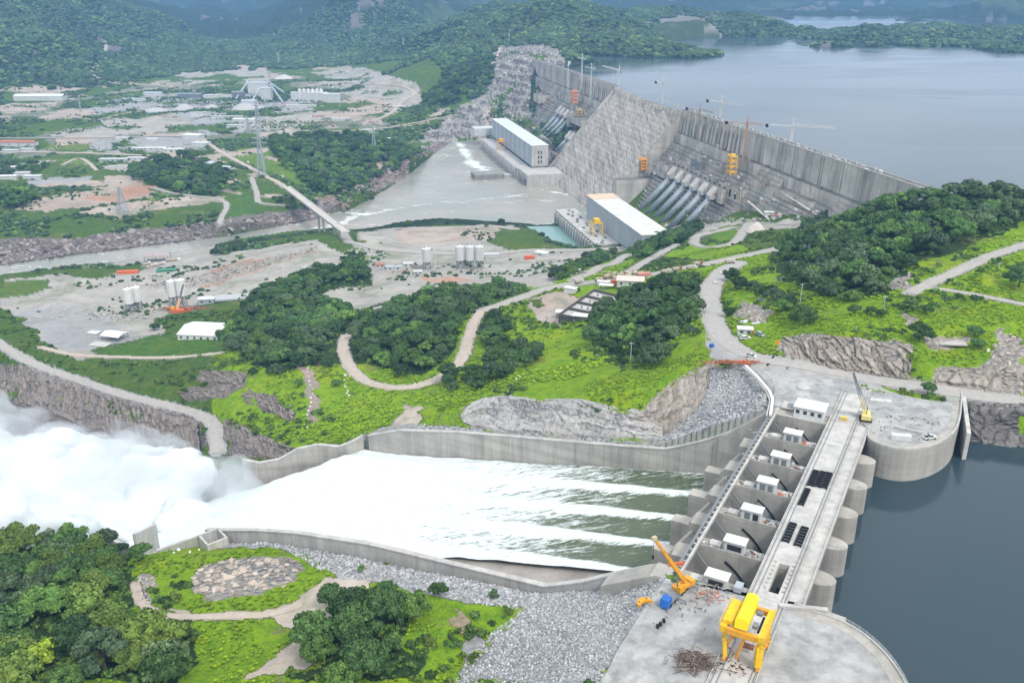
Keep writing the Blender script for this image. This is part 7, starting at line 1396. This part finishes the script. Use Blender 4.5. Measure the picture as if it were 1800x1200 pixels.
def vehicle(name, lab, px, py, rz, body, kind='pickup', z=None, grp=None, L=4.8):
    q = P(px, py, z) if z is not None else hit(px, py); q = q + [0, 0, .12]; o = world_thing(name, lab, {'pickup': 'pickup', 'car': 'car', 'truck': 'truck'}[kind], q, grp); x = np.array([math.cos(rz), math.sin(rz), 0]); y = np.array([-x[1], x[0], 0]); W_ = 1.85 if kind != 'truck' else 2.5
    f = lambda a, c, z_: q + x * a * L / 2 + y * c * W_ / 2 + np.array([0, 0, z_])
    if kind == 'truck':
        b = MB(); b.box(q + x * L * .38 + [0, 0, .6], (L * .22, W_, 2.2), ax=(x, y)); b.build('cab', body, o); b = MB(); b.box(q - x * L * .12 + [0, 0, .9], (L * .72, W_, 1.5), ax=(x, y)); b.build('dump_body', M('truck_bed', (.42, .36, .28), .8, .2), o); b = MB(); b.box(q + [0, 0, .5], (L, W_ * .5, .35), ax=(x, y)); b.build('chassis', black, o); r_ = .55; ws = (-.75, -.45, .7)
    else:
        b = MB(); b.hexa([f(-1, -1, .35), f(1, -.95, .35), f(1, .95, .35), f(-1, 1, .35)], [f(-1, -1, 1.0), f(.97, -.92, .88), f(.97, .92, .88), f(-1, 1, 1.0)]); b.build('body', body, o)
        a0, a1 = (-.15, .5) if kind == 'pickup' else (-.85, .5); b = MB(); b.hexa([f(a0, -.93, 1.0), f(a1, -.93, .93), f(a1, .93, .93), f(a0, .93, 1.0)], [f(a0 + .08, -.8, 1.6), f(a1 - .28, -.8, 1.6), f(a1 - .28, .8, 1.6), f(a0 + .08, .8, 1.6)]); b.build('windows', glass, o)
        b = MB(); b.hexa([f(a0 + .07, -.81, 1.601), f(a1 - .27, -.81, 1.601), f(a1 - .27, .81, 1.601), f(a0 + .07, .81, 1.601)], [f(a0 + .09, -.78, 1.66), f(a1 - .3, -.78, 1.66), f(a1 - .3, .78, 1.66), f(a0 + .09, .78, 1.66)]); b.build('roof', body, o)
        if kind == 'pickup': b = MB(); b.box(q - x * L * .29 + [0, 0, 1.003], (L * .34, W_ * .82, .02), ax=(x, y)); b.build('load_bed', black, o)
        r_ = .36; ws = (-.62, .62)
    for a in ws:
        for c in (-1, 1): b = MB(); p_ = f(a, c * .86, r_ - .1); b.tube(p_, p_ + y * c * .18, r_, 12); b.build('wheel', rubber, o)
vehicle('pickup_truck', 'white pickup parked by the curved wall of the far plaza', 1634, 771, .25, white_p, z=-.1); vehicle('pickup_truck', 'white pickup on the road above the rusty pile', 1320, 628, -.45, white_p, z=None); vehicle('parked_car', 'grey car beside the white roadside hut', 1336, 590, -1.1, grey_clad, 'car'); vehicle('parked_car', 'white vehicle in front of the white roadside hut', 1310, 596, .2, white_p, 'car')
vehicle('parked_car', 'white car near the top of the descending road', 1268, 483, 1.2, white_p, 'car'); vehicle('parked_car', 'white car second from the top of the descending road', 1257, 500, 1.3, white_p, 'car'); vehicle('lorry', 'white lorry on the dirt road before the bridge', 436, 287, -1.2, white_p, 'truck', L=10); vehicle('lorry', 'white lorry just right of the bridge road end', 496, 312, -.9, white_p, 'truck', L=8)
for k, (px, py) in enumerate(((1055, 494), (1068, 489), (1080, 491), (1092, 486), (1104, 488), (1116, 482), (1128, 484))):
    vehicle('dump_truck', ['rusty brown', 'mud coloured', 'tan', 'dark', 'dusty yellow', 'tan', 'dusty grey'][k] + ' dump truck, number %s from the left in the row beside the upper road' % ['one', 'two', 'three', 'four', 'five', 'six', 'seven'][k], px, py, .5 + .6 * (k % 3), [rustm, palet, M('dusty_paint', (.42, .36, .28))][k % 3], 'truck', grp='dump trucks beside the upper road', L=8)
for k, (px, py, mt) in enumerate(((1215, 474, off_white), (1283, 463, off_white), (1226, 466, rustm), (1018, 498, off_white), (1170, 480, off_white), (1190, 476, rustm))):
    vehicle('lorry', ['white lorry on the upper road left of the road fork', 'pale lorry at the fork where the road descends', 'rusty lorry behind the white one on the upper road', 'small pale lorry at the left end of the upper road row', 'white lorry right of the pink-roofed warehouse', 'rust-coloured lorry right of the warehouse'][k], px, py, .35, mt, 'truck', L=6.5)
house('roadside_hut', 'white roadside hut with a red sign at its side', 1309, 586, 6.5, 3.6, 2.6, -.15, off_white, white_p, 'flat', 2); boxthing('sheet_stack', 'white sheets lying above the roadside hut', 'sheets', 1310, 566, (4, 3, .4), .3, white_p, z=None); boxthing('sheet_stack', 'long white panel lying right of the white sheets', 'panel', 1329, 569, (4.6, 1.4, .5), .3, off_white, z=None); boxthing('water_barrel', 'blue barrel at the left edge of the descending road', 'barrel', 1251, 610, (1.6, 1.4, 1.6), .4, blue_p, z=None)
boxthing('sign_board', 'red board beside the white roadside hut', 'sign', 1322, 588, (.2, 1.5, 2), .1, redorange, z=None); boxthing('concrete_pad', 'square pale concrete pad with rim on the bright slope', 'pad', 1672, 602, (11, 7, .5), -.1, conc_light, z=None)
# settling tanks
def tanks():
    c4 = [hit(*q) for q in ((985, 552), (1040, 560), (1090, 518), (1045, 508))]; z = max(q[2] for q in c4) + .6; o = world_thing('settling_tanks', 'row of four open rectangular concrete settling tanks with dividing walls', 'tanks', (c4[0] + c4[2]) / 2)
    A, B_, C_, D_ = [P(a, b_, z) for a, b_ in ((983, 551), (1041, 562), (1089, 519), (1044, 508))]
    lerp = lambda p, q, f: p + (q - p) * f
    tdark = M('tank_wall_dark', (.09, .088, .08), .9, .2)
    def wallb(p, q, mt=tdark, th=.7, top=0): b = MB(); b.bar([p[0], p[1], z - 3 + top / 2], [q[0], q[1], z - 3 + top / 2], th, 6 + top); b.build('tank_wall', mt, o)
    for k in range(5): f = k / 4; wallb(lerp(A, D_, f), lerp(B_, C_, f), th=1.3)
    wallb(A, D_); wallb(B_, C_, conc_light, 1.6)
    for k in range(4):
        p = [lerp(A, D_, k / 4 + .01), lerp(B_, C_, k / 4 + .01), lerp(B_, C_, k / 4 + .24), lerp(A, D_, k / 4 + .24)]; b = MB(); b.prism([(q[0], q[1]) for q in p], z - 6, z - 1.6); b.build('tank_floor', conc_light, o)
        for j in (.3, .5, .7): q = lerp(lerp(A, D_, k / 4 + .13), lerp(B_, C_, k / 4 + .13), j); b = MB(); b.bar([q[0], q[1], z - 1.6], [q[0], q[1], z - .2], .7); b.build('tank_post', tdark, o)
tanks()
house('pump_shed', 'white-roofed open shed left of two at the near end of the settling tanks', 993, 556, 11, 5, 3, -.25, off_white, white_p, 'open', 0); house('pump_shed', 'white-roofed open shed right of two at the near end of the settling tanks', 1022, 562, 10, 5, 3, -.25, off_white, white_p, 'open', 0)
house('white_tank_shed', 'small white windowless shed on the grass left of the settling tanks', 1003, 514, 8, 4, 3.4, -.5, white_p, white_p, 'flat', 0); house('warehouse', 'warehouse with faded pinkish roof beside the upper road', 1108, 500, 18, 11, 4, -.15, off_white, M('pink_roof', (.60, .50, .45), .7, .1), 'flat', 3)
boxthing('container', 'red-orange container left of the pink-roofed warehouse', 'container', 1084, 500, (7, 3, 3), -.5, redorange, z=None); boxthing('container', 'reddish container stack right of the pink-roofed warehouse', 'container', 1132, 486, (9, 4, 2.6), .2, M('faded_red', (.5, .22, .17), .7), z=None); house('shelter', 'pale flat shelter at the far end of the settling tanks', 1066, 507, 9, 4, 2.6, -.2, off_white, white_p, 'open', 0); house('shelter', 'long white roof just beyond the settling tanks shelter', 1061, 500, 8, 3, 2.2, -.2, off_white, white_p, 'flat', 0)
# yard
house('hall', 'large hall with broad pale roof beside the left wood', 362, 588, 30, 26, 4.4, -.12, white_p, roof_w, 'gable', 6, cat='hall', roofh=2.6); house('shed', 'white-roofed open shed in the dusty yard near the spray', 203, 596, 15, 11, 4, -.3, off_white, white_p, 'open', 0, roofh=1.6); boxthing('floor_slab', 'pale concrete floor slab beside the open shed in the dusty yard', 'slab', 176, 605, (14, 8, .3), -.3, conc_light, z=None); house('shed', 'small lean-to left of the open shed in the yard', 166, 590, 8, 5, 2.6, -.3, off_white, off_white, 'flat', 0)
house('ruined_hangar', 'dark open-fronted hangar with dented roof on the near river bank', 278, 458, 24, 12, 6, .1, grey_clad, M('dented_roof', (.36, .30, .29), .8, .3), 'open', 0, roofh=2.5); 
for k, (px, py) in enumerate(((258, 466), (270, 469), (283, 466), (305, 459))): vehicle('lorry', 'white lorry parked before the open hangar, %s' % ['leftmost', 'second from left', 'third from left', 'the long one at its right'][k], px, py, 1.1 if k < 3 else .2, white_p, 'truck', L=9 if k < 3 else 15, grp='lorries before the hangar')
boxthing('container', 'orange containers end to end left of the hangar', 'container', 225, 481, (19, 4, 3), .12, redorange, z=None); boxthing('trailer', 'green topped trailer in front of the hangar', 'trailer', 293, 477, (17, 5, 2.2), .12, greenp, z=None); vehicle('parked_car', 'white car left of the green trailer', 273, 485, .3, white_p, 'car', L=7)
def yard_crane():
    c = hit(312, 549); o = world_thing('mobile_crane', 'orange crane with long raised boom between the white silos', 'crane', c); b = MB(); b.box(c, (10, 4, 2.6)); b.build('chassis', redorange, o); b = MB(); b.box(c + [-3, 0, 2.6], (3, 3.4, 2)); b.build('cab', orange, o); t = PY(322, 500, c[1] + 6); p0 = c + [0, 0, 2.6]
    b = MB(); b.bar(p0, p0 + (t - p0) * .45, 1.5); b.build('boom_section', M('peach_paint', (.75, .42, .25), .6), o); b = MB(); b.bar(p0 + (t - p0) * .44, t, 1.1); b.build('boom_section', steel, o)
yard_crane()
heap('steel_frames', 'rusty steel frames stacked around the orange yard crane', 325, 545, 34, 8, 120, [rustm, redorange, steel], z=None, ln=(3, 9), th=.5, hz=2.2)
house('workshop', 'small white-roofed workshop in the yard left of the grey sheeting', 364, 532, 13, 8, 4, .1, grey_clad, off_white, 'flat', 2); boxthing('sheeting', 'grey sheeted slope beside the wood in the yard', 'sheeting', 408, 524, (26, 13, 1.5), .2, M('grey_sheet', (.40, .41, .42), .7, .1), z=None)
house('shed', 'white shed at the right end of the lower yard with dark door', 952, 449, 12, 8, 3.4, -.5, off_white, white_p, 'flat', 1); boxthing('container', 'orange-red container alone in the lower yard', 'container', 931, 455, (10, 4, 3.2), -.1, redorange, z=None); house('shed', 'long low shed right of the three silos', 862, 451, 16, 5, 2.6, .05, off_white, off_white, 'flat', 0)
for k, (px, py, w_, rf, lab) in enumerate(((632, 474, 9, white_p, 'white cabin at the left of the ruined camp in the lower yard'), (668, 470, 8, redroof, 'red-roofed cabin in the ruined camp of the lower yard'), (693, 474, 14, grey_clad, 'grey long cabin in the ruined camp left of the single silo'), (718, 468, 9, off_white, 'pale cabin just left of the single silo'), (735, 482, 7, off_white, 'pale shack below the single silo'))): house('cabin', lab, px, py, w_, 5, 3, .1, off_white, rf, 'flat', 2)
# white marker stones
Q = np.array([hit(a + random.uniform(-3, 3), b_) for a, b_ in ([(548 - abs(k - 7) * 1.2, 640 + k * 7.5) for k in range(16)] + [(604 + k, 660 + k * 4) for k in range(10)] + [(890 + k * 3, 690 - k * 4) for k in range(8)] + [(270 + k * 11, 972 - (k % 3) * 5) for k in range(9)])]); wst = protoset('marker_shapes', [rockmesh(90 + k, M('white_stone', (.75, .75, .72), .8, .1, rand=.15)) for k in range(3)])
scatter('marker_stones', 'white painted stones scattered in lines on the slopes', Q + [0, 0, .3], RNG.uniform(.5, 1.1, len(Q)), wst, 3, tilt=.5)
# ------------------------------------------------------------------ buildings on the far plain
FB = [(72, 176, 105, 26, 9, .02, roof_w, 'long white warehouse under the left mountain', 0), (30, 256, 62, 16, 6, .0, redroof, 'long red-roofed barrack at the left edge', 4), (262, 264, 52, 9, 4, .02, white_p, 'long white low building beside the straight far road', 6), (306, 266, 30, 9, 4, .02, white_p, 'shorter white low building right of the long one', 4),
 (340, 243, 30, 20, 6, -.2, white_p, 'white-roofed shed beside the start of the bridge road', 0), (354, 256, 26, 16, 5, -.2, off_white, 'tilted white-roofed shed just below it near the bridge road', 0), (372, 292, 30, 13, 5, -.6, M('blue_grey_roof', (.42, .48, .53), .5, .1), 'blue-grey roofed shed left of two in the dark wood', 0), (398, 300, 24, 12, 5, -.6, M('blue_grey_roof2', (.5, .55, .58), .5, .1), 'pale blue roofed shed beside the tree line left of the bridge', 0),
 (335, 172, 52, 16, 8, 0, steel, 'long dark-fronted hall in the far construction camp', 0), (270, 168, 40, 14, 6, .05, grey_clad, 'grey long shed left of the dark hall in the camp', 0), (372, 172, 34, 14, 6, 0, off_white, 'pale shed right of the dark hall in the camp', 0), (245, 178, 26, 10, 5, .1, grey_clad, 'small grey shed at the left of the camp', 0), (430, 215, 42, 16, 6, -.1, white_p, 'white roofed sheds left of the pylon lane', 0), (412, 225, 26, 9, 5, -.1, off_white, 'small pale shed below the white ones by the pylon lane', 0),
 (440, 190, 30, 20, 14, 0, grey_clad, 'grey crusher building in the quarry plant', 0), (470, 176, 22, 16, 26, 0, off_white, 'tall pale tower of the quarry plant', 0), (455, 162, 46, 18, 20, .1, grey_clad, 'wide grey screening hall of the quarry plant', 0), (420, 172, 26, 14, 12, 0, steel, 'dark screening shed of the quarry plant', 0), (400, 208, 60, 6, 4, 0, conc_light, 'long pale wall of stacked bins below the plant', 0), (350, 205, 30, 8, 8, .2, off_white, 'pale hopper block left of the stacked bins', 0),
 (545, 176, 80, 12, 16, -.1, white_p, 'long ribbed white silo block in the batching plant', 0), (584, 180, 36, 14, 18, 0, white_p, 'tall white batching tower at its right end', 0), (530, 188, 60, 8, 4, .1, off_white, 'low white shed before the batching plant', 0), (595, 212, 24, 10, 4, 0, off_white, 'pale shed in the dusty lot right of the pylon lane', 0), (560, 208, 22, 8, 4, 0, redroof, 'rust-roofed shed in the dusty lot right of the pylon lane', 0),
 (700, 190, 20, 8, 4, 0, white_p, 'white cabin by the far dirt road loop', 0), (18, 298, 26, 10, 4, .1, off_white, 'pale roof among trees at the left edge, upper one', 0), (14, 314, 24, 10, 4, .1, white_p, 'white roof among trees at the left edge, middle one', 0), (40, 308, 20, 9, 4, .2, off_white, 'pale roof right of the middle one at the left edge', 0), (58, 314, 22, 10, 4, .1, off_white, 'pale roof by the small grove at the left edge', 0), (20, 268, 22, 9, 4, 0, off_white, 'pale low roof below the red barrack', 0), (50, 266, 20, 9, 4, 0, grey_clad, 'grey low roof below the red barrack', 0), (200, 283, 40, 9, 3.5, 0, off_white, 'row of pale huts south of the straight far road', 5), (240, 281, 26, 9, 3.5, 0, off_white, 'small hut row right of the first row', 3),
 (215, 246, 20, 9, 4, 0, off_white, 'small white office in the grey parking lot', 0), (268, 248, 18, 8, 4, 0, white_p, 'white cabin in the grey parking lot near round tree', 0), (615, 250, 14, 7, 3, 0, off_white, 'pale hut on the clearing above the river wood', 0), (648, 232, 22, 8, 4, 0, off_white, 'pale shed right of the river wood', 0), (680, 246, 12, 6, 3, 0, white_p, 'tiny white hut in the shrubs by the rock bank', 0), (795, 176, 16, 7, 4, 0, white_p, 'white van-like cabin under the dark mound', 0)]
for px, py, w_, d_, h, rz, rf, lab, wn in FB: house('plain_building', lab, px, py, w_, d_, h, rz, off_white if rf is not steel else steel, rf, 'flat' if rf in (white_p, off_white) else 'gable', wn, oh=.6)
def conveyor(px0, py0, px1, py1, h0, h1, lab): a = hit(px0, py0) + [0, 0, h0]; c = hit(px1, py1) + [0, 0, h1]; o = world_thing('conveyor', lab, 'conveyor', a - [0, 0, h0]); b = MB(); b.bar(a, c, 3, 2.2); b.build('belt_gallery', grey_clad, o); q = (a + c) / 2; b = MB(); b.bar([q[0], q[1], a[2] - h0 - 2], q, 1.5); b.build('support', steel, o)
conveyor(480, 176, 498, 182, 28, 1, 'steep conveyor right of the tall plant tower'); conveyor(440, 160, 415, 176, 26, 2, 'conveyor falling left from the screening hall'); conveyor(462, 168, 440, 186, 22, 3, 'conveyor crossing in front of the screening hall'); conveyor(500, 168, 470, 160, 6, 24, 'long conveyor rising to the screening hall')
for k in range(6): q = hit(528 + k * 7.5, 176); o = world_thing('cement_silo', 'slim white silo, %s in the row behind the batching plant' % ['first', 'second', 'third', 'fourth', 'fifth', 'sixth'][k], 'silo', q, 'slim silos of the batching plant'); b = MB(); b.tube(q + [0, 0, 4], q + [0, 0, 22], 4, 14); b.build('tank', white_p, o); b = MB(); b.tube(q + [0, 0, 22.01], q + [0, 0, 24], 4, 14, 1); b.build('cap', off_white, o)
def mound(px, py, r, h, lab, c=(.42, .41, .40)):
    q = hit(px, py); b = MB(); R_ = [(1, -1.5), (.8, h * .22), (.5, h * .6), (.2, h * .92), (.02, h)]; rows = [[q + np.array([math.cos(a) * r * f * (1 + .12 * math.sin(a * 3 + px)), math.sin(a) * r * f * (1 + .1 * math.cos(a * 2)), z]) for a in np.linspace(0, 2 * math.pi, 22, endpoint=False)] for f, z in R_]; b.loft(rows, True); tag(b.build('gravel_heap', M('heap_%d' % int(c[0] * 100), c, .95, .15, .3), smooth=True), lab, 'gravel heap')
mound(435, 190, 34, 15, 'largest grey gravel heap in front of the crusher'); mound(325, 192, 22, 11, 'pale gravel heap left of the crusher'); mound(372, 190, 18, 7, 'low grey heap between two larger ones'); mound(500, 138, 26, 10, 'pale heap at the edge of the forest behind the plant', (.5, .48, .46)); mound(275, 194, 26, 5, 'flat grey heap left in the camp'); mound(60, 550, 9, 1.6, 'small dark rubble heap in the turning circle', (.3, .3, .31)); mound(465, 152, 22, 9, 'dark grey heap behind the screening hall', (.33, .33, .34))
heap('camp_clutter', 'machinery and scrap scattered around the quarry plant', 440, 182, 260, 120, 260, [steel, off_white, grey_clad, rustm], z=None, ln=(2, 9), th=1.4, hz=2.5); heap('camp_clutter', 'vehicles and scrap around the batching plant lot', 580, 215, 200, 90, 120, [rustm, off_white, steel], z=None, ln=(2, 7), th=1.3, hz=1.5); heap('camp_clutter', 'small sheds and scrap in the left camp', 300, 178, 240, 70, 140, [off_white, grey_clad, steel], z=None, ln=(3, 10), th=1.6, hz=2)
heap('yard_clutter', 'scrap along the lower yard by the silos', 690, 472, 90, 22, 110, [rustm, off_white, steel], z=None, ln=(1, 5), th=.7, hz=1.2); heap('yard_clutter', 'scrap by the leftmost silo pair', 200, 556, 50, 16, 70, [off_white, steel, rustm], z=None, ln=(1, 4), th=.5, hz=.8); heap('yard_clutter', 'machinery clutter along the upper road', 1130, 482, 70, 12, 90, [rustm, off_white, palet], z=None, ln=(1, 3), th=.5, hz=1)
# dam toe site at the right
house('shed', 'reddish-roofed shed at the foot of the dam by the hairpin road', 1365, 384, 9, 5, 3, 0, off_white, redroof, 'flat', 0); house('shed', 'white shed left of the reddish one at the dam foot', 1352, 378, 9, 5, 3, 0, off_white, white_p, 'flat', 0); house('control_house', 'dark cabin on the lowest dam steps above the hairpin road', 1366, 366, 11, 8, 8, -.2, steel, off_white, 'flat', 0); mound(1330, 404, 9, 7, 'pale boulder-like heap inside the hairpin road', (.52, .48, .42)); heap('yard_clutter', 'materials stored at the foot of the dam', 1330, 388, 60, 8, 70, [off_white, steel, palet], z=None, ln=(1, 5), th=.8, hz=1.5)
house('crest_house', 'small white house among trees on the hilltop by the lake', 1714, 332, 8, 5, 3, 0, off_white, white_p, 'flat', 1)
